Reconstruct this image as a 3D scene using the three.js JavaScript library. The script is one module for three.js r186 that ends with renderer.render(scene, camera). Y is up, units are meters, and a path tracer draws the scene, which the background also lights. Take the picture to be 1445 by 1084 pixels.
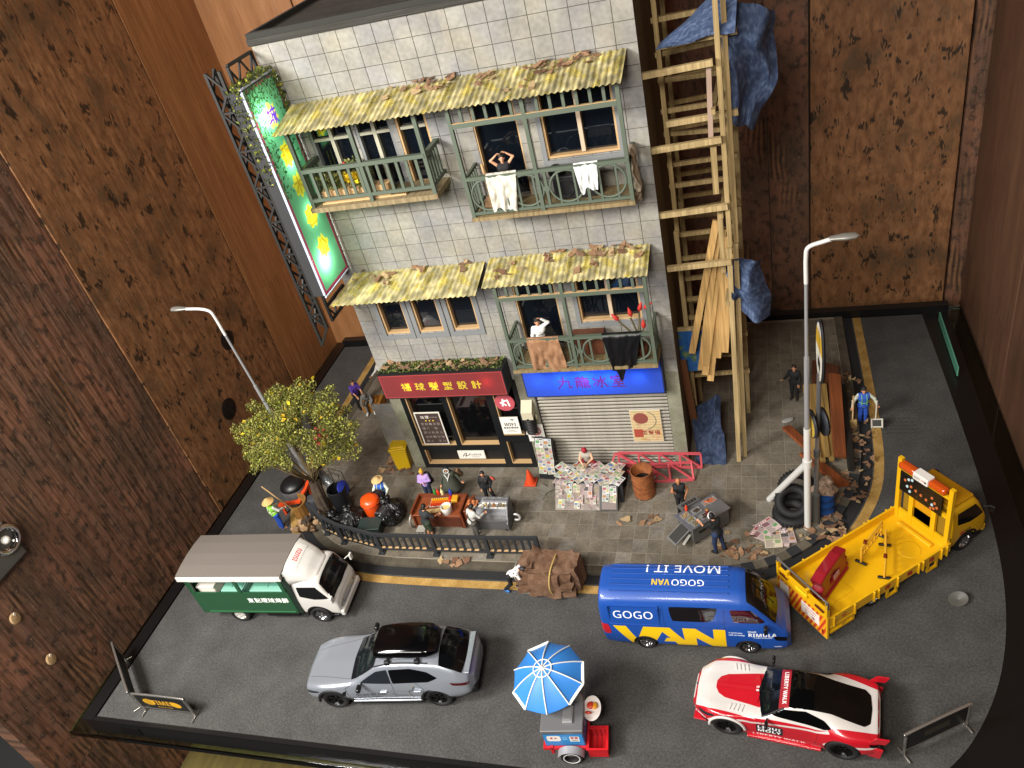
import * as THREE from 'three';
import { mergeGeometries, toCreasedNormals } from 'three/addons/utils/BufferGeometryUtils.js';
import { RoundedBoxGeometry } from 'three/addons/geometries/RoundedBoxGeometry.js';
import { RectAreaLightUniformsLib } from 'three/addons/lights/RectAreaLightUniformsLib.js';
import { ImprovedNoise } from 'three/addons/math/ImprovedNoise.js';
import { Brush, Evaluator, SUBTRACTION } from 'three-bvh-csg';

// ---------------------------------------------------------------- camera, light, exposure
// 1 unit = 1 metre of the model street (a standing figure is about 1.75)
const scene = new THREE.Scene();
scene.background = new THREE.Color(0.012, 0.010, 0.008);
const camera = new THREE.PerspectiveCamera(51.70, 1024 / 768, 0.1, 400);
camera.position.set(16.8145, 24.5183, 26.059);
{
  const r = new THREE.Vector3(0.94929, -0.21811, -0.22645), u = new THREE.Vector3(0.03588, 0.79069, -0.61117), b = new THREE.Vector3(0.31236, 0.57205, 0.75841);
  camera.quaternion.setFromRotationMatrix(new THREE.Matrix4().makeBasis(r, u, b));
}
camera.updateMatrixWorld();
const renderer = new THREE.WebGLRenderer({ antialias: true });
renderer.setSize(1024, 768);
renderer.toneMapping = THREE.LinearToneMapping;
renderer.toneMappingExposure = 1;
renderer.shadowMap.enabled = true;
RectAreaLightUniformsLib.init();
function areaLight(color, nits, w, h, pos, target) {
  const l = new THREE.RectAreaLight(color, nits, w, h);
  l.position.set(...pos); l.lookAt(...target); scene.add(l); return l;
}
// the room's lamps in front of and above the cabinet, all behind the camera
areaLight(new THREE.Color(1, 0.97, 0.92), 94, 10, 6, [-12, 29, 25], [2, 6, 2]);
areaLight(new THREE.Color(1, 0.96, 0.91), 25, 20, 10, [-7, 30, 40], [1, 4, 1]);
areaLight(new THREE.Color(1, 0.94, 0.84), 56, 9, 6, [12, 33, 33], [-2, 5, 0]);

// ---------------------------------------------------------------- helpers
let seed = 12345;
const rnd = () => { seed = (seed * 1664525 + 1013904223) >>> 0; return seed / 4294967296; };
const rr = (a, b) => a + (b - a) * rnd();
const V = (x, y, z) => new THREE.Vector3(x, y, z);
const perlin = new ImprovedNoise();
const fbm = (x, y, z, o = 4) => { let s = 0, a = 0.5; for (let i = 0; i < o; i++) { s += a * perlin.noise(x, y, z + i * 7.3); x *= 2.03; y *= 2.03; a *= 0.5; } return s; };
const used = {};
function numbered(n) { const k = used[n] = (used[n] ?? -1) + 1; return k ? n + '_' + String(k).padStart(3, '0') : n; }
function prep(g) {                                  // same attributes on every geometry, so that all of them merge
  if (g.index) g = g.toNonIndexed();
  for (const k of Object.keys(g.attributes)) if (!['position', 'normal', 'uv', 'color'].includes(k)) g.deleteAttribute(k);
  if (!g.attributes.normal) g.computeVertexNormals();
  if (!g.attributes.uv) g.setAttribute('uv', new THREE.BufferAttribute(new Float32Array(g.attributes.position.count * 2), 2));
  return g;
}
const mg = (...a) => { const l = a.flat(Infinity).map(prep); if (l.length === 1) return l[0]; const c = l.some((g) => g.attributes.color); if (c) for (const g of l) if (!g.attributes.color) g.setAttribute('color', new THREE.BufferAttribute(new Float32Array(g.attributes.position.count * 3).fill(1), 3)); return mergeGeometries(l); };
function mesh(name, g, m, parent, label) {
  const o = new THREE.Mesh(Array.isArray(g) ? mg(g) : g, m); o.castShadow = o.receiveShadow = true;
  if (parent) { o.name = name; parent.add(o); } else { o.name = numbered(name); scene.add(o); }
  if (label) o.userData.label = label;
  return o;
}
function grp(name, parent, p = [0, 0, 0]) { const o = new THREE.Group(); o.name = name; o.position.set(...p); parent.add(o); return o; }
function tag(o, label, category, group) { o.userData.label = label; o.userData.category = category; if (group) o.userData.group = group; return o; }
function thing(name, label, category, p = [0, 0, 0], turn = 0, group) {
  const o = new THREE.Group(); o.name = numbered(name); scene.add(o); o.position.set(...p); o.rotation.y = turn;
  return tag(o, label, category, group);
}
function one(name, label, category, g, m, group) { return tag(mesh(name, g, m), label, category, group); }
function struct(o) { o.userData.kind = 'structure'; return o; }
function stuff(o) { o.userData.kind = 'stuff'; return o; }
function copyOf(o, label, p, turn) { const c = o.clone(); c.name = numbered(o.name.replace(/_\d{3}$/, '')); scene.add(c); if (label) c.userData = { ...o.userData, label }; if (p) c.position.set(...p); if (turn !== undefined) c.rotation.y = turn; return c; }
const mats = {};
function M(color, rough = 0.7, metal = 0, o = {}) {
  const k = JSON.stringify([color, rough, metal, Object.keys(o).length ? o : 0]);
  if (!o.map && mats[k]) return mats[k];
  const phys = 'clearcoat' in o || 'transmission' in o || 'sheen' in o;
  const m = new (phys ? THREE.MeshPhysicalMaterial : THREE.MeshStandardMaterial)({ color: new THREE.Color(color), roughness: rough, metalness: metal, ...o });
  if (!o.map) mats[k] = m;
  return m;
}
const _m = new THREE.Matrix4(), _e = new THREE.Euler(), _q = new THREE.Quaternion();
function put(g, p = [0, 0, 0], r = [0, 0, 0], s = [1, 1, 1]) {
  _m.compose(V(...p), _q.setFromEuler(_e.set(...r)), V(...s)); g.applyMatrix4(_m); return g;
}
const box = (w, h, d, p, r) => put(new THREE.BoxGeometry(w, h, d), p, r);
const bx = (x0, x1, y0, y1, z0, z1) => box(x1 - x0, y1 - y0, z1 - z0, [(x0 + x1) / 2, (y0 + y1) / 2, (z0 + z1) / 2]);
const rbox = (w, h, d, rad, p, r, s = 2) => put(new RoundedBoxGeometry(w, h, d, s, rad), p, r);
const sph = (rad, p, s = [1, 1, 1], n = 12) => put(new THREE.SphereGeometry(rad, n, Math.max(6, n * 0.7 | 0)), p, [0, 0, 0], s);
const cyl = (r1, r2, h, p, r, n = 16, open = false) => put(new THREE.CylinderGeometry(r1, r2, h, n, 1, open), p, r);
const lathe = (pts, n = 24, p, r) => put(new THREE.LatheGeometry(pts.map((a) => new THREE.Vector2(...a)), n), p, r);
function along(g, a, b) {                            // a geometry built along +y from 0, length 1 -> from a to b
  const d = V(...b).sub(V(...a)), L = d.length();
  g.applyMatrix4(new THREE.Matrix4().compose(V(...a), new THREE.Quaternion().setFromUnitVectors(V(0, 1, 0), d.normalize()), V(1, L, 1))); return g;
}
const rod = (a, b, r, n = 8, r2 = r) => along(put(new THREE.CylinderGeometry(r2, r, 1, n), [0, 0.5, 0]), a, b);
function bar(a, b, w, d, up = [0, 0, 1]) {            // square bar a->b, width w across, depth d along up
  const A = V(...a), B = V(...b), y = B.clone().sub(A), L = y.length(); y.normalize();
  const x = y.clone().cross(V(...up)).normalize(), z = x.clone().cross(y);
  const g = new THREE.BoxGeometry(w, L, d);
  g.applyMatrix4(new THREE.Matrix4().makeBasis(x, y, z).setPosition(A.add(B).multiplyScalar(0.5))); return g;
}
function tube(pts, r, n = 8, seg, closed = false) { return new THREE.TubeGeometry(new THREE.CatmullRomCurve3(pts.map((p) => V(...p)), closed, 'catmullrom', 0.5), seg ?? pts.length * 5, r, n, closed); }
function poly(pts, holes = []) { const s = new THREE.Shape(pts.map((p) => new THREE.Vector2(...p))); for (const h of holes) s.holes.push(new THREE.Path(h.map((p) => new THREE.Vector2(...p)))); return s; }
const rectP = (x0, x1, y0, y1) => [[x0, y0], [x1, y0], [x1, y1], [x0, y1]];
function ext(pts, depth, p, r, bev = 0, holes = []) { return put(new THREE.ExtrudeGeometry(poly(pts, holes), { depth, steps: 1, bevelEnabled: bev > 0, bevelSize: bev, bevelThickness: bev, bevelSegments: 2, bevelOffset: -bev, curveSegments: 8 }), p, r); }
function tex(w, h, draw, o = {}) {
  const c = document.createElement('canvas'); c.width = w; c.height = h; const x = c.getContext('2d'); draw(x, w, h);
  const t = new THREE.CanvasTexture(c); if (!o.data) t.colorSpace = THREE.SRGBColorSpace; t.anisotropy = 8;
  if (o.wrap) { t.wrapS = t.wrapT = THREE.RepeatWrapping; } return t;
}
function ptex(w, h, fn, o = {}) {                     // per-pixel texture, fn(u,v) -> [r,g,b] 0..255
  const a = new Uint8Array(w * h * 4);
  for (let j = 0; j < h; j++) for (let i = 0; i < w; i++) { const c = fn(i / w, j / h, i, j), k = (j * w + i) * 4; for (let q = 0; q < 3; q++) a[k + q] = Math.max(0, Math.min(255, c[q])); a[k + 3] = 255; }
  const t = new THREE.DataTexture(a, w, h); t.magFilter = THREE.LinearFilter; t.minFilter = THREE.LinearMipmapLinearFilter; t.generateMipmaps = true;
  if (!o.data) t.colorSpace = THREE.SRGBColorSpace; t.wrapS = t.wrapT = THREE.RepeatWrapping; t.needsUpdate = true; return t;
}
function uvBy(g, fn) { const p = g.attributes.position, n = g.attributes.normal, u = new Float32Array(p.count * 2); for (let i = 0; i < p.count; i++) { const r = fn(p.getX(i), p.getY(i), p.getZ(i), n.getX(i), n.getY(i), n.getZ(i)); u[2 * i] = r[0]; u[2 * i + 1] = r[1]; } g.setAttribute('uv', new THREE.BufferAttribute(u, 2)); return g; }
const uvBox = (g, s = 1, sy = s) => { g = prep(g); return uvBy(g, (x, y, z, a, b, c) => Math.abs(c) > 0.6 ? [x / s, y / sy] : Math.abs(a) > 0.6 ? [z / s, y / sy] : [x / s, z / sy]); };
// writing without a font file: glyphs as strokes in a 10 x 10 box
const GLYPH = {
  jiu: '2,4 8,4 8,9 9.6,9 9.6,8|4.6,1 4.4,5 1,9.6', long: '1,2 5,2|3,1 3,2|2,2.6 2.4,4|4.2,2.6 3.8,4|.8,4.2 5.2,4.2|1.4,5 1.4,9.4|1.4,5 4.8,5 4.8,9.4|1.6,6.4 4.6,6.4|1.6,7.8 4.6,7.8|6,1 6,4 9.4,4|6,2.4 9,2.4|9.2,4.2 9.2,5.4 6.2,5.4 6.2,9.2 9.8,9.2 9.8,8.2|6.4,6.6 9,6.6|6.4,7.8 9,7.8',
  bing: '1,2.4 2.2,3.4|1,7.6 2.6,5.4|6,1 6,9.4 5,9|3.4,4 5,4 3,8.6|8.8,2.4 6.4,5|6.4,4.6 9.6,9', shi: '5,.4 5,1.6|1,3 1,1.8 9,1.8 9,3|2,3.6 8,3.6|4.4,3.8 3,5.6 7.4,5.4|6.4,4.6 8,6|5,5.6 5,9.2|2,7.2 8,7.2|1,9.2 9,9.2',
  dong: '1,2 9,2|5,.6 5,9.6|2,3.4 8,3.4 8,6.4 2,6.4 2,3.4|2,4.9 8,4.9|4.8,6.6 1,9.4|5.2,6.6 9,9.4', ji: '1.4,1 3.6,1|.8,2.6 4.4,2.6|1.4,4 3.8,4|1.4,5.4 3.8,5.4|1.4,6.8 3.8,6.8 3.8,9 1.4,9 1.4,6.8|5.4,2 9,2 9,5 5.6,5 5.6,9 9.6,9 9.6,7.6',
  huan: '.6,1.4 3.4,1.4|.8,4.6 3.2,4.6|.6,8 3.6,7.6|2,1.4 2,8|4.6,1 9.4,1 9.4,2.8 4.6,2.8 4.6,1|4.2,3.8 9.8,3.8|5.4,4.8 8.6,4.8 8.6,6 5.4,6 5.4,4.8|6.6,6 4.2,9|6.8,6 6.8,9.4|7,6.6 9.8,9.4', qiu: '.6,1.4 3.4,1.4|.8,4.6 3.2,4.6|.6,8 3.6,7.6|2,1.4 2,8|4.4,2.8 9.6,2.8|7,.8 7,9.4|4.6,4.4 5.8,5.6|4.4,8.6 6.6,6.6|9.2,4.2 7.4,6|7.2,5.4 9.8,9|8.2,1 9.2,2',
  hai: '1,1.6 2.2,2.6|.6,4.2 2,5|.8,9.2 2.4,6.6|4.4,.8 3.4,3|4.2,1.6 9.4,1.6|4.4,3.2 8.8,3.2 8.6,9 7.6,9|4.4,3.2 4,8 9.4,8|3,5.6 9.8,5.6|6,4 6.4,5|6,6.2 6.4,7.2', xian: '2.4,.8 1,3|2.2,1.4 4,1.4 3.4,3|1,3.2 4.6,3.2 4.6,7 1,7 1,3.2|2.8,3.2 2.8,7|1,5.1 4.6,5.1|.8,8 .6,9.4|2,8 2.2,9.4|3.2,8 3.4,9.4|4.4,8 4.8,9.4|6.2,1 7,2.4|9,1 8.2,2.4|5.6,2.8 9.6,2.8|5.8,5 9.4,5|5.4,7.2 9.8,7.2|7.6,2.8 7.6,9.6',
  she: '1.4,1 3.6,1|.8,2.6 4.2,2.6|1.4,4 3.8,4|1.4,5.4 3.8,5.4|1.4,6.8 3.8,6.8 3.8,9 1.4,9 1.4,6.8|5.8,1 5.8,3 5,4.4|5.8,1 8.6,1 8.6,3.6 9.8,3.6|5.2,5.4 9,5.4 5,9.6|5.8,5.6 9.6,9.6', ji4: '1.4,1 3.6,1|.8,2.6 4.4,2.6|1.4,4 3.8,4|1.4,5.4 3.8,5.4|1.4,6.8 3.8,6.8 3.8,9 1.4,9 1.4,6.8|7.4,1 7.4,9.6|5.2,4.4 9.8,4.4',
  xing: '1.2,1.4 5.6,1.4|1,3.2 5.8,3.2|2.6,1.4 2.2,5.2|4.6,1.4 4.6,5.2|7,1.4 7,4.4|9,.8 9,5 8.2,5|5,5.6 5,9.2|2,7.2 8.2,7.2|.8,9.2 9.4,9.2', fa: '1,1 5,1|1.4,1 1.4,4.6 5,4.6|1.4,2.4 4.6,2.4|1.4,3.6 4.6,3.6|8.8,.8 6.4,2|9,2.4 6.4,3.6|9.2,4 6,5.4|1,5.6 9.4,5.6|4,5.6 2,9.6|3.6,7 8,7 4,9.6|4.2,7.4 9,9.6|6,6 7,6.6',
  fu: '1.6,.8 2.4,1.8|.8,2.6 3.6,2.6 1,6|2.4,4.6 2.4,9.6|2.8,5 3.8,6|4.6,1.2 9.6,1.2|5.4,2.4 8.8,2.4 8.8,4.2 5.4,4.2 5.4,2.4|4.8,5.4 9.4,5.4 9.4,9.4 4.8,9.4 4.8,5.4|7,5.4 7,9.4|4.8,7.4 9.4,7.4', guo: '1,1 9,1 9,9.4 1,9.4 1,1|2.4,3 7.6,3|2.6,4.4 4.6,4.4 4.6,6 2.6,6 2.6,4.4|2.4,7.4 5,7|5.4,2 7.6,8|7.4,5 5,8|6.8,1.8 7.6,2.4',
  da: '1,3.6 9,3.6|5,1 4.6,4.6 1.4,9.4|5.2,4.6 8.8,9.4', mu: '1,3.4 9,3.4|5,1 5,9.6|4.8,3.8 1.2,8|5.2,3.8 8.8,8', li: '1,2 4,2|2.4,1 2.4,9|4.6,3 9.4,3 9.4,9 4.6,9 4.6,3|4.6,6 9.4,6|7,3 7,9', gong: '4,1 1,5|6,1 9,5|4.6,4.6 2.4,9 8,8.4|6.6,6.4 8.8,9.4', cheng: '1,3 4,3|2.5,1 2.5,8|.8,8.2 4.2,7.2|5,2.6 9.6,2.6|5.4,2.6 5,8.6|5.4,5 7,5 6.8,7.6|7.4,1 8,6.6 9.6,9.4|9.4,4.6 7,9.4',
};
function glyph(x, name, px, py, s, color, lw = 0.9) {
  x.strokeStyle = color; x.lineWidth = s * lw / 10; x.lineCap = 'round'; x.lineJoin = 'round';
  for (const st of GLYPH[name].split('|')) { x.beginPath(); st.split(' ').forEach((p, i) => { const [a, b] = p.split(',').map(Number); x[i ? 'lineTo' : 'moveTo'](px + a * s / 10, py + b * s / 10); }); x.stroke(); }
}
const LEAFKEYS = Object.keys(GLYPH);
// flat print on a rectangle facing +z
function plate(w, h, t, p, r) { const g = box(w, h, t, p, r); return g; }
function printed(draw, W, H, o = {}) { return new THREE.MeshStandardMaterial({ map: tex(W, H, draw), roughness: o.rough ?? 0.5, transparent: !!o.clear, alphaTest: o.clear ? 0.4 : 0, ...(o.more ?? {}) }); }
function face(w, h, p, r) { return put(new THREE.PlaneGeometry(w, h), p, r); }

// ---------------------------------------------------------------- surface textures (what the surfaces are made of)
const mix3 = (a, b, t) => { t = t < 0 ? 0 : t > 1 ? 1 : t; return [a[0] + (b[0] - a[0]) * t, a[1] + (b[1] - a[1]) * t, a[2] + (b[2] - a[2]) * t]; };
const step = (a, b, x) => { const t = Math.max(0, Math.min(1, (x - a) / (b - a))); return t * t * (3 - 2 * t); };
// old boards, a texture covers 12 m across and 26 m along the grain
const pitted = (sd, A, B, D) => ptex(1024, 1024, (u, v) => { const x = u * 12, y = v * 26, f = fbm(x * 3.6, y * 1.5, sd, 3), g = perlin.noise(x * 13, y * 4.2, sd + 2), p = fbm(x * 0.6, y * 0.4, sd + 5, 4), q = fbm(x * 1.9, y * 1.0, sd + 8, 3);
  let c = mix3(A, B, 0.5 + 1.5 * f + 0.35 * g); c = mix3(c, D, step(0.02, 0.4, p + 0.55 * f + 0.25 * g) * 0.6); c = mix3(c, [34, 27, 20], step(0.2, 0.3, q + 0.3 * g) * 0.75); return c.map((k) => k + 8 * (rnd() - 0.5)); });
const plain = (sd, A, B) => ptex(512, 512, (u, v) => { const x = u * 12, y = v * 26, f = fbm(x * 1.4, y * 0.22, sd, 4), g = perlin.noise(x * 11, y * 1.1, sd + 2), h = perlin.noise(x * 30, y * 3, sd + 4); const c = mix3(A, B, 0.5 + 0.9 * f + 0.2 * g + 0.1 * h); return c.map((k) => k + 5 * (rnd() - 0.5)); });
const worn = (sd) => ptex(1024, 1024, (u, v) => { const x = u * 12, y = v * 26, a = fbm(x * 0.45, y * 0.32, sd, 4), b = fbm(x * 3.2, y * 2.1, sd + 3, 4), s = fbm(x * 9, y * 5.5, sd + 6, 2), w = fbm(x * 0.35 + 4, y * 0.25, sd + 9, 3);
  const rid = Math.sin((x + 0.12 * perlin.noise(x * 0.8, y * 0.7, sd + 12)) * 26 + 2.4 * perlin.noise(x * 2, y * 0.4, sd + 14));
  let c = mix3([96, 74, 60], [140, 96, 74], 0.5 + 1.6 * a); c = mix3(c, [58, 46, 40], step(-0.05, 0.35, b + 0.4 * s) * 0.8); c = mix3(c, [168, 132, 98], step(0.1, 0.5, s + 0.35 * b) * 0.7); const m = step(0.1, 0.34, w); c = mix3(c, rid > 0 ? [166, 122, 78] : [44, 32, 24], m * (0.45 + 0.5 * s) * Math.min(1, Math.abs(rid) * 1.6)); return c.map((k) => k + 10 * (rnd() - 0.5)); });
const TW = { pitted: pitted(1, [120, 82, 53], [166, 118, 80], [74, 60, 44]), smooth: plain(5, [138, 92, 55], [176, 124, 80]), rough: worn(11), red: plain(17, [84, 58, 44], [110, 78, 58]) };
const bumpWood = ptex(512, 1024, (u, v) => { const g = 128 + 190 * fbm(u * 40, v * 6, 3, 4) + 90 * fbm(u * 26, v * 18, 8, 3); return [g, g, g]; }, { data: true });
const WOOD = {};
for (const k in TW) WOOD[k] = new THREE.MeshStandardMaterial({ map: TW[k], roughness: 0.5, bumpMap: bumpWood, bumpScale: k === 'rough' ? 0.08 : 0.03 });
const asphaltT = ptex(1024, 1024, (u, v) => { const n = rnd(), b = fbm(u * 8, v * 8, 2, 4) * 16, s = n > 0.9978 ? 60 + 90 * rnd() : (n - 0.5) * 22, f = fbm(u * 120, v * 120, 4, 2) * 26; const k = 65 + b + s + f; return [k, k * 0.985, k * 0.965]; });
const mottle = (base, amp, sd, tint) => ptex(512, 512, (u, v) => { const a = fbm(u * 6, v * 6, sd, 4), b = fbm(u * 40, v * 40, sd + 5, 3), c = fbm(u * 3, v * 3, sd + 11, 3); return base.map((q, i) => q + amp * (a + 0.7 * b) + c * tint[i]); });
const facadeT = ptex(512, 512, (u, v) => { const a = fbm(u * 6, v * 6, 3, 4), b = fbm(u * 44, v * 44, 8, 3), c = fbm(u * 4.5, v * 4.5, 14, 3); return mix3([148, 144, 132], [122, 122, 125], 0.45 + 1.1 * c).map((q) => q + 26 * a + 20 * b); });
const paveT = mottle([112, 106, 96], 34, 8, [14, 12, 9]);
const timberT = ptex(256, 512, (u, v) => { const g = fbm(u * 24, v * 2.5, 4, 4) * 60 + fbm(u * 5, v * 3, 9, 3) * 26; return [178 + g, 160 + g * 0.95, 124 + g * 0.85]; });
const MATW = new THREE.MeshStandardMaterial({ map: timberT, roughness: 0.8 });
const FACADE = new THREE.MeshStandardMaterial({ map: facadeT, roughness: 0.85 });
const PAVE = new THREE.MeshStandardMaterial({ map: paveT, roughness: 0.8, bumpMap: paveT, bumpScale: 0.02 });
const GROUT = M('#645d50', 0.9);
const MDF = M('#bb996c', 0.75);
const BLACK = M('#0c0c0d', 0.45);
const GREENP = M('#525c4e', 0.6);
const GREYF = M('#787a7b', 0.6);
// ================================================================ SETTING
function boards(o, list, m, th, axis) {                // wall of upright boards, each its own mesh; list: [a0, a1, y0, y1, material]
  for (const [a0, a1, y0, y1, mm, off] of list) {
    const g = axis === 'x' ? rbox(th, y1 - y0, a1 - a0 - 0.03, 0.03, [off ?? 0, (y0 + y1) / 2, (a0 + a1) / 2]) : rbox(a1 - a0 - 0.03, y1 - y0, th, 0.03, [(a0 + a1) / 2, (y0 + y1) / 2, off ?? 0]);
    const k = rnd() * 7, p = prep(g);
    uvBy(p, (x, y, z) => [(axis === 'x' ? z : x) / 12 + k, y / 26 + k]);
    mesh('board', p, mm, o);
  }
}
{
  const L = struct(grp(numbered('wall_left'), scene)), B = struct(grp(numbered('wall_back'), scene)), R = struct(grp(numbered('wall_right'), scene));
  boards(L, [[-13.6, -7.75, -12, 40, WOOD.smooth], [-7.7, 2.0, -12, 40, WOOD.pitted], [2.0, 15.7, -12, 40, WOOD.rough, -0.05]], 0, 0.8, 'x'); L.position.x = -11.4;
  const dk = WOOD.rough;
  boards(B, [[-11.8, -5.6, -12, 40, WOOD.smooth], [-5.55, 0.2, -12, 40, WOOD.smooth], [0.25, 3, -12, 40, WOOD.red], [3, 17, -12, 40, dk], [17, 18.9, -12, 40, dk, 0.06], [18.95, 25.5, -12, 40, WOOD.pitted], [25.55, 27.2, -12, 40, dk, 0.1]], 0, 0.8, 'z'); B.position.z = -13.95;
  boards(R, [[-13.5, -5, -12, 40, WOOD.red], [-4.95, 20, -12, 40, WOOD.red]], 0, 0.8, 'x'); R.position.x = 26.7;
  const floor = struct(mesh('floor', uvBox(bx(-60, 60, -12.6, -12, -30, 70), 8), M('#2c2b2b', 0.9)));
  const shelf = struct(mesh('shelf', uvBox(bx(-10.9, 27, -9, -8.4, -13, 12.6), 8), new THREE.MeshStandardMaterial({ map: timberT, color: 0x8d8a5c, roughness: 0.7 })));
}
// slot-headed fixing plugs of the cabinet and brass screw caps
for (const [y, z, s, w] of [[5.3, -4.3, 0.55, 'upper'], [2.4, -2.0, 0.6, 'lower']]) {
  const t = thing('wall_bolt', w + ' dark slotted bolt sunk in the pitted left wooden wall', 'bolt', [-10.99, y, z]);
  mesh('head', lathe([[0, 0.03], [s * 0.85, 0.03], [s, 0]], 20, [0, 0, 0], [0, 0, -Math.PI / 2]), M('#241a14', 0.6, 0.3), t); mesh('slot', box(0.02, s * 1.5, s * 0.2, [0.035, 0, 0], [0.5, 0, 0]), M('#0c0908', 0.8), t);
}
for (const [y, z, w] of [[4.3, 12.9, 'upper of two pale screw caps on the rough wall at lower left'], [1.75, 12.95, 'lower of two pale screw caps on the rough wall at lower left']]) {
  const t = thing('screw_cap', w, 'screw cap', [-10.97, y, z]);
  mesh('cap', lathe([[0.001, 0.1], [0.2, 0.09], [0.23, 0.06], [0.23, 0]], 18, [0.02, 0, 0], [0, 0.25, -Math.PI / 2 + 0.2]), M('#a98a62', 0.7), t); mesh('chip', box(0.04, 0.1, 0.1, [0.12, 0.2, -0.05], [0.4, 0.3, 0]), M('#d8cdb8', 0.7), t);
}
{ // chrome spotlight fitting on the cabinet wall at the left edge of the picture
  const t = thing('spotlight_fitting', 'chrome spotlight fitting in a grey plate on the rough left wall', 'spotlight', [-10.65, 7.1, 11.45], 0);
  mesh('plate', rbox(0.35, 1.7, 2.2, 0.08, [-0.2, -0.25, 0.7]), M('#6a6862', 0.4, 0.5), t);
  const ch = M('#d8d8d8', 0.12, 1);
  mesh('ring', put(new THREE.TorusGeometry(0.5, 0.12, 12, 28), [0.05, 0, 0], [0, Math.PI / 2, 0]), ch, t);
  mesh('reflector', lathe([[0.05, -0.2], [0.3, -0.14], [0.46, 0.08]], 24, [0.02, 0, 0], [0, 0, -Math.PI / 2]), ch, t);
  mesh('bulb', sph(0.17, [0.05, 0, 0]), M('#f2efe6', 0.15), t);
}
// black display tray, its glass shelf, the road mat
const RD = -0.15;
{
  const t = thing('display_tray', 'black plastic tray carrying the whole model street', 'display base', [0, RD, 0]);
  const o = [[-9.56, -11.7], [25.3, -11.7], [25.3, 14.25], [-9.56, 14.25]], bl = M('#0d0d0e', 0.35, 0, { clearcoat: 0.25, clearcoatRoughness: 0.3 });
  mesh('tray', rbox(34.86, 0.85, 25.95, 0.06, [7.87, -0.45, 1.275]), bl, t);
  const rim = bl;
  mesh('rim', bx(-9.56, -9.0, -0.03, 0.05, -11.7, 14.25), rim, t); mesh('rim', bx(-9.0, 25.3, -0.03, 0.42, -11.7, -11.25), rim, t); mesh('rim', bx(-9.0, 14, -0.03, 0.03, 14.08, 14.25), rim, t);
  mesh('screw_plate', rbox(0.95, 0.42, 0.03, 0.01, [-7.4, -0.45, 14.26]), M('#050505', 0.3), t);
  const gl = one('glass_shelf', 'clear glass shelf with greenish edge under the black tray', 'glass shelf', rbox(37.1, 0.3, 27.6, 0.05, [7.8, RD - 1.05, 0.6]), M('#cfdcd4', 0.05, 0, { transmission: 1, thickness: 0.3, ior: 1.5, attenuationColor: new THREE.Color('#7fb59c'), attenuationDistance: 3 }));
  one('glass_strip', 'strip of green glass edge standing at the back right corner', 'glass pane', rbox(0.06, 0.5, 4.6, 0.02, [24.75, RD + 0.3, -8.2]), M('#7fd0b4', 0.1, 0, { transmission: 0.6, thickness: 0 }));
}
const matPts = (() => { const c = new THREE.SplineCurve([[24.1, -11.2], [24.3, -4], [24.35, 1.6], [24.1, 5.8], [23.35, 9.1], [22.1, 11.6], [20.6, 13.2], [19.2, 14.06]].map((p) => new THREE.Vector2(...p))).getPoints(50).map((p) => [p.x, p.y]); return [[-8.95, -11.2], ...c, [-8.95, 14.06]]; })();
{
  const g = ext(matPts.map(([x, z]) => [x, -z]), 0.05, [0, RD - 0.05, 0], [-Math.PI / 2, 0, 0]);
  const p = prep(g); uvBy(p, (x, y, z) => [x / 9, z / 9]);
  const r = struct(mesh('road', p, new THREE.MeshStandardMaterial({ map: asphaltT, roughness: 0.92, bumpMap: asphaltT, bumpScale: 0.03 })));
}
const kerbC = new THREE.CatmullRomCurve3([[-5.62, -11.2], [-5.62, -6], [-5.6, -1], [-5.3, 1.6], [-4.2, 3.9], [-2.6, 5.3], [-0.4, 6.0], [3, 6.15], [8, 6.15], [12, 6.15], [14.6, 5.98], [16.6, 5.4], [18.3, 4.1], [19.5, 2.2], [20.15, 0], [20.35, -4], [20.35, -11.2]].map((p) => V(p[0], 0, p[1])), false, 'catmullrom', 0.5);
const kerbP = kerbC.getSpacedPoints(112);
const nrm = (i) => { const a = kerbP[Math.max(0, i - 1)], b = kerbP[Math.min(112, i + 1)], d = b.clone().sub(a).normalize(); return [-d.z, d.x]; };   // outward
const offs = (i, d) => { const n = nrm(i); return [kerbP[i].x + n[0] * d, kerbP[i].z + n[1] * d]; };
const flat = (pts, y0, y1) => prep(ext(pts.map(([x, z]) => [x, -z]), y1 - y0, [0, y0, 0], [-Math.PI / 2, 0, 0]));
const pavement = struct(grp(numbered('pavement'), scene));
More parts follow.
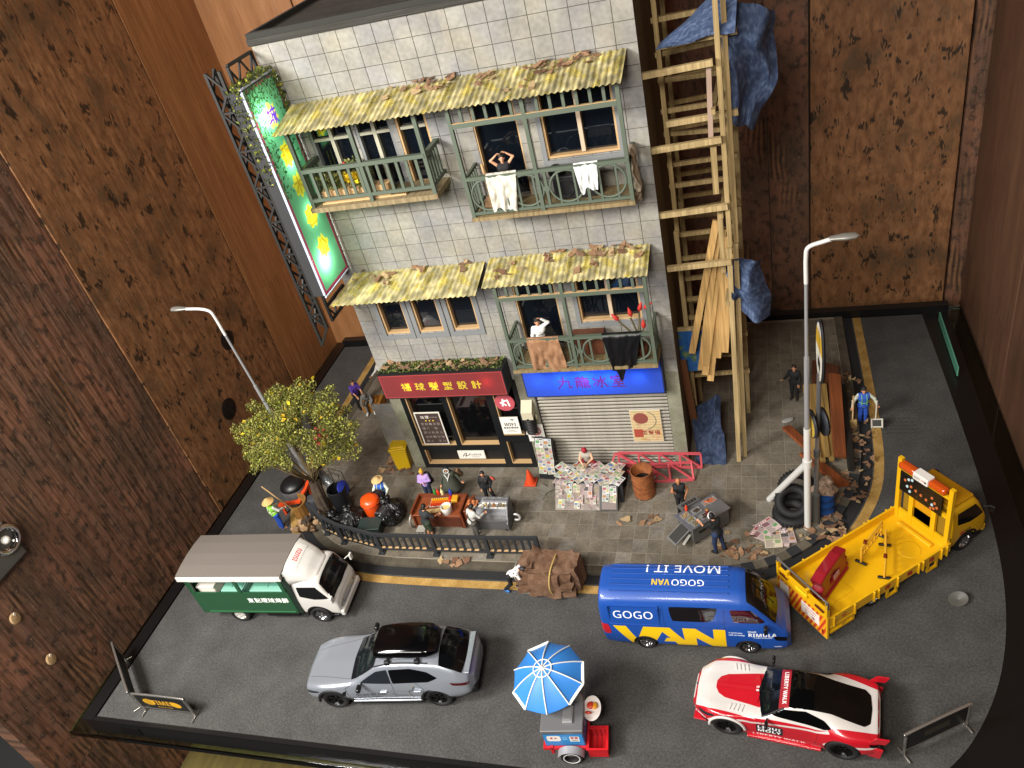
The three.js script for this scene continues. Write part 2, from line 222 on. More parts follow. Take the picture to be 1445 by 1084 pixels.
{
  const inner = kerbP.map((_, i) => offs(i, -0.42));
  const bed = flat([...kerbP.map((_, i) => offs(i, -0.02))], RD + 0.004, -0.012);
  mesh('bed', bed, M('#8d8576', 0.9), pavement);
  const kd = M('#26282b', 0.75), kl = new THREE.MeshStandardMaterial({ map: paveT, color: 0xcfcabf, roughness: 0.8 }), kg = new THREE.MeshStandardMaterial({ map: paveT, color: 0xb5b0a4, roughness: 0.8 });
  for (let i = 0; i < 112; i++) {
    const q = [offs(i, -0.4), offs(i + 1, -0.4), offs(i + 1, 0), offs(i, 0)], x = kerbP[i].x, z = kerbP[i].z;
    const cx = (q[0][0] + q[2][0]) / 2, cz = (q[0][1] + q[2][1]) / 2, s = q.map(([a, b]) => [cx + (a - cx) * 0.985, cz + (b - cz) * 0.985]);
    const g = flat(s.reverse(), RD + 0.01, -0.002 + rr(-0.006, 0.006)); uvBy(g, (a, b, c) => [a / 4, c / 4]);
    mesh('kerb_stone', g, x > 15.4 && z > -1.4 ? (i % 2 ? kd : kl) : kg, pavement);
  }
  // dark gutter stone below the kerb
  for (let i = 0; i < 112; i++) mesh('gutter_stone', flat([offs(i, 0.42), offs(i + 1, 0.42), offs(i + 1, 0.01), offs(i, 0.01)].reverse().reverse(), RD + 0.004, RD + 0.035), M('#1d1e20', 0.8), pavement);
  // tiles clipped by the kerb's inner line
  const clip = (pts) => { let out = pts; const P = inner; for (let i = 0; i < P.length - 1 && out.length; i++) { const a = P[i], b = P[i + 1], nx = b[1] - a[1], nz = -(b[0] - a[0]); if (Math.hypot(nx, nz) < 1e-6) continue; const side = (p) => (p[0] - a[0]) * nx + (p[1] - a[1]) * nz, inp = out; out = []; for (let j = 0; j < inp.length; j++) { const p = inp[j], q = inp[(j + 1) % inp.length], sp = side(p), sq = side(q); if (sp >= 0) out.push(p); if ((sp >= 0) !== (sq >= 0)) { const t = sp / (sp - sq); out.push([p[0] + (q[0] - p[0]) * t, p[1] + (q[1] - p[1]) * t]); } } } return out; };
  const far = [], near = [], G2 = 0.011;
  const mid = V(16.8, 24.5, 26);
  for (let zz = -11; zz < 6.2; zz += 0.73) for (let xx = -5.6; xx < 20.4; xx += 0.6) {
    if (xx > 0.3 && xx + 0.6 < 12.9 && zz + 0.73 < -0.4) continue;
    let p = [[xx + G2, zz + G2], [xx + 0.6 - G2, zz + G2], [xx + 0.6 - G2, zz + 0.73 - G2], [xx + G2, zz + 0.73 - G2]];
    p = clip(p); if (p.length < 3) continue;
    let ar = 0; for (let j = 0; j < p.length; j++) { const a = p[j], b = p[(j + 1) % p.length]; ar += a[0] * b[1] - b[0] * a[1]; } if (Math.abs(ar) < 0.03) continue;
    (zz > -0.6 ? near : far).push([p, xx, zz]);
  }
  near.sort((a, b) => b[2] - a[2]);
  const pm = [0xffffff, 0xf2efe8, 0xeae6de, 0xf8f2e8].map((c) => new THREE.MeshStandardMaterial({ map: paveT, color: c, roughness: 0.78, bumpMap: paveT, bumpScale: 0.02 }));
  const all = [...near, ...far], rest = [];
  all.forEach(([p, x, z], i) => {
    const g = flat(p, -0.028, 0 + rr(-0.008, 0.004)), k = rnd() * 5; uvBy(g, (a, b, c) => [a / 5 + k, c / 5 + k]);
    if (i < 296) mesh('paving_tile', g, pm[rnd() * 4 | 0], pavement); else rest.push(g);
  });
  stuff(mesh('paving_tiles', rest, pm[1], pavement));
  // yellow line along the kerb
  const yl = [], ylm = new THREE.MeshStandardMaterial({ map: mottle([158, 124, 64], 40, 21, [16, 14, 6]), roughness: 0.85 });
  for (let i = 0; i < 112; i++) yl.push(flat([offs(i, 0.88), offs(i + 1, 0.88), offs(i + 1, 0.5), offs(i, 0.5)], RD + 0.004, RD + 0.008));
  const ym = mg(yl); uvBy(ym, (x, y, z) => [x / 3, z / 3]); struct(mesh('yellow_road_line', ym, ylm));
  // drain cover on the right road
  const dc = []; for (let i = -3; i <= 3; i++) for (let j = -2; j <= 2; j++) dc.push(box(0.13, 0.014, 0.12, [21.9 + i * 0.2 + j * 0.06, RD + 0.006, -2.6 + j * 0.24]));
  one('drain_cover', 'worn grey drain grid in the dark road right of the sweeper', 'drain cover', dc, M('#3a3a38', 0.8));
}

// ================================================================ BUILDING
const bld = thing('apartment_building', 'three storey tiled building with green balconies and corrugated awnings', 'building');
const W = 13.2, HT = 20.02;
const OPEN = [ // x0, x1, y0, y1 in the front wall
  [0.9, 2.62, 14.3, 17.35], [2.78, 4.22, 14.3, 17.35], [4.42, 5.6, 14.3, 17.35], [7.23, 8.83, 13.42, 17.3], [9.66, 12.2, 14.62, 17.3],
  [1.08, 2.22, 7.8, 10.35], [2.64, 3.78, 7.8, 10.35], [4.22, 5.38, 7.8, 10.35], [7.17, 8.87, 6.7, 10.5], [9.68, 12.12, 7.82, 10.5], [0.55, 6.25, 0, 5.1], [6.95, 12.64, 0, 5]];
{
  const sub = (rs, o) => rs.flatMap(([a, b, c, d]) => { const [e, f, g, h] = o; if (e >= b || f <= a || g >= d || h <= c) return [[a, b, c, d]]; const r = []; if (e > a) r.push([a, e, c, d]); if (f < b) r.push([f, b, c, d]); const l = Math.max(a, e), m = Math.min(b, f); if (g > c) r.push([l, m, c, g]); if (h < d) r.push([l, m, h, d]); return r; });
  mesh('front_wall', [...[[0.01, W - 0.01, 0, HT - 0.01]].reduce((a) => OPEN.reduce((r, o) => sub(r, o), a), [[0.01, W - 0.01, 0, HT - 0.01]]).map(([a, b, c, d]) => bx(a, b, c, d, -0.3, -0.05))], GROUT, bld);
  const tiles = [];
  for (let r = 0; r < 30; r++) for (let c = 0; c < 20; c++) {
    const y1 = HT - r * 0.676, y0 = Math.max(0, y1 - 0.676), x0 = c * 0.66, g = 0.011;
    let rs = [[x0 + (c ? g : 0), x0 + 0.66 - (c < 19 ? g : 0), y0 + g, y1 - (r ? g : 0)]];
    for (const o of OPEN) rs = sub(rs, [o[0], o[1], o[2], o[3]]);
    rs = rs.filter(([a, b, c2, d]) => b - a > 0.03 && d - c2 > 0.03); if (!rs.length) continue;
    const geo = prep(mg(rs.map(([a, b, c2, d]) => bx(a, b, c2, d, -0.055, rr(-0.004, 0.002)))));
    uvBy(geo, (x, y) => [x / 7, y / 7]);
    const yc = (y0 + y1) / 2, xc = x0 + 0.33;   // hidden by an awning, sign or balcony?
    const hid = (yc > 15.6 && yc < 17.6 && xc < 12.7) || (yc > 10 && yc < 11 && xc < 12.7) || (yc < 6.3 && yc > 5.2 && xc < 12.6);
    tiles.push([geo, hid ? 1 : 0]);
  }
  tiles.sort((a, b) => a[1] - b[1]);
  const tm = [0xffffff, 0xfbfaf8, 0xf9f9f9, 0xfdfbf8].map((c) => new THREE.MeshStandardMaterial({ map: facadeT, color: c, roughness: 0.85 })), rest = [];
  tiles.forEach(([g], i) => { if (i < 298) mesh('wall_tile', g, tm[rnd() * 4 | 0], bld); else rest.push(g); });
  if (rest.length) stuff(mesh('wall_tiles', rest, tm[0], bld));
  const sideM = new THREE.MeshStandardMaterial({ map: timberT, color: 0x7a705c, roughness: 0.85 });
  mesh('side_wall', uvBox(bx(W - 0.28, W, 0, HT - 0.02, -8, -0.06), 3), sideM, bld); mesh('side_wall', uvBox(bx(0, 0.28, 0, HT - 0.02, -8, -0.06), 3), FACADE, bld);
  mesh('back_wall', bx(0.3, W - 0.3, 0, HT - 0.1, -8, -7.8), GROUT, bld);
  const roof = mesh('roof', rbox(W + 0.14, 0.22, 8.2, 0.03, [W / 2, HT + 0.11, -3.98]), new THREE.MeshStandardMaterial({ map: mottle([50, 48, 44], 30, 31, [8, 8, 4]), roughness: 0.9 }), bld);
  mesh('parapet', [bx(-0.05, W + 0.05, HT + 0.22, HT + 0.4, -0.22, 0.05), bx(-0.05, 0.12, HT + 0.22, HT + 0.4, -8, -0.23)], M('#2b2a27', 0.9), roof);
  mesh('inner_floor', [bx(0.3, W - 0.3, 13.2, 13.3, -7.7, -0.31), bx(0.3, W - 0.3, 6.5, 6.6, -7.7, -0.31)], MDF, bld);
}
const frameRect = (x0, x1, y0, y1, w, z0, z1) => [bx(x0, x1, y0, y0 + w, z0, z1), bx(x0, x1, y1 - w, y1, z0, z1), bx(x0, x0 + w, y0 + w, y1 - w, z0, z1), bx(x1 - w, x1, y0 + w, y1 - w, z0, z1)];
const PANE = M('#0c1118', 0.04, 0, { clearcoat: 1, clearcoatRoughness: 0.03 });
function windowIn(x0, x1, y0, y1, o = {}) {
  const w = grp('window', bld);
  if (o.outer) mesh('outer_frame', frameRect(x0 - o.outer, x1 + o.outer, y0 - o.outer * 1.3, y1, o.outer, 0, 0.06), GREYF, w);
  mesh('frame', frameRect(x0 + 0.003, x1 - 0.003, y0 + 0.003, y1, o.mdf ? 0.075 : 0.11, -0.28, -0.02), o.mdf ? MDF : GREYF, w);
  if (o.mull) mesh('mullion', o.mull.map((x) => bx(x - 0.07, x + 0.07, y0 + 0.11, y1 - 0.11, -0.2, -0.03)), o.mm ?? MDF, w);
  if (o.trans) mesh('transom', o.trans.map((y) => bx(x0 + 0.11, x1 - 0.11, y - 0.05, y + 0.05, -0.2, -0.04)), o.tm ?? MDF, w);
  if (!o.noPane) mesh('pane', bx(x0 + 0.1, x1 - 0.1, y0 + 0.1, y1 - 0.05, -0.25, -0.22), PANE, w);
  return w;
}
const PALE = M('#a9a693', 0.7);
windowIn(0.9, 2.62, 14.3, 17.35, { trans: [16.42], mull: [1.75], mm: PALE, tm: PALE }); windowIn(2.78, 4.22, 14.3, 17.35, { trans: [16.42], mull: [3.5], mm: PALE, tm: PALE }); windowIn(4.42, 5.6, 14.3, 17.35, { trans: [16.42], mdf: 1, tm: PALE });
windowIn(9.66, 12.2, 14.62, 17.3, { outer: 0.17, mdf: 1, mull: [10.95], mm: M('#cbb59a', 0.7) });
for (const [a, b] of [[1.08, 2.22], [2.64, 3.78], [4.22, 5.38]]) windowIn(a, b, 7.8, 10.35, { outer: 0.19, mdf: 1 });
windowIn(9.68, 12.12, 7.82, 10.5, { outer: 0.17, mdf: 1, mull: [10.92], mm: M('#cbb59a', 0.7) });
for (const [a, b, c, d] of [[7.23, 8.83, 13.42, 17.3], [7.17, 8.87, 6.7, 10.5]]) { const w = grp('doorway', bld); mesh('jamb', [bx(a + 0.003, a + 0.05, c, d, -0.29, -0.03), bx(b - 0.05, b - 0.003, c, d, -0.29, -0.03)], MDF, w); mesh('door_pane', bx(a + 0.05, b - 0.05, c + 0.01, d, -0.29, -0.26), PANE, w); }
// corrugated awnings
const awnT = ptex(512, 256, (u, v) => { const a = fbm(u * 9, v * 4, 5, 4), b = fbm(u * 70, v * 34, 9, 3), c = fbm(u * 5, v * 2, 13, 3), ridge = Math.sin(u * 2 * Math.PI * 12), mo = Math.max(0, Math.min(1, (fbm(u * 9, v * 3, 17, 4) + 0.02) * 5)); const y = [168 + 60 * a, 158 + 54 * a, 116 + 46 * a], m = b > 0.12 ? [84, 88, 44] : [190, 168, 66]; let k = 0.8 * mo * (b > 0.12 ? 1 : 0.85); return y.map((q, i) => (q * (1 - k) + m[i] * k) * (1 + 0.55 * c + 0.3 * a) + ridge * 2); });
const AWN = new THREE.MeshStandardMaterial({ map: awnT, roughness: 0.8, side: THREE.DoubleSide });
function corrug(x0, x1, yb, zb, yf, zf, xs0 = x0, xs1 = x1) {   // back edge x0..x1, front edge xs0..xs1
  const pitch = 0.2, n = Math.round((x1 - x0) / pitch) * 8, P = [], I = [], U = [], m = 4, th = 0.02;
  for (let s = 0; s < 2; s++) for (let j = 0; j <= m; j++) for (let i = 0; i <= n; i++) {
    const t = j / m, u = i / n, X = (x0 + (x1 - x0) * u) * (1 - t) + (xs0 + (xs1 - xs0) * u) * t, edge = rr(-0.01, 0.01) * (j === m);
    P.push(X, yb + (yf - yb) * t + 0.022 * Math.sin(i / 8 * 2 * Math.PI) - s * th + edge, zb + (zf - zb) * t + edge); U.push((x0 + (x1 - x0) * u) / 2.82, t);
  }
  const N = (m + 1) * (n + 1), id = (s, j, i) => s * N + j * (n + 1) + i;
  for (let j = 0; j < m; j++) for (let i = 0; i < n; i++) { I.push(id(0, j, i), id(0, j + 1, i), id(0, j, i + 1), id(0, j, i + 1), id(0, j + 1, i), id(0, j + 1, i + 1)); I.push(id(1, j, i), id(1, j, i + 1), id(1, j + 1, i), id(1, j, i + 1), id(1, j + 1, i + 1), id(1, j + 1, i)); }
  for (let i = 0; i < n; i++) I.push(id(0, m, i), id(1, m, i), id(0, m, i + 1), id(0, m, i + 1), id(1, m, i), id(1, m, i + 1));
  const g = new THREE.BufferGeometry(); g.setAttribute('position', new THREE.Float32BufferAttribute(P, 3)); g.setAttribute('uv', new THREE.Float32BufferAttribute(U, 2)); g.setIndex(I); g.computeVertexNormals(); return g;
}
const AW = { up: [0.69, 12.85, 17.87, 0.03, 17.43, 1.98], ml: [0.62, 6.36, 10.9, 0.03, 10.47, 1.85, 0.15, 6.36], mr: [6.58, 12.78, 11.02, 0.03, 10.63, 1.65] };
for (const k in AW) { const a = AW[k], w = grp('awning', bld); mesh('corrugated_sheet', corrug(...a), AWN, w); mesh('bracket', [0.15, 0.5, 0.85].map((t) => { const x = a[0] + (a[1] - a[0]) * t; return bar([x, a[2] - 0.12, 0.06], [x, a[4] - 0.1, a[5] - 0.25], 0.07, 0.09, [0, 1, 0]); }), M('#2a2a28', 0.7), w); }
// balconies
{ // upper left: straight balusters, flower boards
  const b = grp('balcony', bld), z = 1.38, x0 = 0.9, x1 = 5.78;
  mesh('floor', uvBox(bx(x0 - 0.15, x1 + 0.1, 14.27, 14.45, 0.02, 1.5), 2), new THREE.MeshStandardMaterial({ map: timberT, color: 0xbdbab2, roughness: 0.8 }), b);
  mesh('floor_board', bx(1.2, 4.6, 14.46, 14.52, 0.7, 1.25), MDF, b);
  for (const [a, c] of [[x0, 17.42], [3.32, 17.42], [x1, 17.42]]) mesh('post', bx(a - 0.07, a + 0.07, 14.28, c, z - 0.07, z + 0.07), GREENP, b);
  mesh('top_rail', [bx(x0, x1, 15.78, 15.92, z - 0.09, z + 0.09), bx(x1 - 0.09, x1 + 0.09, 15.78, 15.92, 0.02, z - 0.09), bx(x0 - 0.09, x0 + 0.09, 15.78, 15.92, 0.02, z - 0.09)], GREENP, b);
  mesh('bottom_rail', [bx(x0, x1, 14.66, 14.78, z - 0.06, z + 0.06), bx(x1 - 0.06, x1 + 0.06, 14.66, 14.78, 0.02, z - 0.06), bx(x0 - 0.06, x0 + 0.06, 14.66, 14.78, 0.02, z - 0.06)], GREENP, b);
  const g = bx(-0.055, 0.055, 14.78, 15.78, -0.03, 0.03);
  for (let i = 1; i < 13; i++) { const m = mesh('baluster', g, GREENP, b); m.position.set(x0 + (x1 - x0) * i / 13, 0, z); }
  for (const xs of [x0, x1]) for (let i = 0; i < 4; i++) { const m = mesh('baluster', g, GREENP, b); m.position.set(xs, 0, 0.25 + i * 0.28); m.rotation.y = Math.PI / 2; }
}
function ringBalcony(y0, yTop, yRoof, yTrans) {
  const b = grp('balcony', bld), z = 1.42, x0 = 7.0, x1 = 12.62;
  mesh('floor', uvBox(bx(x0 - 0.1, x1 + 0.08, y0, y0 + 0.14, 0.02, 1.52), 2), new THREE.MeshStandardMaterial({ map: timberT, color: 0xb9b2a2, roughness: 0.8 }), b);
  for (const a of [x0, 9.55, x1]) mesh('post', bx(a - 0.065, a + 0.065, y0 + 0.14, yRoof, z - 0.065, z + 0.065), GREENP, b);
  const r0 = y0 + 0.22, side = (x) => [bx(x - 0.05, x + 0.05, yTop - 0.1, yTop, 0.02, z - 0.07), bx(x - 0.05, x + 0.05, r0, r0 + 0.1, 0.02, z - 0.07)];
  mesh('top_rail', [bx(x0 - 0.05, x1 + 0.05, yTop - 0.1, yTop + 0.02, z - 0.08, z + 0.08), side(x0)[0], side(x1)[0]], GREENP, b);
  mesh('bottom_rail', [bx(x0, x1, r0, r0 + 0.1, z - 0.05, z + 0.05), side(x0)[1], side(x1)[1]], GREENP, b);
  const h = yTop - 0.1 - (r0 + 0.1), ym = (yTop + r0) / 2, pw = (x1 - x0) / 4;
  for (let i = 0; i < 4; i++) {
    const cx = x0 + pw * (i + 0.5);
    mesh('ring', put(new THREE.TorusGeometry(h / 2 - 0.03, 0.04, 8, 28), [cx, ym, z], [0, 0, 0], [pw * 0.44 / (h / 2), 1, 1]), GREENP, b);
    for (const dx of [-0.28, 0.28]) mesh('baluster', bx(cx + dx - 0.035, cx + dx + 0.035, r0 + 0.1, yTop - 0.1, z - 0.03, z + 0.03), GREENP, b);
    if (i) { mesh('baluster', bx(x0 + pw * i - 0.05, x0 + pw * i + 0.05, r0 + 0.1, yTop - 0.1, z - 0.05, z + 0.05), GREENP, b); mesh('collar', box(0.2, 0.16, 0.11, [x0 + pw * i, ym, z]), GREENP, b); }
  }
  for (const xs of [x0, x1]) for (let i = 0; i < 5; i++) mesh('baluster', bx(xs - 0.03, xs + 0.03, r0 + 0.1, yTop - 0.1, 0.14 + i * 0.24, 0.2 + i * 0.24), GREENP, b);
  mesh('transom', bx(x0 + 0.07, x1 - 0.07, yTrans - 0.08, yTrans + 0.08, z - 0.06, z + 0.06), GREENP, b); mesh('transom_edge', bx(x0 + 0.07, x1 - 0.07, yTrans + 0.08, yTrans + 0.095, z - 0.06, z + 0.06), MDF, b);
  for (let i = 1; i < 13; i++) { const x = x0 + (x1 - x0) * i / 13; if (Math.abs(x - 9.55) > 0.15) mesh('baluster', bx(x - 0.05, x + 0.05, yTrans + 0.095, yRoof, z - 0.04, z + 0.04), GREENP, b); }
}
ringBalcony(13.26, 14.86, 17.45, 16.68); ringBalcony(6.52, 8.1, 10.62, 9.97);
// ground floor: black shopfront, roller shutter
{
  const s = grp('shopfront', bld), bk = M('#15181a', 0.35);
  const holes = [[0.78, 2.58, 1.42, 4.75], [2.82, 4.72, 1.42, 4.75], [5.05, 6.06, 1.98, 4.75], [0.8, 4.74, 0.22, 1.16], [5.06, 6.04, 0.22, 1.62]];
  mesh('frame', ext(rectP(0.56, 6.24, 0, 5.05), 0.14, [0, 0, -0.06], [0, 0, 0], 0, holes.map(([a, b, c, d]) => rectP(a, b, c, d))), bk, s);
  for (const [a, b, c, d] of holes) { mesh('sill', [bx(a + 0.002, b - 0.002, c + 0.002, c + 0.06, -0.2, 0.05), bx(a + 0.002, a + 0.05, c + 0.06, d - 0.002, -0.2, 0.05)], MDF, s); mesh(c > 1.3 ? 'pane' : 'panel', bx(a - 0.05, b + 0.05, c - 0.05, d + 0.05, -0.24, -0.2), c > 1.3 ? M('#08090b', 0.08, 0, { clearcoat: 0.8 }) : M('#111417', 0.5), s); }
  const sh = grp('roller_shutter', bld), slat = ext([[0, 0], [0.05, 0.02], [0.07, 0.085], [0.05, 0.15], [0, 0.17]].map(([a, b]) => [a, b]), 5.66, [6.97, 0, -0.2], [0, Math.PI / 2, 0]);
  const sm = new THREE.MeshStandardMaterial({ map: mottle([158, 152, 140], 24, 44, [8, 8, 4]), roughness: 0.55, metalness: 0.15 });
  const sg = mg(rbox(5.66, 0.125, 0.09, 0.04, [9.8, 0.09, -0.14], [-0.25, 0, 0])); uvBy(sg, (x, y) => [x / 4, y / 4]);
  for (let i = 0; i < 25; i++) { const m = mesh('slat', sg, sm, sh); m.position.y = i * 0.188 + 0.06; }
  mesh('backing', bx(6.96, 12.63, 0.01, 4.95, -0.28, -0.2), M('#181818', 0.8), sh); mesh('bottom_bar', bx(6.96, 12.63, 0, 0.07, -0.2, -0.08), M('#77736a', 0.5, 0.3), sh);
  const pil = new THREE.MeshStandardMaterial({ map: mottle([128, 126, 108], 34, 48, [10, 20, 6]), roughness: 0.85 });
  mesh('pillar', uvBox(bx(12.65, 13.21, 0, 5.2, -0.04, 0.035), 4), pil, bld); mesh('pillar', uvBox(bx(6.27, 6.92, 0, 5.3, -0.04, 0.03), 4), pil, bld); mesh('pillar', uvBox(bx(-0.01, 0.54, 0, 5.3, -0.04, 0.03), 4), pil, bld);
}
{ const t = thing('door_panel', 'plain pale panel standing against the building\'s left corner behind the yellow bin', 'panel'); mesh('panel', uvBox(bx(-1.25, -0.04, 0, 3.6, -0.5, -0.38), 4), FACADE, t); mesh('edge', bx(-1.3, -1.25, 0, 3.62, -0.52, -0.36), M('#8f8c80', 0.8), t); }
// ---- lit signs: a translucent front with lamps inside the box
function lamp(x, y, z, color, I, glow = 0.05) { const l = new THREE.PointLight(color, I, 0, 2); l.position.set(x, y, z); l.castShadow = true; l.shadow.radius = 4; scene.add(l); return l; }
const lit = (draw, w, h, tr = 0.5) => new THREE.MeshPhysicalMaterial({ map: tex(w, h, draw), roughness: 1, transmission: tr, thickness: 0, side: THREE.DoubleSide });
{
  const t = thing('shop_sign', 'red lit box sign with yellow characters over the black shopfront', 'sign'); const x0 = 0.42, x1 = 6.12, y0 = 5.0, y1 = 6.22, z = 0.9, bk = M('#151515', 0.6);
  mesh('front_panel', face(x1 - x0, y1 - y0, [(x0 + x1) / 2, (y0 + y1) / 2, z]), lit((c, w, h) => { c.fillStyle = '#8c181d'; c.fillRect(0, 0, w, h); c.strokeStyle = '#c23a3a'; c.lineWidth = 8; c.strokeRect(4, 4, w - 8, h - 8); ['fu', 'qiu', 'fa', 'xing', 'she', 'ji4'].forEach((k, i) => glyph(c, k, 168 + i * 118, 76, 78, '#e6d21e', 1.25)); }, 1024, 220, 0.45), t);
  mesh('casing', [bx(x0 - 0.03, x1 + 0.05, y1 + 0.002, y1 + 0.06, 0.04, z), bx(x0 - 0.03, x0 - 0.002, y0, y1, 0.04, z), bx(x1 + 0.002, x1 + 0.05, y0, y1, 0.04, z), bx(x0, x1, y0 - 0.05, y0 - 0.002, 0.04, z), bx(x0, x1, y0, y1, 0.04, 0.08)], bk, t);
  for (const [x, i] of [[1.75, 0.75], [3.0, 0.6], [5.35, 0.9]]) lamp(x, 5.7, 0.62, 0xffd9b0, i);
}
{
  const t = thing('shop_sign', 'blue lit sign with purple characters above the roller shutter', 'sign'); const x0 = 6.85, x1 = 12.62, y0 = 4.52, y1 = 6.3, z = 0.5, bk = M('#16204a', 0.6);
  mesh('front_panel', face(x1 - x0, y1 - y0, [(x0 + x1) / 2, (y0 + y1) / 2, z]), lit((c, w, h) => { c.fillStyle = '#1252e0'; c.fillRect(0, 0, w, h); ['jiu', 'long', 'bing', 'shi'].forEach((k, i) => glyph(c, k, 246 + i * 134, 138, 116, '#5a1070', 1.05)); }, 1024, 316, 0.5), t);
  mesh('casing', [bx(x0, x1, y1 + 0.002, y1 + 0.04, 0.04, z), bx(x0 - 0.04, x0 - 0.002, y0, y1, 0.04, z), bx(x1 + 0.002, x1 + 0.05, y0, y1, 0.04, z), bx(x0, x1, y0 - 0.04, y0 - 0.002, 0.04, z), bx(x0, x1, y0, y1, 0.04, 0.07)], bk, t);
  for (const [x, i] of [[7.5, 2], [8.5, 4.5], [9.5, 8], [10.5, 4.5], [11.7, 2]]) lamp(x, 5.35, 0.13, 0xdfeaff, i * 0.5);
}
{ // tall green sign standing out from the facade's left edge
  const t = thing('projecting_sign', 'tall green lit sign with yellow characters standing out from the building\'s left edge', 'sign'); const y0 = 11.25, y1 = 19.1, z0 = 0.12, z1 = 2.3, x = 0.52;
  const g = put(new THREE.PlaneGeometry(z1 - z0, y1 - y0), [x, (y0 + y1) / 2, (z0 + z1) / 2], [0, Math.PI / 2, 0]), p = prep(g); uvBy(p, (a, y, z) => [(z1 - z) / (z1 - z0), (y - y0) / (y1 - y0)]);
  const ivy = (c, w, h) => { c.fillStyle = '#66b884'; c.fillRect(0, 0, w, h); c.strokeStyle = '#b03058'; c.lineWidth = 14; c.strokeRect(7, 7, w - 14, h - 14);
    const chars = [['cheng', 150, '#5a2ec0'], ['huan', 330, '#b79a16'], ['mu', 480, '#b79a16'], ['guo', 640, '#b79a16'], ['gong', 800, '#b79a16']];
    for (const [k, y, col] of chars) { c.save(); c.translate(w * 0.5, y); c.rotate(0.04); c.fillStyle = col === '#5a2ec0' ? '#d8c85a' : '#d8d030'; c.beginPath(); for (let q = 0; q < 24; q++) { const a = q * 0.262, r = 50 + 9 * Math.sin(q * 1.9 + y) + 6 * Math.sin(q * 3.1); c.lineTo(r * Math.cos(a), r * Math.sin(a) * 1.08); } c.fill(); glyph(c, k, -42, -44, 86, col, 1.1); c.restore(); }
    for (let i = 0; i < 620; i++) { const e = rnd(), y = Math.pow(rnd(), 1.4) * h * 0.5, xx = e < 0.75 ? (0 + Math.pow(rnd(), 2) * 0.34) * w : w * (1 - Math.pow(rnd(), 2) * 0.25), top = rnd() < 0.35; c.fillStyle = ['#20401f', '#2f6a2c', '#4f8a3a', '#16301a'][i % 4]; c.beginPath(); c.ellipse(top ? rnd() * w : xx, top ? Math.pow(rnd(), 2) * h * 0.1 : y, 6 + 4 * rnd(), 3, rnd() * 6, 0, 7); c.fill(); } };
  mesh('front_panel', p, lit(ivy, 280, 1000, 0.5), t);
  mesh('casing', [bx(-0.02, 0.0, y0, y1, z0, z1), bx(0, x - 0.035, y1 + 0.002, y1 + 0.05, z0, z1), bx(0, x - 0.035, y0 - 0.05, y0 - 0.002, z0, z1), bx(0, x - 0.1, y0, y1, z1 + 0.002, z1 + 0.04), bx(0, x - 0.035, y0, y1, z0 - 0.03, z0 - 0.002)], M('#2b2c2e', 0.8), t);
  mesh('edge_trim', [bx(x - 0.09, x, y0, y1, z1 + 0.002, z1 + 0.05), bx(x - 0.09, x, y1 + 0.052, y1 + 0.1, z0, z1 + 0.05), bx(x - 0.06, x, y0 - 0.1, y0 - 0.052, z0, z1 + 0.05)], M('#b9c2d8', 0.6), t);
  for (const [y, z, i] of [[18.0, 1.7, 30], [12.35, 1.5, 34], [16.2, 1.2, 11], [14.2, 1.2, 11]]) lamp(0.2, y, z, 0xf2fff2, i * 0.5);
  const tr = thing('sign_truss', 'black lattice steel frame carrying the green sign', 'truss'), bk = M('#1a1917', 0.6), X0 = -0.62, X1 = -0.08, Z0 = 1.7, Z1 = 2.24, T = 0.1;
  for (const [a, b] of [[X0, Z0], [X1, Z0], [X0, Z1], [X1, Z1]]) mesh('chord', bar([a, b === Z1 && a === X0 ? 8.9 : 9.7, b], [a, 19.85, b], T, T), bk, tr);
  const n = 15, dy = (19.85 - 9.7) / n;
  for (let i = 0; i < n; i++) { const y = 9.7 + i * dy, s = i % 2; mesh('brace', bar([s ? X0 : X1, y, Z1], [s ? X1 : X0, y + dy, Z1], 0.07, 0.07), bk, tr); mesh('brace', bar([X0, y, s ? Z0 : Z1], [X0, y + dy, s ? Z1 : Z0], 0.07, 0.07, [1, 0, 0]), bk, tr); if (i % 2) mesh('brace', bar([X0, y, Z1], [X1, y, Z1], 0.07, 0.07, [0, 1, 0]), bk, tr); }
  mesh('brace', bar([X0, 8.95, Z1], [X1, 9.75, Z1], 0.08, 0.08), bk, tr);
  for (const [ya, yb] of [[19.2, 19.85], [9.75, 10.4]]) { mesh('arm_chord', [bar([X1, ya, 0.02], [X1, ya, Z0], T, T, [0, 1, 0]), bar([X1, yb, 0.02], [X1, yb, Z0], T, T, [0, 1, 0]), bar([X1, ya, 0.05], [X1, yb, 0.05], T, T)], bk, tr); for (let i = 0; i < 4; i++) { const z = 0.06 + i * 0.42; mesh('brace', bar([X1, i % 2 ? ya : yb, z], [X1, i % 2 ? yb : ya, z + 0.42], 0.06, 0.06, [1, 0, 0]), bk, tr); } }
  mesh('wall_bracket', bx(-0.08, 0.1, 9.8, 10.3, 0.02, 0.12), bk, tr);
}
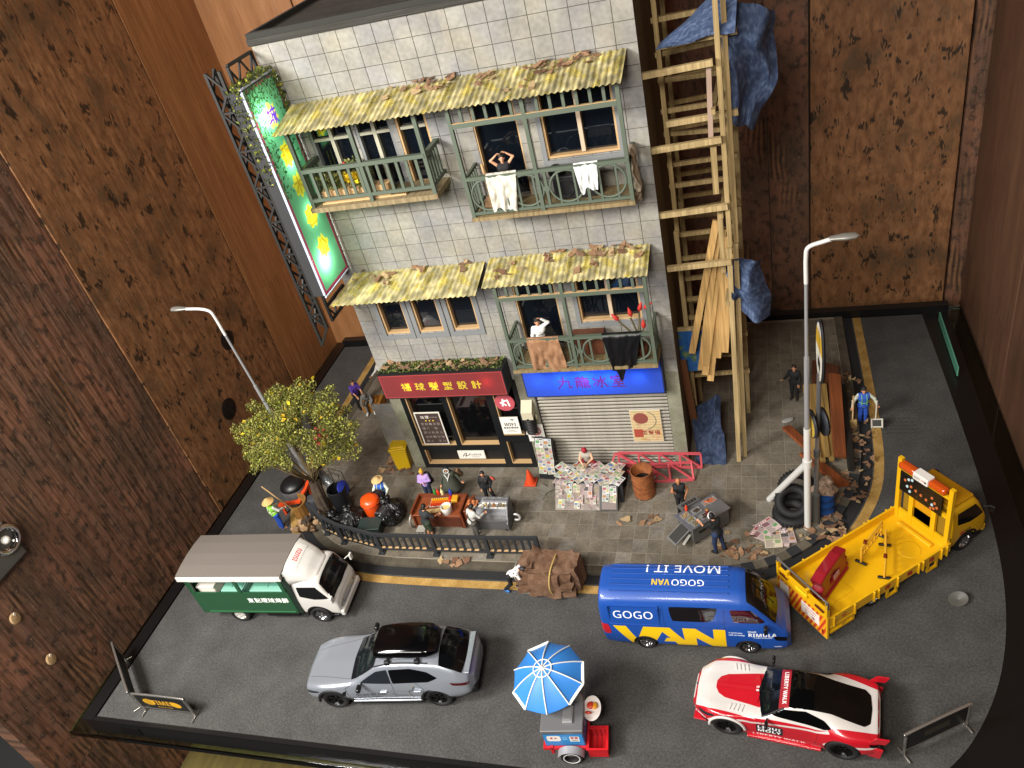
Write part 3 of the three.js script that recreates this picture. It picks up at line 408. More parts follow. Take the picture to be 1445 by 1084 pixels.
// ================================================================ VEHICLES (local frame: +x forward, y up, near side = +z after placing)
function weld(g, crease) { g = prep(g); return crease ? toCreasedNormals(g, crease) : g; }
function loft(st, k = 6, m = 4, lin = false) {       // stations [x, [[z,y]...]] from bottom centre over the side to the top centre
  const n = st[0][1].length, nr = (n - 1) * m + 1, cols = [], xs = [];
  const cr = (p0, p1, p2, p3, t) => 0.5 * (2 * p1 + (p2 - p0) * t + (2 * p0 - 5 * p1 + 4 * p2 - p3) * t * t + (3 * p1 - p0 - 3 * p2 + p3) * t * t * t);
  for (let s = 0; s < st.length - 1; s++) for (let i = 0; i < k + (s === st.length - 2); i++) {
    const t = i / k, q = [st[Math.max(0, s - 1)], st[s], st[s + 1], st[Math.min(st.length - 1, s + 2)]];
    const ctl = st[s][1].map((_, j) => [0, 1].map((c) => cr(q[0][1][j][c], q[1][1][j][c], q[2][1][j][c], q[3][1][j][c], t)));
    xs.push(st[s][0] + (st[s + 1][0] - st[s][0]) * t);
    const ring = [];
    for (let j = 0; j < nr; j++) { const a = Math.min(n - 2, Math.floor(j / m)), u = j / m - a, P = [ctl[Math.max(0, a - 1)], ctl[a], ctl[a + 1], ctl[Math.min(n - 1, a + 2)]]; ring.push([0, 1].map((c) => lin ? P[1][c] + (P[2][c] - P[1][c]) * u : 0.45 * (P[1][c] + (P[2][c] - P[1][c]) * u) + 0.55 * cr(P[0][c], P[1][c], P[2][c], P[3][c], u))); }
    ring[0][0] = 0; ring[nr - 1][0] = 0; cols.push(ring);
  }
  const pos = [], idx = [], L = 2 * nr - 2, C = cols.length;
  cols.forEach((r, i) => { for (let j = 0; j < nr; j++) pos.push(xs[i], r[j][1], r[j][0]); for (let j = nr - 2; j > 0; j--) pos.push(xs[i], r[j][1], -r[j][0]); });
  for (let i = 0; i < C - 1; i++) for (let j = 0; j < L; j++) { const a = i * L + j, b = i * L + (j + 1) % L, c = a + L, d = b + L; idx.push(a, b, c, b, d, c); }
  for (const e of [0, C - 1]) { const r = cols[e], my = (r[0][1] + r[nr - 1][1]) / 2, id = pos.length / 3; pos.push(xs[e], my, 0); for (let j = 0; j < L; j++) { const a = e * L + j, b = e * L + (j + 1) % L; e ? idx.push(a, b, id) : idx.push(b, a, id); } }
  const g = new THREE.BufferGeometry(); g.setAttribute('position', new THREE.Float32BufferAttribute(pos, 3)); g.setIndex(idx);
  if (xs[0] < xs[C - 1]) { const I = g.index.array; for (let i = 0; i < I.length; i += 3) { const t = I[i]; I[i] = I[i + 1]; I[i + 1] = t; } }
  g.computeVertexNormals();
  const ringAt = (x) => { let i = 0; const up = xs[C - 1] > xs[0]; while (i < C - 2 && (up ? xs[i + 1] < x : xs[i + 1] > x)) i++; const t = Math.max(0, Math.min(1, (x - xs[i]) / (xs[i + 1] - xs[i]))); return cols[i].map((p, j) => [p[0] + (cols[i + 1][j][0] - p[0]) * t, p[1] + (cols[i + 1][j][1] - p[1]) * t]); };
  const sideZ = (x, y) => { const r = ringAt(x); let z = 0; for (let j = 1; j < nr; j++) { const [a, b] = [r[j - 1], r[j]]; if ((a[1] - y) * (b[1] - y) <= 0 && a[1] !== b[1]) z = Math.max(z, a[0] + (b[0] - a[0]) * (y - a[1]) / (b[1] - a[1])); } return z; };
  const topY = (x, z) => { const r = ringAt(x); z = Math.abs(z); let y = -1; for (let j = 1; j < nr; j++) { const [a, b] = [r[j - 1], r[j]]; if ((a[0] - z) * (b[0] - z) <= 0) y = Math.max(y, a[0] === b[0] ? Math.max(a[1], b[1]) : a[1] + (b[1] - a[1]) * (z - a[0]) / (b[0] - a[0])); } return y; };
  return { g, sideZ, topY };
}
function subdiv(g, n) {
  g = g.index ? g.toNonIndexed() : g; let p = Array.from(g.attributes.position.array);
  for (let s = 0; s < n; s++) { const o = []; for (let i = 0; i < p.length; i += 9) { const v = [0, 3, 6].map((k) => [p[i + k], p[i + k + 1]]), mm = [0, 1, 2].map((k) => [(v[k][0] + v[(k + 1) % 3][0]) / 2, (v[k][1] + v[(k + 1) % 3][1]) / 2]); for (const t of [[v[0], mm[0], mm[2]], [mm[0], v[1], mm[1]], [mm[2], mm[1], v[2]], [mm[0], mm[1], mm[2]]]) for (const q of t) o.push(q[0], q[1], 0); } p = o; }
  return p;
}
function patch(B, kind, pts, off = 0.012, sgn = 1, n = 3, sm = true) {      // a thin pane that follows the body: kind 'side' pts (x,y), 'top' pts (x,z)
  let cs = pts; if (sm) cs = new THREE.CatmullRomCurve3(pts.map((p) => V(p[0], p[1], 0)), true, 'catmullrom', typeof sm === 'number' ? sm : 0.18).getPoints(pts.length * 4).slice(0, -1).map((p) => [p.x, p.y]);
  const p = subdiv(new THREE.ShapeGeometry(poly(cs)), n), o = [], f = (a, b) => kind === 'side' ? [a, b, sgn * (B.sideZ(a, b))] : [a, B.topY(a, b), b];
  const nn = (a, b) => { const e = 0.03, P = V(...f(a, b)), X = V(...f(a + e, b)).sub(P), Y = V(...f(a, b + e)).sub(P), N = X.cross(Y).normalize(); if (kind === 'side' ? N.z * sgn < 0 : N.y < 0) N.negate(); return N; };
  const no = [];
  for (let i = 0; i < p.length; i += 3) { const P = f(p[i], p[i + 1]), N = nn(p[i], p[i + 1]); o.push(P[0] + N.x * off, P[1] + N.y * off, P[2] + N.z * off); no.push(N.x, N.y, N.z); }
  for (let i = 0; i < o.length; i += 9) { const a = V(o[i], o[i + 1], o[i + 2]), b = V(o[i + 3], o[i + 4], o[i + 5]), c = V(o[i + 6], o[i + 7], o[i + 8]), N = b.clone().sub(a).cross(c.clone().sub(a)); if (N.dot(V(no[i], no[i + 1], no[i + 2])) < 0) for (let k = 0; k < 3; k++) { [o[i + 3 + k], o[i + 6 + k]] = [o[i + 6 + k], o[i + 3 + k]]; [no[i + 3 + k], no[i + 6 + k]] = [no[i + 6 + k], no[i + 3 + k]]; } }
  const g = new THREE.BufferGeometry(); g.setAttribute('position', new THREE.Float32BufferAttribute(o, 3)); g.setAttribute('normal', new THREE.Float32BufferAttribute(no, 3)); return prep(g);
}
const csg = new Evaluator(); csg.useGroups = false; csg.attributes = ['position', 'normal'];
function carve(g, tools) { g.deleteAttribute('uv'); let b = new Brush(g); b.updateMatrixWorld(); for (const t of tools) { t.deleteAttribute('uv'); const c = new Brush(t); c.updateMatrixWorld(); b = csg.evaluate(b, c, SUBTRACTION); } const r = b.geometry; r.clearGroups?.(); return prep(r); }
// livery atlas: bottom third near side, middle far side, top third plan view; [x0,x1] length, [0,H] height, half width Wd
function livery(g, x0, x1, H, Wd) {
  const p = g.attributes.position, u = new Float32Array(p.count * 2), a = V(0, 0, 0), b = V(0, 0, 0), c = V(0, 0, 0);
  for (let i = 0; i < p.count; i += 3) {
    a.fromBufferAttribute(p, i); b.fromBufferAttribute(p, i + 1); c.fromBufferAttribute(p, i + 2);
    const n = b.clone().sub(a).cross(c.clone().sub(a)).normalize(), top = n.y > 0.62 && Math.abs(n.y) > Math.abs(n.z);
    [a, b, c].forEach((q, k) => { const s = (q.x - x0) / (x1 - x0); let v, uu = s; if (top) v = 2 / 3 + (0.5 + q.z / (2 * Wd)) / 3 * 0.999; else { const t = Math.max(0, Math.min(1, q.y / H)) * 0.3333; const near = Math.abs(n.z) > 0.2 ? n.z > 0 : q.z > 0; v = near ? t : 1 / 3 + t; } u[(i + k) * 2] = Math.max(0.001, Math.min(0.999, uu)); u[(i + k) * 2 + 1] = v; });
  }
  g.setAttribute('uv', new THREE.BufferAttribute(u, 2)); return g;
}
// draws a livery canvas 2048 x 1536; side(ctx, near) and top(ctx) draw in metres: x forward, y up (side) or z (top, near side = +)
function liveryTex(base, x0, x1, H, Wd, side, top) {
  return tex(1536, 1152, (c) => {
    c.fillStyle = base; c.fillRect(0, 0, 1536, 1152); const sx = 1536 / (x1 - x0);
    for (const near of [1, 0]) { c.save(); const yb = near ? 1152 : 768; c.beginPath(); c.rect(0, yb - 384, 1536, 384); c.clip(); c.setTransform(sx, 0, 0, -384 / H, -x0 * sx, yb); side?.(c, near); c.restore(); }
    c.save(); c.beginPath(); c.rect(0, 0, 1536, 384); c.clip(); c.setTransform(sx, 0, 0, -384 / (2 * Wd), -x0 * sx, 192); top?.(c); c.restore();
  });
}
function wr(c, s, x, y, h, o = {}) {                  // upright writing inside a flipped frame: base line (x,y), height h, stretched to width o.w
  c.save(); c.translate(x, y); c.rotate(o.rot ?? 0); c.scale((o.flip ? -1 : 1), -1); c.font = (o.font ?? 'bold ') + '100px sans-serif'; c.fillStyle = o.color ?? '#fff'; const m = c.measureText(s).width; c.scale(o.w ? o.w / m : h / 72, h / 72); if (o.raw) c.scale(1, -1); c.fillText(s, 0, 0); c.restore();
}
function pl2(c, pts, fill, stroke, lw = 0.03) { c.beginPath(); pts.forEach((p, i) => c[i ? 'lineTo' : 'moveTo'](...p)); if (fill) { c.closePath(); c.fillStyle = fill; c.fill(); } if (stroke) { c.strokeStyle = stroke; c.lineWidth = lw; c.stroke(); } }
const TYRE = M('#121213', 0.75), CHROME = M('#cfd0d2', 0.18, 1);
function wheelGeo(r, w, o) {
  const t = put(lathe([[r * 0.6, -w / 2], [r * 0.9, -w / 2], [r, -w * 0.36], [r, w * 0.36], [r * 0.9, w / 2], [r * 0.6, w / 2], [r * 0.6, -w / 2]], 32), [0, 0, 0], [Math.PI / 2, 0, 0]);
  const rim = [put(lathe([[0.001, w * 0.18], [r * 0.12, w * 0.24], [r * 0.16, w * 0.1], [r * 0.5, w * 0.02], [r * 0.57, w * 0.42], [r * 0.64, w * 0.46]], 28), [0, 0, 0], [Math.PI / 2, 0, 0])];
  for (let i = 0; i < o.n; i++) for (const d of o.twin ? [-0.16, 0.16] : [0]) { const a = i / o.n * Math.PI * 2; rim.push(bar([Math.cos(a) * r * 0.1, Math.sin(a) * r * 0.1, w * 0.26], [Math.cos(a + d) * r * 0.6, Math.sin(a + d) * r * 0.6, w * 0.38], r * (o.sw ?? 0.14), w * 0.14)); }
  return [t, mg(rim)];
}
function wheels(t, list, r, w, mat, o = { n: 5 }) {
  const [a, b] = wheelGeo(r, w, o);
  for (const [x, z] of list) { const g = grp('wheel', t, [x, r, z]); if (z < 0) g.rotation.y = Math.PI; mesh('tyre', a, TYRE, g); mesh('rim', b, mat, g); }
}
const PAINT = (map, o = {}) => new THREE.MeshPhysicalMaterial({ map, roughness: o.rough ?? 0.42, metalness: o.metal ?? 0, clearcoat: o.coat ?? 0.7, clearcoatRoughness: 0.12 });
const ring7 = (yb, w, ym, wm, ybelt, wbelt, yr, wr_, yt) => [[0, yb], [w * 0.8, yb], [w, yb + 0.1], [wm, ym], [wbelt, ybelt], [wr_, yr], [wr_ * 0.55, yt - 0.02], [0, yt]];
const well = (x, r, z0, z1) => put(new THREE.CylinderGeometry(r, r, z1 - z0, 32), [x, r * 0.93, (z0 + z1) / 2], [Math.PI / 2, 0, 0]);

// ---------------------------------------------------------------- blue van (nose to +x)
{
  const t = thing('van', 'blue delivery van with yellow lettering on its side beside the kerb', 'van', [13.98, RD, 8.36], 0.02);
  const st = [[-3.22, ring7(0.42, 0.78, 0.9, 0.86, 1.5, 0.86, 2.2, 0.76, 2.5)], [-3.14, ring7(0.3, 0.88, 0.9, 0.95, 1.55, 0.94, 2.42, 0.82, 2.7)], [-2.6, ring7(0.26, 0.92, 0.9, 0.98, 1.6, 0.96, 2.5, 0.84, 2.76)], [0, ring7(0.26, 0.92, 0.9, 0.98, 1.6, 0.96, 2.5, 0.84, 2.78)], [1.5, ring7(0.26, 0.92, 0.9, 0.98, 1.6, 0.96, 2.48, 0.83, 2.74)], [1.9, ring7(0.26, 0.92, 0.9, 0.98, 1.55, 0.96, 2.32, 0.82, 2.58)], [2.35, ring7(0.26, 0.92, 0.85, 0.97, 1.45, 0.95, 1.86, 0.82, 2.1)], [2.72, ring7(0.28, 0.9, 0.8, 0.95, 1.28, 0.92, 1.46, 0.8, 1.58)], [2.98, ring7(0.3, 0.84, 0.75, 0.9, 1.08, 0.87, 1.22, 0.76, 1.3)], [3.1, ring7(0.36, 0.7, 0.7, 0.74, 0.9, 0.72, 1.0, 0.64, 1.06)]];
  const B = loft(st, 6, 4), W4 = [[-1.75, 0.78], [1.72, 0.78], [-1.75, -0.78], [1.72, -0.78]];
  const g = livery(carve(B.g, [-1.75, 1.72].flatMap((x) => [well(x, 0.43, 0.55, 1.3), well(x, 0.43, -1.3, -0.55)])), -3.3, 3.2, 2.9, 1);
  const tx = liveryTex('#174a9f', -3.3, 3.2, 2.9, 1, (c, near) => {
    const ln = '#123c7e'; pl2(c, [[1.0, 0.35], [1.0, 2.35]], 0, ln, 0.03); pl2(c, [[-1.0, 1.4], [-1.0, 2.4]], 0, ln, 0.03); pl2(c, [[2.2, 0.5], [2.25, 1.6]], 0, ln, 0.025); pl2(c, [[-3.2, 1.42], [1, 1.42]], 0, ln, 0.02);
    const f = near ? {} : { flip: 1 };
    if (near) { wr(c, 'GOGO', -2.75, 1.76, 0.34, { w: 1.42, font: '' }); 
      const Y = '#f0c50e'; pl2(c, [[-2.8, 1.36], [-2.35, 1.36], [-2.02, 0.62], [-1.75, 1.36], [-1.3, 1.36], [-1.8, 0.3], [-2.2, 0.3]], Y); pl2(c, [[-1.5, 1.36], [-0.85, 1.36], [-0.12, 0.3], [-0.62, 0.3], [-0.72, 0.55], [-1.1, 0.55], [-1.0, 0.78], [-0.86, 0.78], [-1.12, 1.12], [-1.4, 0.5], [-1.75, 0.5]], Y); pl2(c, [[-0.42, 1.36], [0.02, 1.36], [0.6, 0.82], [0.6, 1.36], [1.0, 1.36], [1.0, 0.28], [0.62, 0.28], [0.02, 0.86], [0.02, 0.28], [-0.36, 0.28]], Y); pl2(c, [[-1.13, 1.0], [-0.98, 0.86], [-1.2, 0.86]], '#174a9f');
      wr(c, 'Shell', 1.72, 1.28, 0.08, { w: 0.28 }); wr(c, 'RIMULA', 1.72, 1.06, 0.17, { w: 0.92 }); wr(c, 'Lubricants', 1.9, 0.98, 0.05, { w: 0.6 }); wr(c, 'To advertise please', 1.1, 1.2, 0.06, { w: 0.45 }); wr(c, 'call us today', 1.1, 1.08, 0.07, { w: 0.52 }); wr(c, 'HIRE', 2.55, 0.48, 0.07, { w: 0.25 }); }
    else { wr(c, 'GOGO', 1.4, 1.76, 0.34, { w: 1.42, font: '', flip: 1 }); wr(c, 'VAN', 1.6, 0.35, 0.9, { w: 3.2, color: '#f0c50e', flip: 1 }); }
    pl2(c, [[-3.3, 0.95], [-3.02, 0.95], [-3.08, 1.42], [-3.3, 1.42]], '#c02a30');
  }, (c) => { for (const z of [-0.62, -0.4, -0.18, 0.06, 0.3, 0.54]) pl2(c, [[-2.8, z], [1.2, z]], 0, '#154390', 0.035);
    // writing on the roof reads from the far side
    wr(c, 'MOVE IT !', 0.98, -0.62, 0.36, { w: 2.6, font: '', flip: 1 }); wr(c, 'GOGO', 0.42, 0.06, 0.25, { w: 1.12, font: '', flip: 1 }); wr(c, 'VAN', -0.74, 0.06, 0.25, { w: 0.64, font: 'bold ', color: '#f0c50e', flip: 1 }); });
  const vanPaint = PAINT(tx, { rough: 0.5, coat: 0.4 }); mesh('body', g, vanPaint, t);
  for (const z of [-0.62, -0.4, -0.18, 0.06, 0.3, 0.54]) { const y = B.topY(-1, z); mesh('roof_rib', livery(prep(rbox(4, 0.03, 0.05, 0.012, [-0.8, y + 0.004, z])), -3.3, 3.2, 2.9, 1), vanPaint, t); }
  const gl = M('#100d10', 0.07);
  for (const s of [1, -1]) {
    mesh('side_window', patch(B, 'side', [[-0.78, 2.36], [0.78, 2.36], [0.62, 1.82], [0.4, 1.72], [-0.7, 1.72]], 0.008, s, 3, 0.1), gl, t); mesh('door_window', patch(B, 'side', [[1.2, 2.3], [1.85, 2.28], [2.28, 1.78], [2.2, 1.72], [1.3, 1.76]], 0.008, s, 3, 0.1), M('#2a0f16', 0.08, 0, { clearcoat: 1 }), t);
    mesh('headlight', patch(B, 'side', [[2.55, 1.12], [2.98, 1.02], [3.05, 0.84], [2.62, 0.9]], 0.01, s, 2), M('#16181c', 0.1, 0.3, { clearcoat: 1 }), t); mesh('tail_light', patch(B, 'side', [[-3.16, 1.42], [-2.96, 1.4], [-2.9, 0.95], [-3.12, 0.92]], 0.012, s, 2), M('#b3202a', 0.3), t);
    const mi = mesh('mirror', [rbox(0.12, 0.3, 0.22, 0.05, [2.3, 1.62, s * 1.1]), rod([2.3, 1.55, s * 0.9], [2.3, 1.55, s * 1.05], 0.03)], M('#101114', 0.4), t);
    if (s > 0) mesh('side_panel', [bx(-2.9, -1.15, 1.44, 1.47, 0.945, 0.985), bx(-2.9, -1.15, 2.36, 2.4, 0.86, 0.93), bx(-2.9, -2.86, 1.47, 2.36, 0.9, 0.955), bx(-1.2, -1.15, 1.47, 2.36, 0.92, 0.975)], M('#174a9f', 0.5, 0, { clearcoat: 0.4 }), t);
  }
  mesh('windscreen', patch(B, 'top', [[1.74, -0.7], [1.74, 0.7], [2.62, 0.78], [2.72, 0], [2.62, -0.78]], 0.01, 1, 4, 0.08), M('#100d0b', 0.12), t);
  mesh('wiper', [tube([[2.6, B.topY(2.6, 0.1) + 0.03, 0.1], [2.2, B.topY(2.2, 0) + 0.04, 0], [1.95, B.topY(1.95, -0.05) + 0.03, -0.05]], 0.015, 5)], BLACK, t);
  mesh('grille', rbox(0.05, 0.3, 1.2, 0.02, [3.09, 0.82, 0]), M('#23262a', 0.3, 0.6), t); mesh('bumper', rbox(0.16, 0.26, 1.5, 0.06, [3.03, 0.45, 0]), M('#174a9f', 0.45), t);
  mesh('underbody', bx(-2.9, 2.7, 0.25, 0.6, -0.6, 0.6), BLACK, t);
  wheels(t, W4, 0.36, 0.26, CHROME, { n: 5, sw: 0.2 });
}
// ---------------------------------------------------------------- silver SUV with roof box (nose to -x)
{
  const t = thing('suv', 'silver suv with glossy black roof box and dark rear glass', 'suv', [3.17, RD, 11.35], Math.PI + 0.115);
  // local: near side is -z here, so turn the drawing the other way round
  const H = 2.15, st = [[3.1, ring7(0.5, 0.55, 0.7, 0.72, 0.92, 0.68, 1.0, 0.6, 1.04)], [2.98, ring7(0.34, 0.85, 0.7, 1.0, 1.02, 0.94, 1.12, 0.8, 1.15)], [2.5, ring7(0.3, 1.0, 0.72, 1.14, 1.14, 1.08, 1.24, 0.92, 1.27)], [1.95, ring7(0.3, 1.04, 0.75, 1.2, 1.2, 1.12, 1.3, 0.95, 1.34)], [1.15, ring7(0.3, 1.04, 0.75, 1.16, 1.26, 1.1, 1.38, 0.95, 1.42)], [0.75, ring7(0.3, 1.04, 0.75, 1.14, 1.3, 1.09, 1.56, 0.92, 1.62)], [0, ring7(0.3, 1.04, 0.75, 1.13, 1.28, 1.09, 1.96, 0.86, 2.05)], [-0.8, ring7(0.3, 1.04, 0.75, 1.13, 1.3, 1.09, 2.06, 0.86, 2.14)], [-1.6, ring7(0.3, 1.04, 0.78, 1.18, 1.34, 1.12, 2.04, 0.86, 2.13)], [-2.2, ring7(0.32, 1.06, 0.8, 1.23, 1.4, 1.14, 1.97, 0.86, 2.07)], [-2.8, ring7(0.4, 1.04, 0.82, 1.18, 1.4, 1.1, 1.72, 0.88, 1.86)], [-3.2, ring7(0.55, 0.95, 0.85, 1.08, 1.26, 1.0, 1.42, 0.84, 1.5)], [-3.38, ring7(0.68, 0.6, 0.85, 0.74, 1.1, 0.7, 1.2, 0.6, 1.22)]].reverse();
  const B = loft(st, 6, 4), ax = [1.98, -1.98];
  const g = livery(carve(B.g, ax.flatMap((x) => [well(x, 0.56, 0.68, 1.5), well(x, 0.56, -1.5, -0.68)])), -3.5, 3.2, H, 1.3);
  const tx = liveryTex('#989ea8', -3.5, 3.2, H, 1.3, (c, near) => {
    const ln = '#4c5058'; pl2(c, [[1.3, 0.45], [1.36, 1.2], [1.0, 1.4]], 0, ln, 0.02); pl2(c, [[-0.44, 0.4], [-0.44, 1.4]], 0, ln, 0.02); pl2(c, [[-1.35, 0.6], [-1.6, 1.1], [-1.35, 1.4]], 0, ln, 0.02); pl2(c, [[1.4, 0.9], [0.6, 0.9], [-0.25, 1.0], [-1.1, 0.98]], 0, '#7c828c', 0.02);
    if (!near) { wr(c, 'GOLDEN ART ROAD', 1.05, 0.78, 0.12, { w: 1.15, flip: 1, color: '#26282e' }); wr(c, 'HONG KONG', 1.0, 0.6, 0.14, { w: 0.9, flip: 1, color: '#202228' }); pl2(c, [[-0.3, 0.9], [-0.6, 0.74], [-0.85, 0.78], [-0.95, 0.6], [-0.7, 0.5], [-0.9, 0.46]], 0, ln, 0.025); pl2(c, [[-1.25, 1.25], [-1.15, 1.05], [-1.0, 1.0], [-1.05, 0.75], [-1.05, 0.5]], 0, ln, 0.035); for (const p of [[-1.2, 1.28], [-0.98, 0.72], [-0.8, 0.5], [-1.02, 0.5]]) { c.fillStyle = '#b9a05a'; c.beginPath(); c.arc(p[0], p[1], 0.035, 0, 7); c.fill(); } }
  }, (c) => { pl2(c, [[2.9, -0.55], [1.1, -0.85]], 0, '#6c7078', 0.02); pl2(c, [[2.9, 0.55], [1.1, 0.85]], 0, '#6c7078', 0.02); });
  mesh('body', g, PAINT(tx, { rough: 0.28, metal: 0.45, coat: 1 }), t);
  const gl = M('#08090b', 0.07);
  for (const s of [1, -1]) {
    mesh('front_window', patch(B, 'side', [[0.74, 1.42], [0.05, 1.86], [-0.38, 1.94], [-0.42, 1.38]], 0.01, s, 3, 0.06), M('#20242a', 0.07, 0, { clearcoat: 1 }), t); mesh('rear_window', patch(B, 'side', [[-0.5, 1.38], [-0.46, 1.94], [-1.25, 1.98], [-1.85, 1.84], [-2.2, 1.62], [-1.8, 1.46]], 0.01, s, 3, 0.06), gl, t);
    mesh('headlight', patch(B, 'side', [[2.98, 0.98], [2.5, 1.06], [2.45, 1.0], [2.9, 0.88]], 0.012, s, 2), M('#17191c', 0.1, 0, { clearcoat: 1 }), t); mesh('tail_light', patch(B, 'side', [[-2.62, 1.42], [-3.2, 1.28], [-3.22, 1.18], [-2.7, 1.3]], 0.012, s, 2), M('#4a1218', 0.15, 0, { clearcoat: 1 }), t);
    for (const x of ax) mesh('wheel_arch', put(new THREE.TorusGeometry(0.6, 0.055, 8, 24, Math.PI * 0.94), [x, 0.5, s * 1.13]), M('#191a1c', 0.6), t);
    mesh('side_vent', patch(B, 'side', [[1.62, 0.86], [1.5, 1.04], [1.36, 1.1], [1.44, 0.86]], 0.008, s, 2, 0), BLACK, t);
    mesh('mirror', [rbox(0.16, 0.2, 0.3, 0.07, [0.7, 1.46, s * 1.3]), rod([0.68, 1.4, s * 1.0], [0.7, 1.42, s * 1.25], 0.03)], M('#141516', 0.3), t); mesh('sill', rbox(2.7, 0.12, 0.1, 0.03, [0, 0.3, s * 1.06]), BLACK, t); mesh('sill_trim', rbox(2.6, 0.09, 0.06, 0.03, [0, 0.41, s * 1.1]), M('#b9bec8', 0.25, 0.5), t); mesh('door_handle', rbox(0.26, 0.05, 0.05, 0.02, [-1.35, 1.06, s * 1.19]), M('#b9bec8', 0.25, 0.5), t); mesh('door_handle', rbox(0.26, 0.05, 0.05, 0.02, [-0.05, 1.0, s * 1.15]), M('#b9bec8', 0.25, 0.5), t);
    mesh('roof_rail', tube([[0.1, B.topY(0.1, 0.78) + 0.03, 0.78 * s], [-0.8, B.topY(-0.8, 0.78) + 0.06, 0.78 * s], [-1.9, B.topY(-1.9, 0.78) + 0.03, 0.78 * s]], 0.028, 6), BLACK, t);
  }
  mesh('windscreen', patch(B, 'top', [[1.12, -0.88], [1.2, 0], [1.12, 0.88], [0.12, 0.78], [0.08, 0], [0.12, -0.78]], 0.012, 1, 4, 0.1), M('#12161a', 0.1), t);
  mesh('rear_glass', patch(B, 'top', [[-2.3, -0.8], [-2.24, 0], [-2.3, 0.8], [-3.02, 0.84], [-3.14, 0], [-3.02, -0.84]], 0.012, 1, 4, 0.1), gl, t);
  mesh('rear_bumper', rbox(0.3, 0.3, 1.8, 0.1, [-3.2, 0.58, 0]), M('#1a1b1d', 0.5), t); mesh('grille', rbox(0.1, 0.3, 1.3, 0.05, [3.06, 0.66, 0]), M('#101113', 0.5), t); mesh('spoiler', rbox(0.2, 0.05, 1.7, 0.02, [-3.2, 1.56, 0]), M('#9aa0aa', 0.25, 0.5), t); mesh('underbody', bx(-2.9, 2.8, 0.25, 0.6, -0.68, 0.68), BLACK, t);
  const bxs = loft([[0.18, [[0, 0], [0.3, 0], [0.36, 0.05], [0.32, 0.12], [0.18, 0.15], [0, 0.16]]], [-0.05, [[0, -0.03], [0.5, -0.03], [0.62, 0.06], [0.6, 0.22], [0.4, 0.31], [0, 0.33]]], [-1.0, [[0, -0.03], [0.54, -0.03], [0.68, 0.08], [0.64, 0.3], [0.45, 0.4], [0, 0.43]]], [-2.0, [[0, -0.03], [0.52, -0.03], [0.66, 0.08], [0.62, 0.26], [0.42, 0.36], [0, 0.38]]], [-2.3, [[0, 0], [0.4, 0], [0.5, 0.06], [0.46, 0.14], [0.3, 0.2], [0, 0.21]]]].reverse(), 5, 4);
  const rb = grp('roof_box', t, [0.05, 2.2, 0]); mesh('lid', bxs.g, M('#050506', 0.1), rb); for (const x of [-0.5, -1.6]) for (const s of [1, -1]) mesh('clamp', rbox(0.2, 0.2, 0.14, 0.03, [x, -0.08, s * 0.74]), BLACK, rb); mesh('cross_bar', [bx(-0.54, -0.46, -0.08, -0.03, -0.72, 0.72), bx(-1.64, -1.56, -0.08, -0.03, -0.72, 0.72)], BLACK, rb);
  wheels(t, [[1.98, 0.95], [-1.98, 0.95], [1.98, -0.95], [-1.98, -0.95]], 0.5, 0.36, M('#2a2a2c', 0.25, 0.8), { n: 5, twin: 1, sw: 0.1 });
}
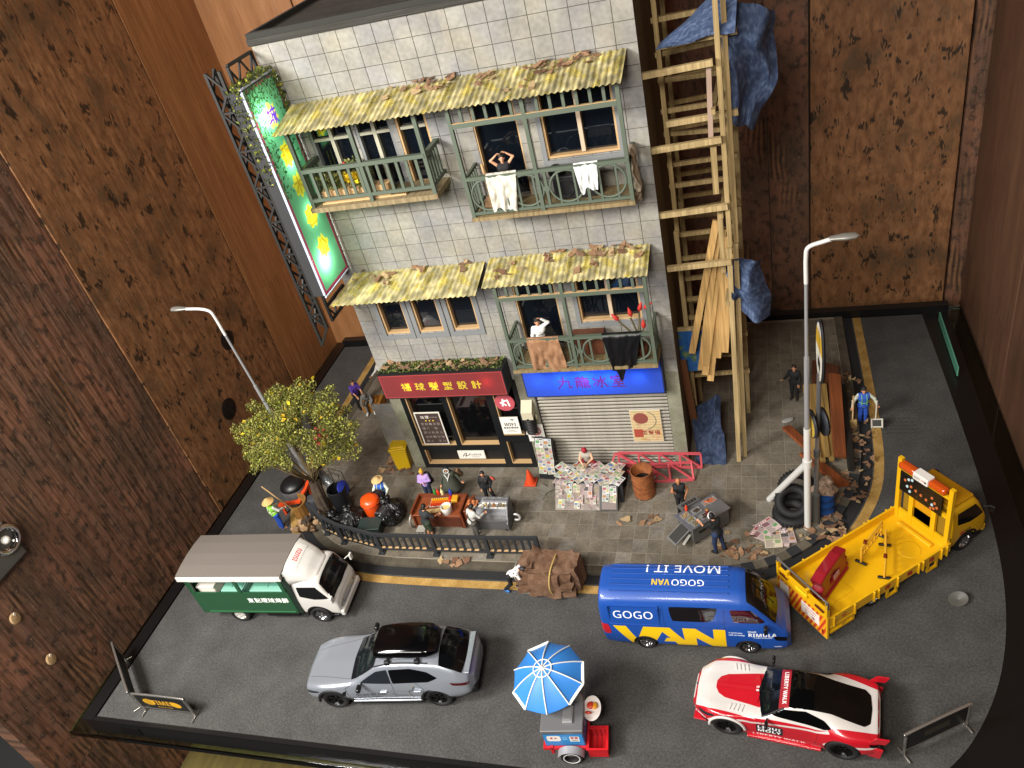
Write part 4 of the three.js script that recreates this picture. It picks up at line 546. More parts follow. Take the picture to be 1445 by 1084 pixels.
// ---------------------------------------------------------------- red and white sports car (nose to -x)
{
  const t = thing('sports_car', 'red and white racing coupe with wide arches and a rear wing', 'sports car', [16.86, RD, 11.33], Math.PI - 0.12); t.scale.x = 1.035;
  const H = 1.7, st = [[2.72, ring7(0.24, 0.4, 0.42, 0.55, 0.56, 0.52, 0.64, 0.42, 0.68)], [2.6, ring7(0.12, 0.68, 0.42, 0.76, 0.68, 0.7, 0.78, 0.52, 0.82)], [2.2, ring7(0.1, 0.94, 0.46, 1.03, 0.86, 0.95, 0.94, 0.7, 0.95)], [1.65, ring7(0.1, 1.04, 0.5, 1.16, 0.96, 1.06, 0.98, 0.74, 0.98)], [1.0, ring7(0.1, 1.02, 0.48, 1.04, 0.92, 0.98, 1.02, 0.76, 1.05)], [0.55, ring7(0.1, 1.0, 0.48, 1.0, 0.94, 0.96, 1.06, 0.8, 1.12)], [-0.1, ring7(0.1, 1.0, 0.5, 1.0, 0.98, 0.95, 1.42, 0.66, 1.5)], [-0.7, ring7(0.1, 1.0, 0.52, 1.02, 1.02, 0.97, 1.48, 0.64, 1.56)], [-1.2, ring7(0.1, 1.04, 0.56, 1.14, 1.06, 1.04, 1.38, 0.66, 1.46)], [-1.7, ring7(0.14, 1.08, 0.58, 1.22, 1.08, 1.12, 1.22, 0.72, 1.27)], [-2.2, ring7(0.24, 1.04, 0.6, 1.16, 1.06, 1.06, 1.1, 0.8, 1.12)], [-2.5, ring7(0.36, 0.94, 0.6, 1.04, 0.98, 0.98, 1.04, 0.8, 1.07)], [-2.58, ring7(0.42, 0.7, 0.6, 0.8, 0.9, 0.76, 0.96, 0.6, 0.98)]].reverse();
  const B = loft(st, 6, 4), ax = [1.62, -1.62];
  const g = livery(carve(B.g, ax.flatMap((x) => [well(x, 0.5, 0.62, 1.5), well(x, 0.5, -1.5, -0.62)])), -2.7, 2.8, H, 1.3);
  const R = '#b81524', Wt = '#cdc8c4';
  const tx = liveryTex(R, -2.7, 2.8, H, 1.3, (c, near) => {
    pl2(c, [[2.5, 0.78], [1.7, 0.98], [0.7, 1.0], [-0.9, 1.06], [-1.2, 1.12], [-1.4, 1.3], [-0.9, 1.7], [0.6, 1.7], [2.8, 1.2]], Wt); pl2(c, [[2.2, 0.5], [1.95, 0.78], [1.6, 0.86], [1.2, 0.84], [0.9, 0.78], [-0.9, 0.98], [-1.25, 1.1]], 0, Wt, 0.07); pl2(c, [[-1.1, 0.55], [-1.3, 0.78], [-1.62, 0.84], [-2.0, 0.8], [-2.5, 0.8]], 0, Wt, 0.08);
    pl2(c, [[0.62, 0.2], [0.62, 0.9]], 0, '#7c0e18', 0.015); pl2(c, [[-0.85, 0.25], [-0.95, 0.95]], 0, '#7c0e18', 0.015);
    const f = near ? {} : { flip: 1 };
    const X = near ? -0.1 : 0.75; pl2(c, near ? [[-0.12, 0.36], [0.75, 0.36], [0.75, 0.72], [-0.12, 0.72]] : [[0.78, 0.38], [0.02, 0.38], [0.02, 0.74], [0.78, 0.74]], '#20242c'); wr(c, 'LIQUI', X, 0.57, 0.12, { w: 0.68, ...f }); wr(c, 'MOLY', X, 0.41, 0.12, { w: 0.68, ...f }); wr(c, 'LIBERTY WALK', near ? -0.6 : 0.9, 0.2, 0.1, { w: 1.5, ...f }); wr(c, 'racing', near ? -1.0 : -0.75, 0.22, 0.06, { w: 0.4, ...f, font: 'italic ' }); wr(c, 'LB WORKS', near ? 2.2 : 2.66, 0.45, 0.08, { w: 0.4, ...f });
  }, (c) => {
    pl2(c, [[2.8, -0.62], [2.2, -0.86], [1.5, -0.92], [0.4, -0.98], [-1.0, -0.98], [-1.9, -0.84], [-2.55, -0.72], [-2.62, 0], [-2.55, 0.72], [-1.9, 0.84], [-1.0, 0.98], [0.4, 0.98], [1.5, 0.92], [2.2, 0.86], [2.8, 0.62]], Wt);
    pl2(c, [[2.05, -0.12], [1.95, -0.3], [1.75, -0.42], [0.7, -0.6], [0.55, 0], [0.7, 0.6], [1.75, 0.42], [1.95, 0.3], [2.05, 0.12]], R);
    wr(c, 'THE 8 CO', 0.86, 0.3, 0.1, { w: 0.6, rot: -Math.PI / 2, raw: 1 });
  });
  mesh('body', g, PAINT(tx, { rough: 0.3, coat: 1 }), t);
  const gl = M('#050606', 0.07), red = M('#b81524', 0.3, 0, { clearcoat: 1 });
  mesh('bonnet_bulge', [patch(B, 'top', [[1.92, -0.28], [1.75, -0.36], [0.8, -0.5], [0.75, -0.12], [1.9, -0.1]], 0.035, 1, 3, 0.1), patch(B, 'top', [[1.92, 0.28], [1.75, 0.36], [0.8, 0.5], [0.75, 0.12], [1.9, 0.1]], 0.035, 1, 3, 0.1)], red, t);
  mesh('windscreen', patch(B, 'top', [[0.62, -0.84], [0.78, 0], [0.62, 0.84], [0.02, 0.66], [0.0, 0], [0.02, -0.66]], 0.012, 1, 4, 0.12), M('#0a0e12', 0.1), t);
  const sb = patch(B, 'top', [[0.14, -0.69], [0.14, 0.69], [-0.14, 0.66], [-0.14, -0.66]], 0.02, 1, 4, 0); uvBy(sb, (x, y, z) => [(0.69 - z) / 1.38, (0.14 - x) / 0.28]);
  mesh('sun_strip', sb, printed((c, w, h) => { c.fillStyle = '#97212a'; c.fillRect(0, 0, w, h); c.save(); c.translate(w / 2, h / 2); c.scale(1, 1); c.font = 'bold 60px sans-serif'; c.fillStyle = '#eee'; c.textAlign = 'center'; c.textBaseline = 'middle'; c.fillText('LIBERTY WALK', 0, 0, w * 0.82); c.restore(); }, 512, 104, { rough: 0.3 }), t);
  mesh('roof_panel', patch(B, 'top', [[-0.14, -0.64], [-0.14, 0.64], [-0.9, 0.62], [-1.3, 0.58], [-2.15, 0.62], [-2.32, 0.46], [-2.36, 0], [-2.32, -0.46], [-2.15, -0.62], [-1.3, -0.58], [-0.9, -0.62]], 0.014, 1, 4, 0.1), gl, t);
  for (const s of [1, -1]) {
    mesh('side_window', patch(B, 'side', [[0.42, 1.14], [0.0, 1.36], [-0.6, 1.44], [-1.1, 1.3], [-1.3, 1.18], [-1.1, 1.12]], 0.01, s, 3, 0.1), gl, t); mesh('headlight', patch(B, 'side', [[2.5, 0.7], [2.05, 0.86], [2.0, 0.8], [2.42, 0.6]], 0.012, s, 2), M('#2a2c34', 0.1, 0.3, { clearcoat: 1 }), t); mesh('air_intake', patch(B, 'side', [[2.45, 0.45], [2.2, 0.5], [2.2, 0.34], [2.4, 0.3]], 0.008, s, 2, 0), BLACK, t);
    mesh('pillar', tube([[0.62, 0.86], [0.46, 0.82], [0.3, 0.765], [0.14, 0.71], [0.0, 0.675]].map(([x, z]) => [x, B.topY(x, z) + 0.012, z * s]), 0.03, 6), BLACK, t); mesh('mirror', [rbox(0.1, 0.16, 0.26, 0.05, [0.46, 1.08, s * 1.16]), rod([0.46, 1.06, s * 0.92], [0.46, 1.06, s * 1.08], 0.025)], BLACK, t);
    for (let i = 0; i < 4; i++) mesh('bonnet_vent', rbox(0.06, 0.04, 0.24, 0.015, [1.55 - i * 0.12, B.topY(1.55 - i * 0.12, 0.72) + 0.012, s * 0.72], [0, s * 0.25, 0]), M('#cfcac6', 0.35), t);
    mesh('arch_flare', put(new THREE.TorusGeometry(0.53, 0.045, 8, 24, Math.PI * 0.95), [1.62, 0.39, s * 1.09]), M('#cdc8c4', 0.35), t); mesh('side_skirt', rbox(2.1, 0.1, 0.16, 0.03, [0, 0.13, s * 1.02]), red, t); mesh('tail_light', patch(B, 'side', [[-2.3, 0.98], [-2.54, 0.92], [-2.54, 0.82], [-2.34, 0.86]], 0.014, s, 2), M('#160607', 0.2), t);
    mesh('wing_end_plate', ext([[0, 0], [-0.42, 0.06], [-0.52, 0.3], [-0.2, 0.28]], 0.05, [-2.28, 1.02, s * 1.02 - 0.025]), red, t);
    mesh('rear_canard', rbox(0.36, 0.46, 0.08, 0.03, [-2.46, 0.56, s * 1.03], [0, 0, 0.15]), red, t);
  }
  mesh('rear_diffuser', rbox(0.3, 0.24, 1.6, 0.05, [-2.5, 0.34, 0]), BLACK, t); mesh('front_splitter', rbox(0.5, 0.05, 1.7, 0.02, [2.45, 0.09, 0]), red, t); mesh('badge', rbox(0.02, 0.06, 0.08, 0.01, [2.66, 0.78, 0], [0, 0, 0.6]), BLACK, t); mesh('underbody', bx(-2.2, 2.2, 0.12, 0.5, -0.62, 0.62), BLACK, t);
  wheels(t, [[1.62, 0.92], [-1.62, 0.96], [1.62, -0.92], [-1.62, -0.96]], 0.46, 0.4, M('#151515', 0.3, 0.6), { n: 6, sw: 0.12 });
}
// ---------------------------------------------------------------- Japanese-style cab used by both trucks
function truckCab(t, mat, o) {                         // origin at the axle, +x forward
  const wd = o.w, st = [[-0.72, ring7(0.55, wd - 0.06, 0.9, wd, 1.5, wd, 2.2, wd - 0.12, 2.36)], [-0.66, ring7(0.5, wd - 0.03, 0.9, wd, 1.5, wd, 2.26, wd - 0.1, 2.42)], [0.2, ring7(0.5, wd - 0.03, 0.9, wd, 1.5, wd, 2.26, wd - 0.1, 2.42)], [0.5, ring7(0.5, wd - 0.03, 0.9, wd, 1.48, wd, 2.14, wd - 0.1, 2.3)], [0.82, ring7(0.45, wd - 0.04, 0.9, wd - 0.01, 1.34, wd - 0.02, 1.5, wd - 0.1, 1.62)], [0.96, ring7(0.4, wd - 0.1, 0.85, wd - 0.06, 1.12, wd - 0.07, 1.2, wd - 0.16, 1.28)], [1.02, ring7(0.44, wd - 0.3, 0.8, wd - 0.25, 1.0, wd - 0.26, 1.06, wd - 0.36, 1.1)]];
  const B = loft(st, 5, 4), g = carve(B.g, [well(0, 0.52, wd - 0.42, wd + 0.3), well(0, 0.52, -wd - 0.3, -wd + 0.42)]);
  const cab = mesh('cab', g, mat, t), gl = M('#090b0d', 0.1);
  mesh('windscreen', patch(B, 'top', [[0.5, -wd + 0.2], [0.5, wd - 0.2], [0.86, wd - 0.1], [0.9, 0], [0.86, -wd + 0.1]], 0.012, 1, 4, 0.06), gl, t);
  for (const s of [1, -1]) {
    mesh('door_window', patch(B, 'side', [[-0.5, 2.12], [0.34, 2.12], [0.72, 1.5], [0.1, 1.46], [-0.5, 1.62]], 0.01, s, 3, 0.05), gl, t);
    mesh('headlight', rbox(0.06, 0.2, 0.36, 0.04, [0.99, 0.88, s * (wd - 0.32)]), M('#c9ccd0', 0.1, 0.6, { clearcoat: 1 }), t); mesh('fog_lamp', rbox(0.05, 0.1, 0.26, 0.02, [1.03, 0.6, s * (wd - 0.36)]), M('#18191b', 0.3), t);
    mesh('mirror', [rbox(0.1, 0.32, 0.2, 0.04, [0.98, 1.62, s * (wd + 0.14)]), rod([0.8, 1.7, s * (wd - 0.08)], [0.98, 1.74, s * (wd + 0.12)], 0.025)], o.mirror ?? BLACK, t); mesh('wheel_arch', put(new THREE.TorusGeometry(0.54, 0.05, 8, 24, Math.PI), [0, 0.46, s * (wd - 0.02)]), BLACK, t);
    mesh('step', rbox(0.4, 0.12, 0.2, 0.03, [0.62, 0.42, s * (wd - 0.12)]), BLACK, t);
  }
  mesh('grille', [0, 1, 2, 3].map((i) => rbox(0.05, 0.05, wd * 1.3, 0.015, [1.02 - i * 0.025, 0.82 + i * 0.12, 0])), M('#8f9298', 0.3, 0.5), t); mesh('bumper', rbox(0.2, 0.3, wd * 1.9, 0.07, [0.98, 0.52, 0]), mat, t); mesh('wiper', [bar([0.88, 1.5, 0.1], [0.74, 1.8, 0.6], 0.03, 0.03)], BLACK, t);
  return B;
}
{ // green and white seafood truck
  const t = thing('truck', 'green bodied delivery truck with grey roof and white cab at the left kerb', 'truck', [-2.93, RD, 8.22], 0.055);
  const wh = M('#cdcac4', 0.3, 0, { clearcoat: 0.8 }), gr = M('#1f4a2e', 0.45, 0, { clearcoat: 0.3 }), gy = M('#67605a', 0.6), ax = 1.9;
  const c = grp('front', t, [ax, 0, 0]); const B = truckCab(c, wh, { w: 0.98, mirror: wh });
  // wind deflector above the cab
  const D = loft([[-0.9, [[0, 2.2], [0.6, 2.2], [0.98, 2.3], [1.03, 2.7], [0.98, 3.04], [0.6, 3.12], [0, 3.14]]], [-0.6, [[0, 2.2], [0.6, 2.2], [0.9, 2.3], [0.98, 2.62], [0.9, 2.94], [0.5, 3.06], [0, 3.08]]], [0, [[0, 2.2], [0.5, 2.2], [0.72, 2.26], [0.8, 2.4], [0.72, 2.62], [0.4, 2.74], [0, 2.76]]], [0.4, [[0, 2.2], [0.4, 2.2], [0.6, 2.24], [0.62, 2.3], [0.5, 2.36], [0.3, 2.4], [0, 2.41]]]], 5, 4);
  mesh('wind_deflector', D.g, wh, c);
  const lg = patch(D, 'top', [[-0.28, -0.62], [-0.28, 0.62], [-0.62, 0.62], [-0.62, -0.62]], 0.012, 1, 3, 0); uvBy(lg, (x, y, z) => [(0.62 - z) / 1.24, (-0.28 - x) / 0.34]);
  mesh('lettering', lg, printed((x, w, h) => { x.fillStyle = '#cdcac4'; x.fillRect(0, 0, w, h); x.fillStyle = '#c4202c'; x.font = 'bold 92px sans-serif'; x.textAlign = 'center'; x.textBaseline = 'middle'; x.fillText('ISUZU', w / 2, h / 2, w * 0.9); }, 512, 128, { rough: 0.35 }), c);
  // cargo body
  const x0 = -3.45, x1 = 1.02, w = 1.06;
  const rf = mesh('cargo_roof', ext([[-1.1, 2.86], [-1.1, 3.06], [-0.6, 3.13], [0, 3.16], [0.6, 3.13], [1.1, 3.06], [1.1, 2.86]], x1 + 0.35 - x0, [x0 - 0.2, 0, 0], [0, Math.PI / 2, 0]), gy, t);
  mesh('roof_rail', [bx(x0 - 0.22, x1 + 0.1, 2.88, 3.0, 1.101, 1.15), bx(x0 - 0.22, x1 + 0.1, 2.88, 3.0, -1.15, -1.101), bx(x0 - 0.24, x1 + 0.1, 2.76, 2.83, 1.07, 1.14)], M('#d8d5cf', 0.35), t);
  for (const s of [1, -1]) {
    mesh('side_panel', bx(x0, x1, 0.68, 1.95, s > 0 ? w - 0.06 : -w, s > 0 ? w : -w + 0.06), gr, t); mesh('trim_rib', bx(x0 + 0.3, x1 - 0.1, 0.76, 0.8, s > 0 ? w : -w - 0.02, s > 0 ? w + 0.02 : -w), M('#2f6a44', 0.4), t);
    for (const x of [x0 + 0.1, -1.15, x1 - 0.12]) mesh('pillar', bar([x, 1.94, s * (w - 0.03)], [x, 2.87, s * (w - 0.03)], 0.16, 0.06), gr, t);
    mesh('awning_strip', [bx(x0 + 0.2, -1.25, 2.66, 2.72, s * w - 0.02, s * w + 0.02), bx(-1.05, x1 - 0.2, 2.66, 2.72, s * w - 0.02, s * w + 0.02)], M('#cfd4d0', 0.4), t);
  }
  const txp = face(1.95, 0.34, [-0.05, 1.5, w + 0.004]); mesh('lettering', txp, printed((x, W2, h) => { x.clearRect(0, 0, W2, h); ['dong', 'ji', 'huan', 'qiu', 'hai', 'xian'].forEach((k, i) => glyph(x, k, 6 + i * 104, 8, 92, '#e4e8e2', 1.5)); }, 640, 108, { clear: 1 }), t);
  mesh('rear_panel', bx(x0 - 0.04, x0, 0.68, 2.87, -w, w), gr, t); mesh('bulkhead', bx(x1 + 0.003, x1 + 0.2, 0.66, 2.86, -w + 0.02, w - 0.02), M('#15261b', 0.6), t); mesh('floor', bx(x0, x1, 0.62, 0.68, -w + 0.06, w - 0.06), M('#1a1b1a', 0.7), t); mesh('roof_lining', bx(x0, x1, 2.8, 2.855, -w + 0.06, w - 0.06), M('#2c3a33', 0.7), t);
  const aq = M('#7fb5a2', 0.4, 0, { clearcoat: 0.5 });
  const tankTop = (a, b) => { mesh('fish_tank', [bx(a, b, 0.7, 1.72, -0.8, 0.86), rbox(b - a - 0.04, 0.1, 1.6, 0.04, [(a + b) / 2, 1.76, 0.04])], aq, t); mesh('tank_lid', [rbox((b - a) / 2 - 0.12, 0.05, 0.9, 0.02, [a + (b - a) * 0.27, 1.83, 0.2]), rbox((b - a) / 2 - 0.12, 0.05, 0.9, 0.02, [a + (b - a) * 0.73, 1.83, 0.2])], M('#6aa893', 0.4), t); };
  tankTop(-0.95, 0.75); tankTop(-2.3, -1.25); mesh('foam_crate', [rbox(0.8, 0.5, 0.7, 0.06, [-2.9, 1.78, 0.5]), rbox(0.86, 0.1, 0.76, 0.03, [-2.9, 2.05, 0.5])], M('#d8d2c6', 0.8), t);
  mesh('chassis', [bx(x0 + 0.1, ax + 0.6, 0.45, 0.64, -0.4, 0.4), bx(-0.6, 0.9, 0.35, 0.66, 0.5, 0.95), bx(-0.6, 0.9, 0.35, 0.66, -0.95, -0.5)], BLACK, t); mesh('cab_gap_tank', rbox(0.3, 1.2, 1.5, 0.05, [1.14 + 0.0, 1.2, 0]), M('#0e1410', 0.7), t);
  wheels(t, [[-1.9, 0.84], [-1.9, -0.84]], 0.44, 0.34, M('#d6d3cb', 0.3, 0.4), { n: 6, sw: 0.2 }); wheels(t, [[ax, 0.84], [ax, -0.84]], 0.44, 0.3, CHROME, { n: 6, sw: 0.16 });
}
// ---------------------------------------------------------------- yellow road works truck
const YT = { p: [20.25, RD, 5.4], a: 0.69 };
{
  const t = thing('works_truck', 'yellow flatbed road works truck with arrow board behind its cab', 'truck', YT.p, YT.a);
  const ye = M('#dfac0a', 0.42, 0, { clearcoat: 0.35 }), yd = M('#c98f08', 0.5), w = 1.15, x0 = -3.5, x1 = 1.95, y = 0.86, ax = 2.9;
  const c = grp('front', t, [ax, 0, 0]); truckCab(c, M('#cf9f0c', 0.4, 0, { clearcoat: 0.4 }), { w: 1.02, mirror: BLACK }); mesh('cab_print', face(0.5, 0.22, [-0.1, 1.1, 1.035]), printed((x, W2, h) => { x.clearRect(0, 0, W2, h); x.fillStyle = '#b0452a'; x.fillRect(4, 10, 44, 44); glyph(x, 'fu', 54, 10, 42, '#7c5a14', 1.2); glyph(x, 'long', 98, 10, 30, '#7c5a14', 1.2); }, 128, 64, { clear: 1 }), c); mesh('roof_cap', rbox(1.0, 0.12, 1.7, 0.06, [-0.15, 2.46, 0]), yd, c);
  mesh('bed', [bx(x0, x1, y - 0.12, y, -w, w)], ye, t); mesh('bed_hump', rbox(0.16, 0.12, 1.5, 0.05, [x1 - 0.4, y + 0.05, 0]), ye, t); mesh('round_plate', put(new THREE.CylinderGeometry(0.36, 0.4, 0.02, 28), [0.9, y + 0.012, 0.4]), ye, t); mesh('floor_plate', rbox(0.9, 0.02, 0.7, 0.01, [-2.3, y + 0.012, 0.25]), ye, t);
  for (const s of [1, -1]) {
    const z = s * w; mesh('side_board', rbox(x1 - x0, 0.42, 0.08, 0.02, [(x0 + x1) / 2, y + 0.12, z]), ye, t);
    for (const x of [-3.3, -2.4, -1.55, -1.35, -0.5, 0.45, 0.65, 1.5, 1.75]) mesh('board_rib', rbox(0.07, 0.5, 0.1, 0.025, [x, y + 0.08, z + s * 0.05]), ye, t);
    for (const x of [-0.7, 1.15]) mesh('under_step', [bar([x - 0.2, y - 0.1, z], [x - 0.2, 0.4, z], 0.08, 0.07), bar([x + 0.2, y - 0.1, z], [x + 0.2, 0.4, z], 0.08, 0.07), bar([x - 0.24, 0.4, z], [x + 0.24, 0.4, z], 0.08, 0.08)], ye, t);
    mesh('under_frame', [bx(x0 + 0.05, x0 + 1.1, 0.38, 0.46, z - 0.05, z + 0.05), bx(x0 + 0.05, x0 + 1.1, y - 0.24, y - 0.12, z - 0.05, z + 0.05), bx(x0 + 0.55, x0 + 0.65, 0.46, y - 0.24, z - 0.05, z + 0.05), bx(x0 + 1.0, x0 + 1.1, 0.46, y - 0.24, z - 0.05, z + 0.05)], ye, t);
    [-2.85, -0.95, 0.05, 1.05].forEach((x, i) => mesh('painted_sign', put(new THREE.PlaneGeometry(0.4, 0.26), [x, y + 0.12, z + s * 0.042], [0, s > 0 ? 0 : Math.PI, 0]), printed((q, W2, h) => { q.clearRect(0, 0, W2, h); glyph(q, ['gong', 'huan', 'long', 'fu'][i], 14, 2, 40, '#a8241a', 1.4); }, 68, 44, { clear: 1 }), t));
  }
  // tail board facing the van
  const tb = grp('tail_board', t, [x0 - 0.05, 0, 0]);
  mesh('board', rbox(0.1, 1.15, 2.42, 0.02, [0, 0.78, 0]), ye, tb);
  mesh('warning_print', put(new THREE.PlaneGeometry(2.3, 0.98), [-0.053, 0.74, 0], [0, -Math.PI / 2, 0]), printed((q, W2, h) => {
    q.fillStyle = '#e8a021'; q.fillRect(0, 0, W2, h); q.fillStyle = '#c63e1c'; for (let i = -2; i < 14; i++) { q.beginPath(); q.moveTo(i * 46, 0); q.lineTo(i * 46 + 23, 0); q.lineTo(i * 46 + 23 - 90, h); q.lineTo(i * 46 - 90, h); q.fill(); }
    q.fillStyle = '#e6dcd2'; q.fillRect(W2 * 0.5, h * 0.14, W2 * 0.37, h * 0.56); q.fillRect(W2 * 0.04, h * 0.1, W2 * 0.2, h * 0.66); q.fillStyle = '#a8262c'; q.font = 'bold 24px sans-serif'; q.textAlign = 'center'; q.fillText('SLOW DOWN', W2 * 0.68, h * 0.3, W2 * 0.3); q.fillText('KEEP LEFT', W2 * 0.68, h * 0.45, W2 * 0.3); glyph(q, 'gong', W2 * 0.57, h * 0.5, 38, '#8c2a3a', 1.3); glyph(q, 'cheng', W2 * 0.71, h * 0.5, 38, '#8c2a3a', 1.3); q.fillStyle = '#121212'; q.beginPath(); q.arc(W2 * 0.33, h * 0.16, 7, 0, 7); q.fill(); q.fillStyle = '#7a1712'; q.fillRect(W2 * 0.92, h * 0.68, 22, 50); }, 560, 240), tb);
  mesh('tail_rail', [bx(-0.05, 0.05, 1.36, 1.44, -w, w), bx(-0.05, 0.05, 1.6, 1.66, -w, w), ...[-1.15, -0.7, 0.25, 1.15].map((z) => bx(-0.06, 0.06, 1.3, z === 1.15 || z === -1.15 ? 2.0 : 1.85, z - 0.05, z + 0.05))], ye, tb);
  mesh('tail_lamp', [rbox(0.04, 0.1, 0.4, 0.02, [-0.06, 1.5, 0.85]), rbox(0.04, 0.1, 0.4, 0.02, [-0.06, 1.5, -0.85])], M('#5a1410', 0.3), tb); mesh('number_plate', rbox(0.03, 0.12, 0.5, 0.01, [-0.055, 1.51, 0]), M('#e8cf1c', 0.4), tb);
  mesh('grab_bar', [rod([-0.02, 2.08, -1.2], [-0.02, 2.08, 1.2], 0.035), rod([-0.02, 1.95, 1.15], [-0.02, 2.1, 1.15], 0.05), rod([-0.02, 1.95, -1.15], [-0.02, 2.1, -1.15], 0.05)], M('#c9cace', 0.2, 0.9), tb); mesh('bar_sleeve', rod([0, 1.75, 1.15], [0, 2.0, 1.15], 0.065), M('#5a5d64', 0.4, 0.4), tb);
  // arrow board frame behind the cab
  const f = grp('arrow_frame', t, [x1 - 0.08, -0.146, 0]); f.scale.y = 1.17;
  mesh('upright', bx(-0.07, 0.07, y, 3.3, w - 0.18, w - 0.02), ye, f); mesh('upright', bx(-0.07, 0.07, y, 3.3, -w + 0.02, -w + 0.18), ye, f);
  for (const s of [-1, 1]) mesh('inner_upright', bx(-0.05, 0.05, y, 2.15, s * 0.47 - 0.09, s * 0.47 + 0.09), ye, f); mesh('cross_bar', bx(-0.05, 0.05, 2.08, 2.2, -w + 0.18, w - 0.18), ye, f); mesh('cross_bar', bx(-0.05, 0.05, 2.86, 2.96, -w + 0.18, w - 0.18), ye, f); mesh('head_board', bx(-0.04, 0.04, y, y + 0.36, -w, w), ye, f); mesh('window_panel', bx(0.06, 0.12, y + 0.36, 2.08, -0.4, 0.4), yd, f); mesh('window_grille', bx(0.03, 0.055, y + 0.75, 1.2, -0.36, 0.36), M('#4a3f16', 0.6), f);
  mesh('arrow_board', bx(-0.11, -0.052, 2.1, 2.86, -0.95, 0.78), M('#0c0c0c', 0.35), f);
  const dot = put(new THREE.CylinderGeometry(0.05, 0.05, 0.03, 12), [0, 0, 0], [0, 0, Math.PI / 2]), or = M('#c4683a', 0.4), wt = M('#b9d4dc', 0.3);
  [[-0.72, 2.62], [-0.58, 2.72, 1], [-0.44, 2.78, 1], [-0.62, 2.42, 1], [-0.46, 2.5], [-0.5, 2.28, 1], [-0.26, 2.46], [-0.04, 2.42], [0.18, 2.38], [0.4, 2.6], [0.42, 2.34, 1], [0.52, 2.46], [0.62, 2.34], [0.5, 2.24], [0.38, 2.18]].forEach(([z, yy, k]) => { const m = mesh('indicator_lamp', dot, k ? wt : or, f); m.position.set(-0.115, yy, z); });
  const lb = grp('light_bar', f, [0, 3.06, -0.1]); mesh('lens', [rbox(0.34, 0.26, 0.7, 0.12, [0, 0, -0.62], [0, 0, 0], 4), rbox(0.34, 0.26, 0.7, 0.12, [0, 0, 0.62], [0, 0, 0], 4)], M('#b8470e', 0.15, 0, { clearcoat: 1 }), lb); mesh('centre_box', rbox(0.36, 0.27, 0.62, 0.04, [0, 0, 0]), M('#dcd8d2', 0.4), lb); mesh('centre_print', put(new THREE.PlaneGeometry(0.56, 0.13), [-0.182, 0, 0], [0, -Math.PI / 2, 0]), printed((q, W2, h) => { q.fillStyle = '#dcd8d2'; q.fillRect(0, 0, W2, h); q.fillStyle = '#222'; q.font = 'bold 22px sans-serif'; q.fillText('SAFETY', 6, 24); q.fillStyle = '#b03030'; q.fillText('CAR', 92, 24); q.fillStyle = '#222'; q.fillRect(8, 30, 70, 4); q.fillRect(132, 10, 22, 20); }, 160, 40), lb);
  mesh('chassis', [bx(x0 + 0.2, ax + 0.6, 0.45, 0.74, -0.42, 0.42)], BLACK, t); mesh('cab_gap', bx(x1 + 0.02, x1 + 0.2, 0.6, 2.3, -0.9, 0.9), M('#8a6a10', 0.6), t);
  wheels(t, [[-1.3, 0.8], [-1.3, -0.8]], 0.4, 0.34, M('#b7b8ba', 0.3, 0.6), { n: 6 }); wheels(t, [[ax, 0.84], [ax, -0.84]], 0.44, 0.3, CHROME, { n: 6 });
}
// load on the flatbed
const onBed = (x, y, z) => { const v = V(x, y, z).applyAxisAngle(V(0, 1, 0), YT.a); return [v.x + YT.p[0], v.y + YT.p[1], v.z + YT.p[2]]; };
{
  const t = thing('water_barrier', 'dark red plastic water barrier lying on the yellow flatbed', 'barrier', onBed(-2.2, 0.87, -0.1), YT.a + 0.35), r = M('#8c1220', 0.4, 0, { clearcoat: 0.3 });
  mesh('shell', ext([[-0.9, 0], [0.9, 0], [0.95, 0.2], [0.8, 0.25], [0.95, 0.5], [0.8, 0.55], [0.92, 0.86], [0.5, 0.95], [-0.5, 0.95], [-0.92, 0.86], [-0.8, 0.5], [-0.95, 0.45]], 0.3, [0, 0, -0.15], [-0.12, 0, 0], 0.06, [[[-0.32, 0.35], [-0.14, 0.35], [-0.14, 0.52], [-0.32, 0.52]], [[0.14, 0.35], [0.32, 0.35], [0.32, 0.52], [0.14, 0.52]]]), r, t);
  mesh('foot', rbox(1.7, 0.14, 0.5, 0.05, [0, 0.08, 0]), r, t); mesh('label', rbox(0.36, 0.2, 0.02, 0.005, [0, 0.55, 0.21], [-0.12, 0, 0]), M('#b98a90', 0.6), t);
  const bar1 = thing('folding_barrier', 'yellow folding road barrier nearer the far side board of the truck', 'barrier', onBed(-0.1, 0.87, -0.35), YT.a + 0.32, 'yellow barriers on the flatbed'), y2 = M('#d9a52c', 0.4), W2 = 1.5;
  mesh('frame', tube([[-W2 / 2, 0.06, 0], [-W2 / 2, 0.7, 0], [-W2 / 2 + 0.1, 0.8, 0], [W2 / 2 - 0.1, 0.8, 0], [W2 / 2, 0.7, 0], [W2 / 2, 0.06, 0]], 0.04, 8, 40), y2, bar1); mesh('rail', [bx(-W2 / 2, W2 / 2, 0.58, 0.63, -0.02, 0.02), bx(-W2 / 2, W2 / 2, 0.3, 0.35, -0.02, 0.02)], y2, bar1); for (let i = 1; i < 6; i++) mesh('bar', bx(-W2 / 2 + i * W2 / 6 - 0.02, -W2 / 2 + i * W2 / 6 + 0.02, 0.35, 0.58, -0.015, 0.015), y2, bar1);
  for (const s of [-1, 1]) mesh('foot', rbox(0.1, 0.09, 0.42, 0.03, [s * W2 / 2, 0.045, 0]), BLACK, bar1); mesh('lamp', [cyl(0.06, 0.07, 0.14, [-0.5, 0.88, 0])], M('#6a2412', 0.3), bar1);
  copyOf(bar1, 'yellow folding road barrier standing in the middle of the flatbed', onBed(-0.15, 0.87, 0.3), YT.a + 0.75);
}
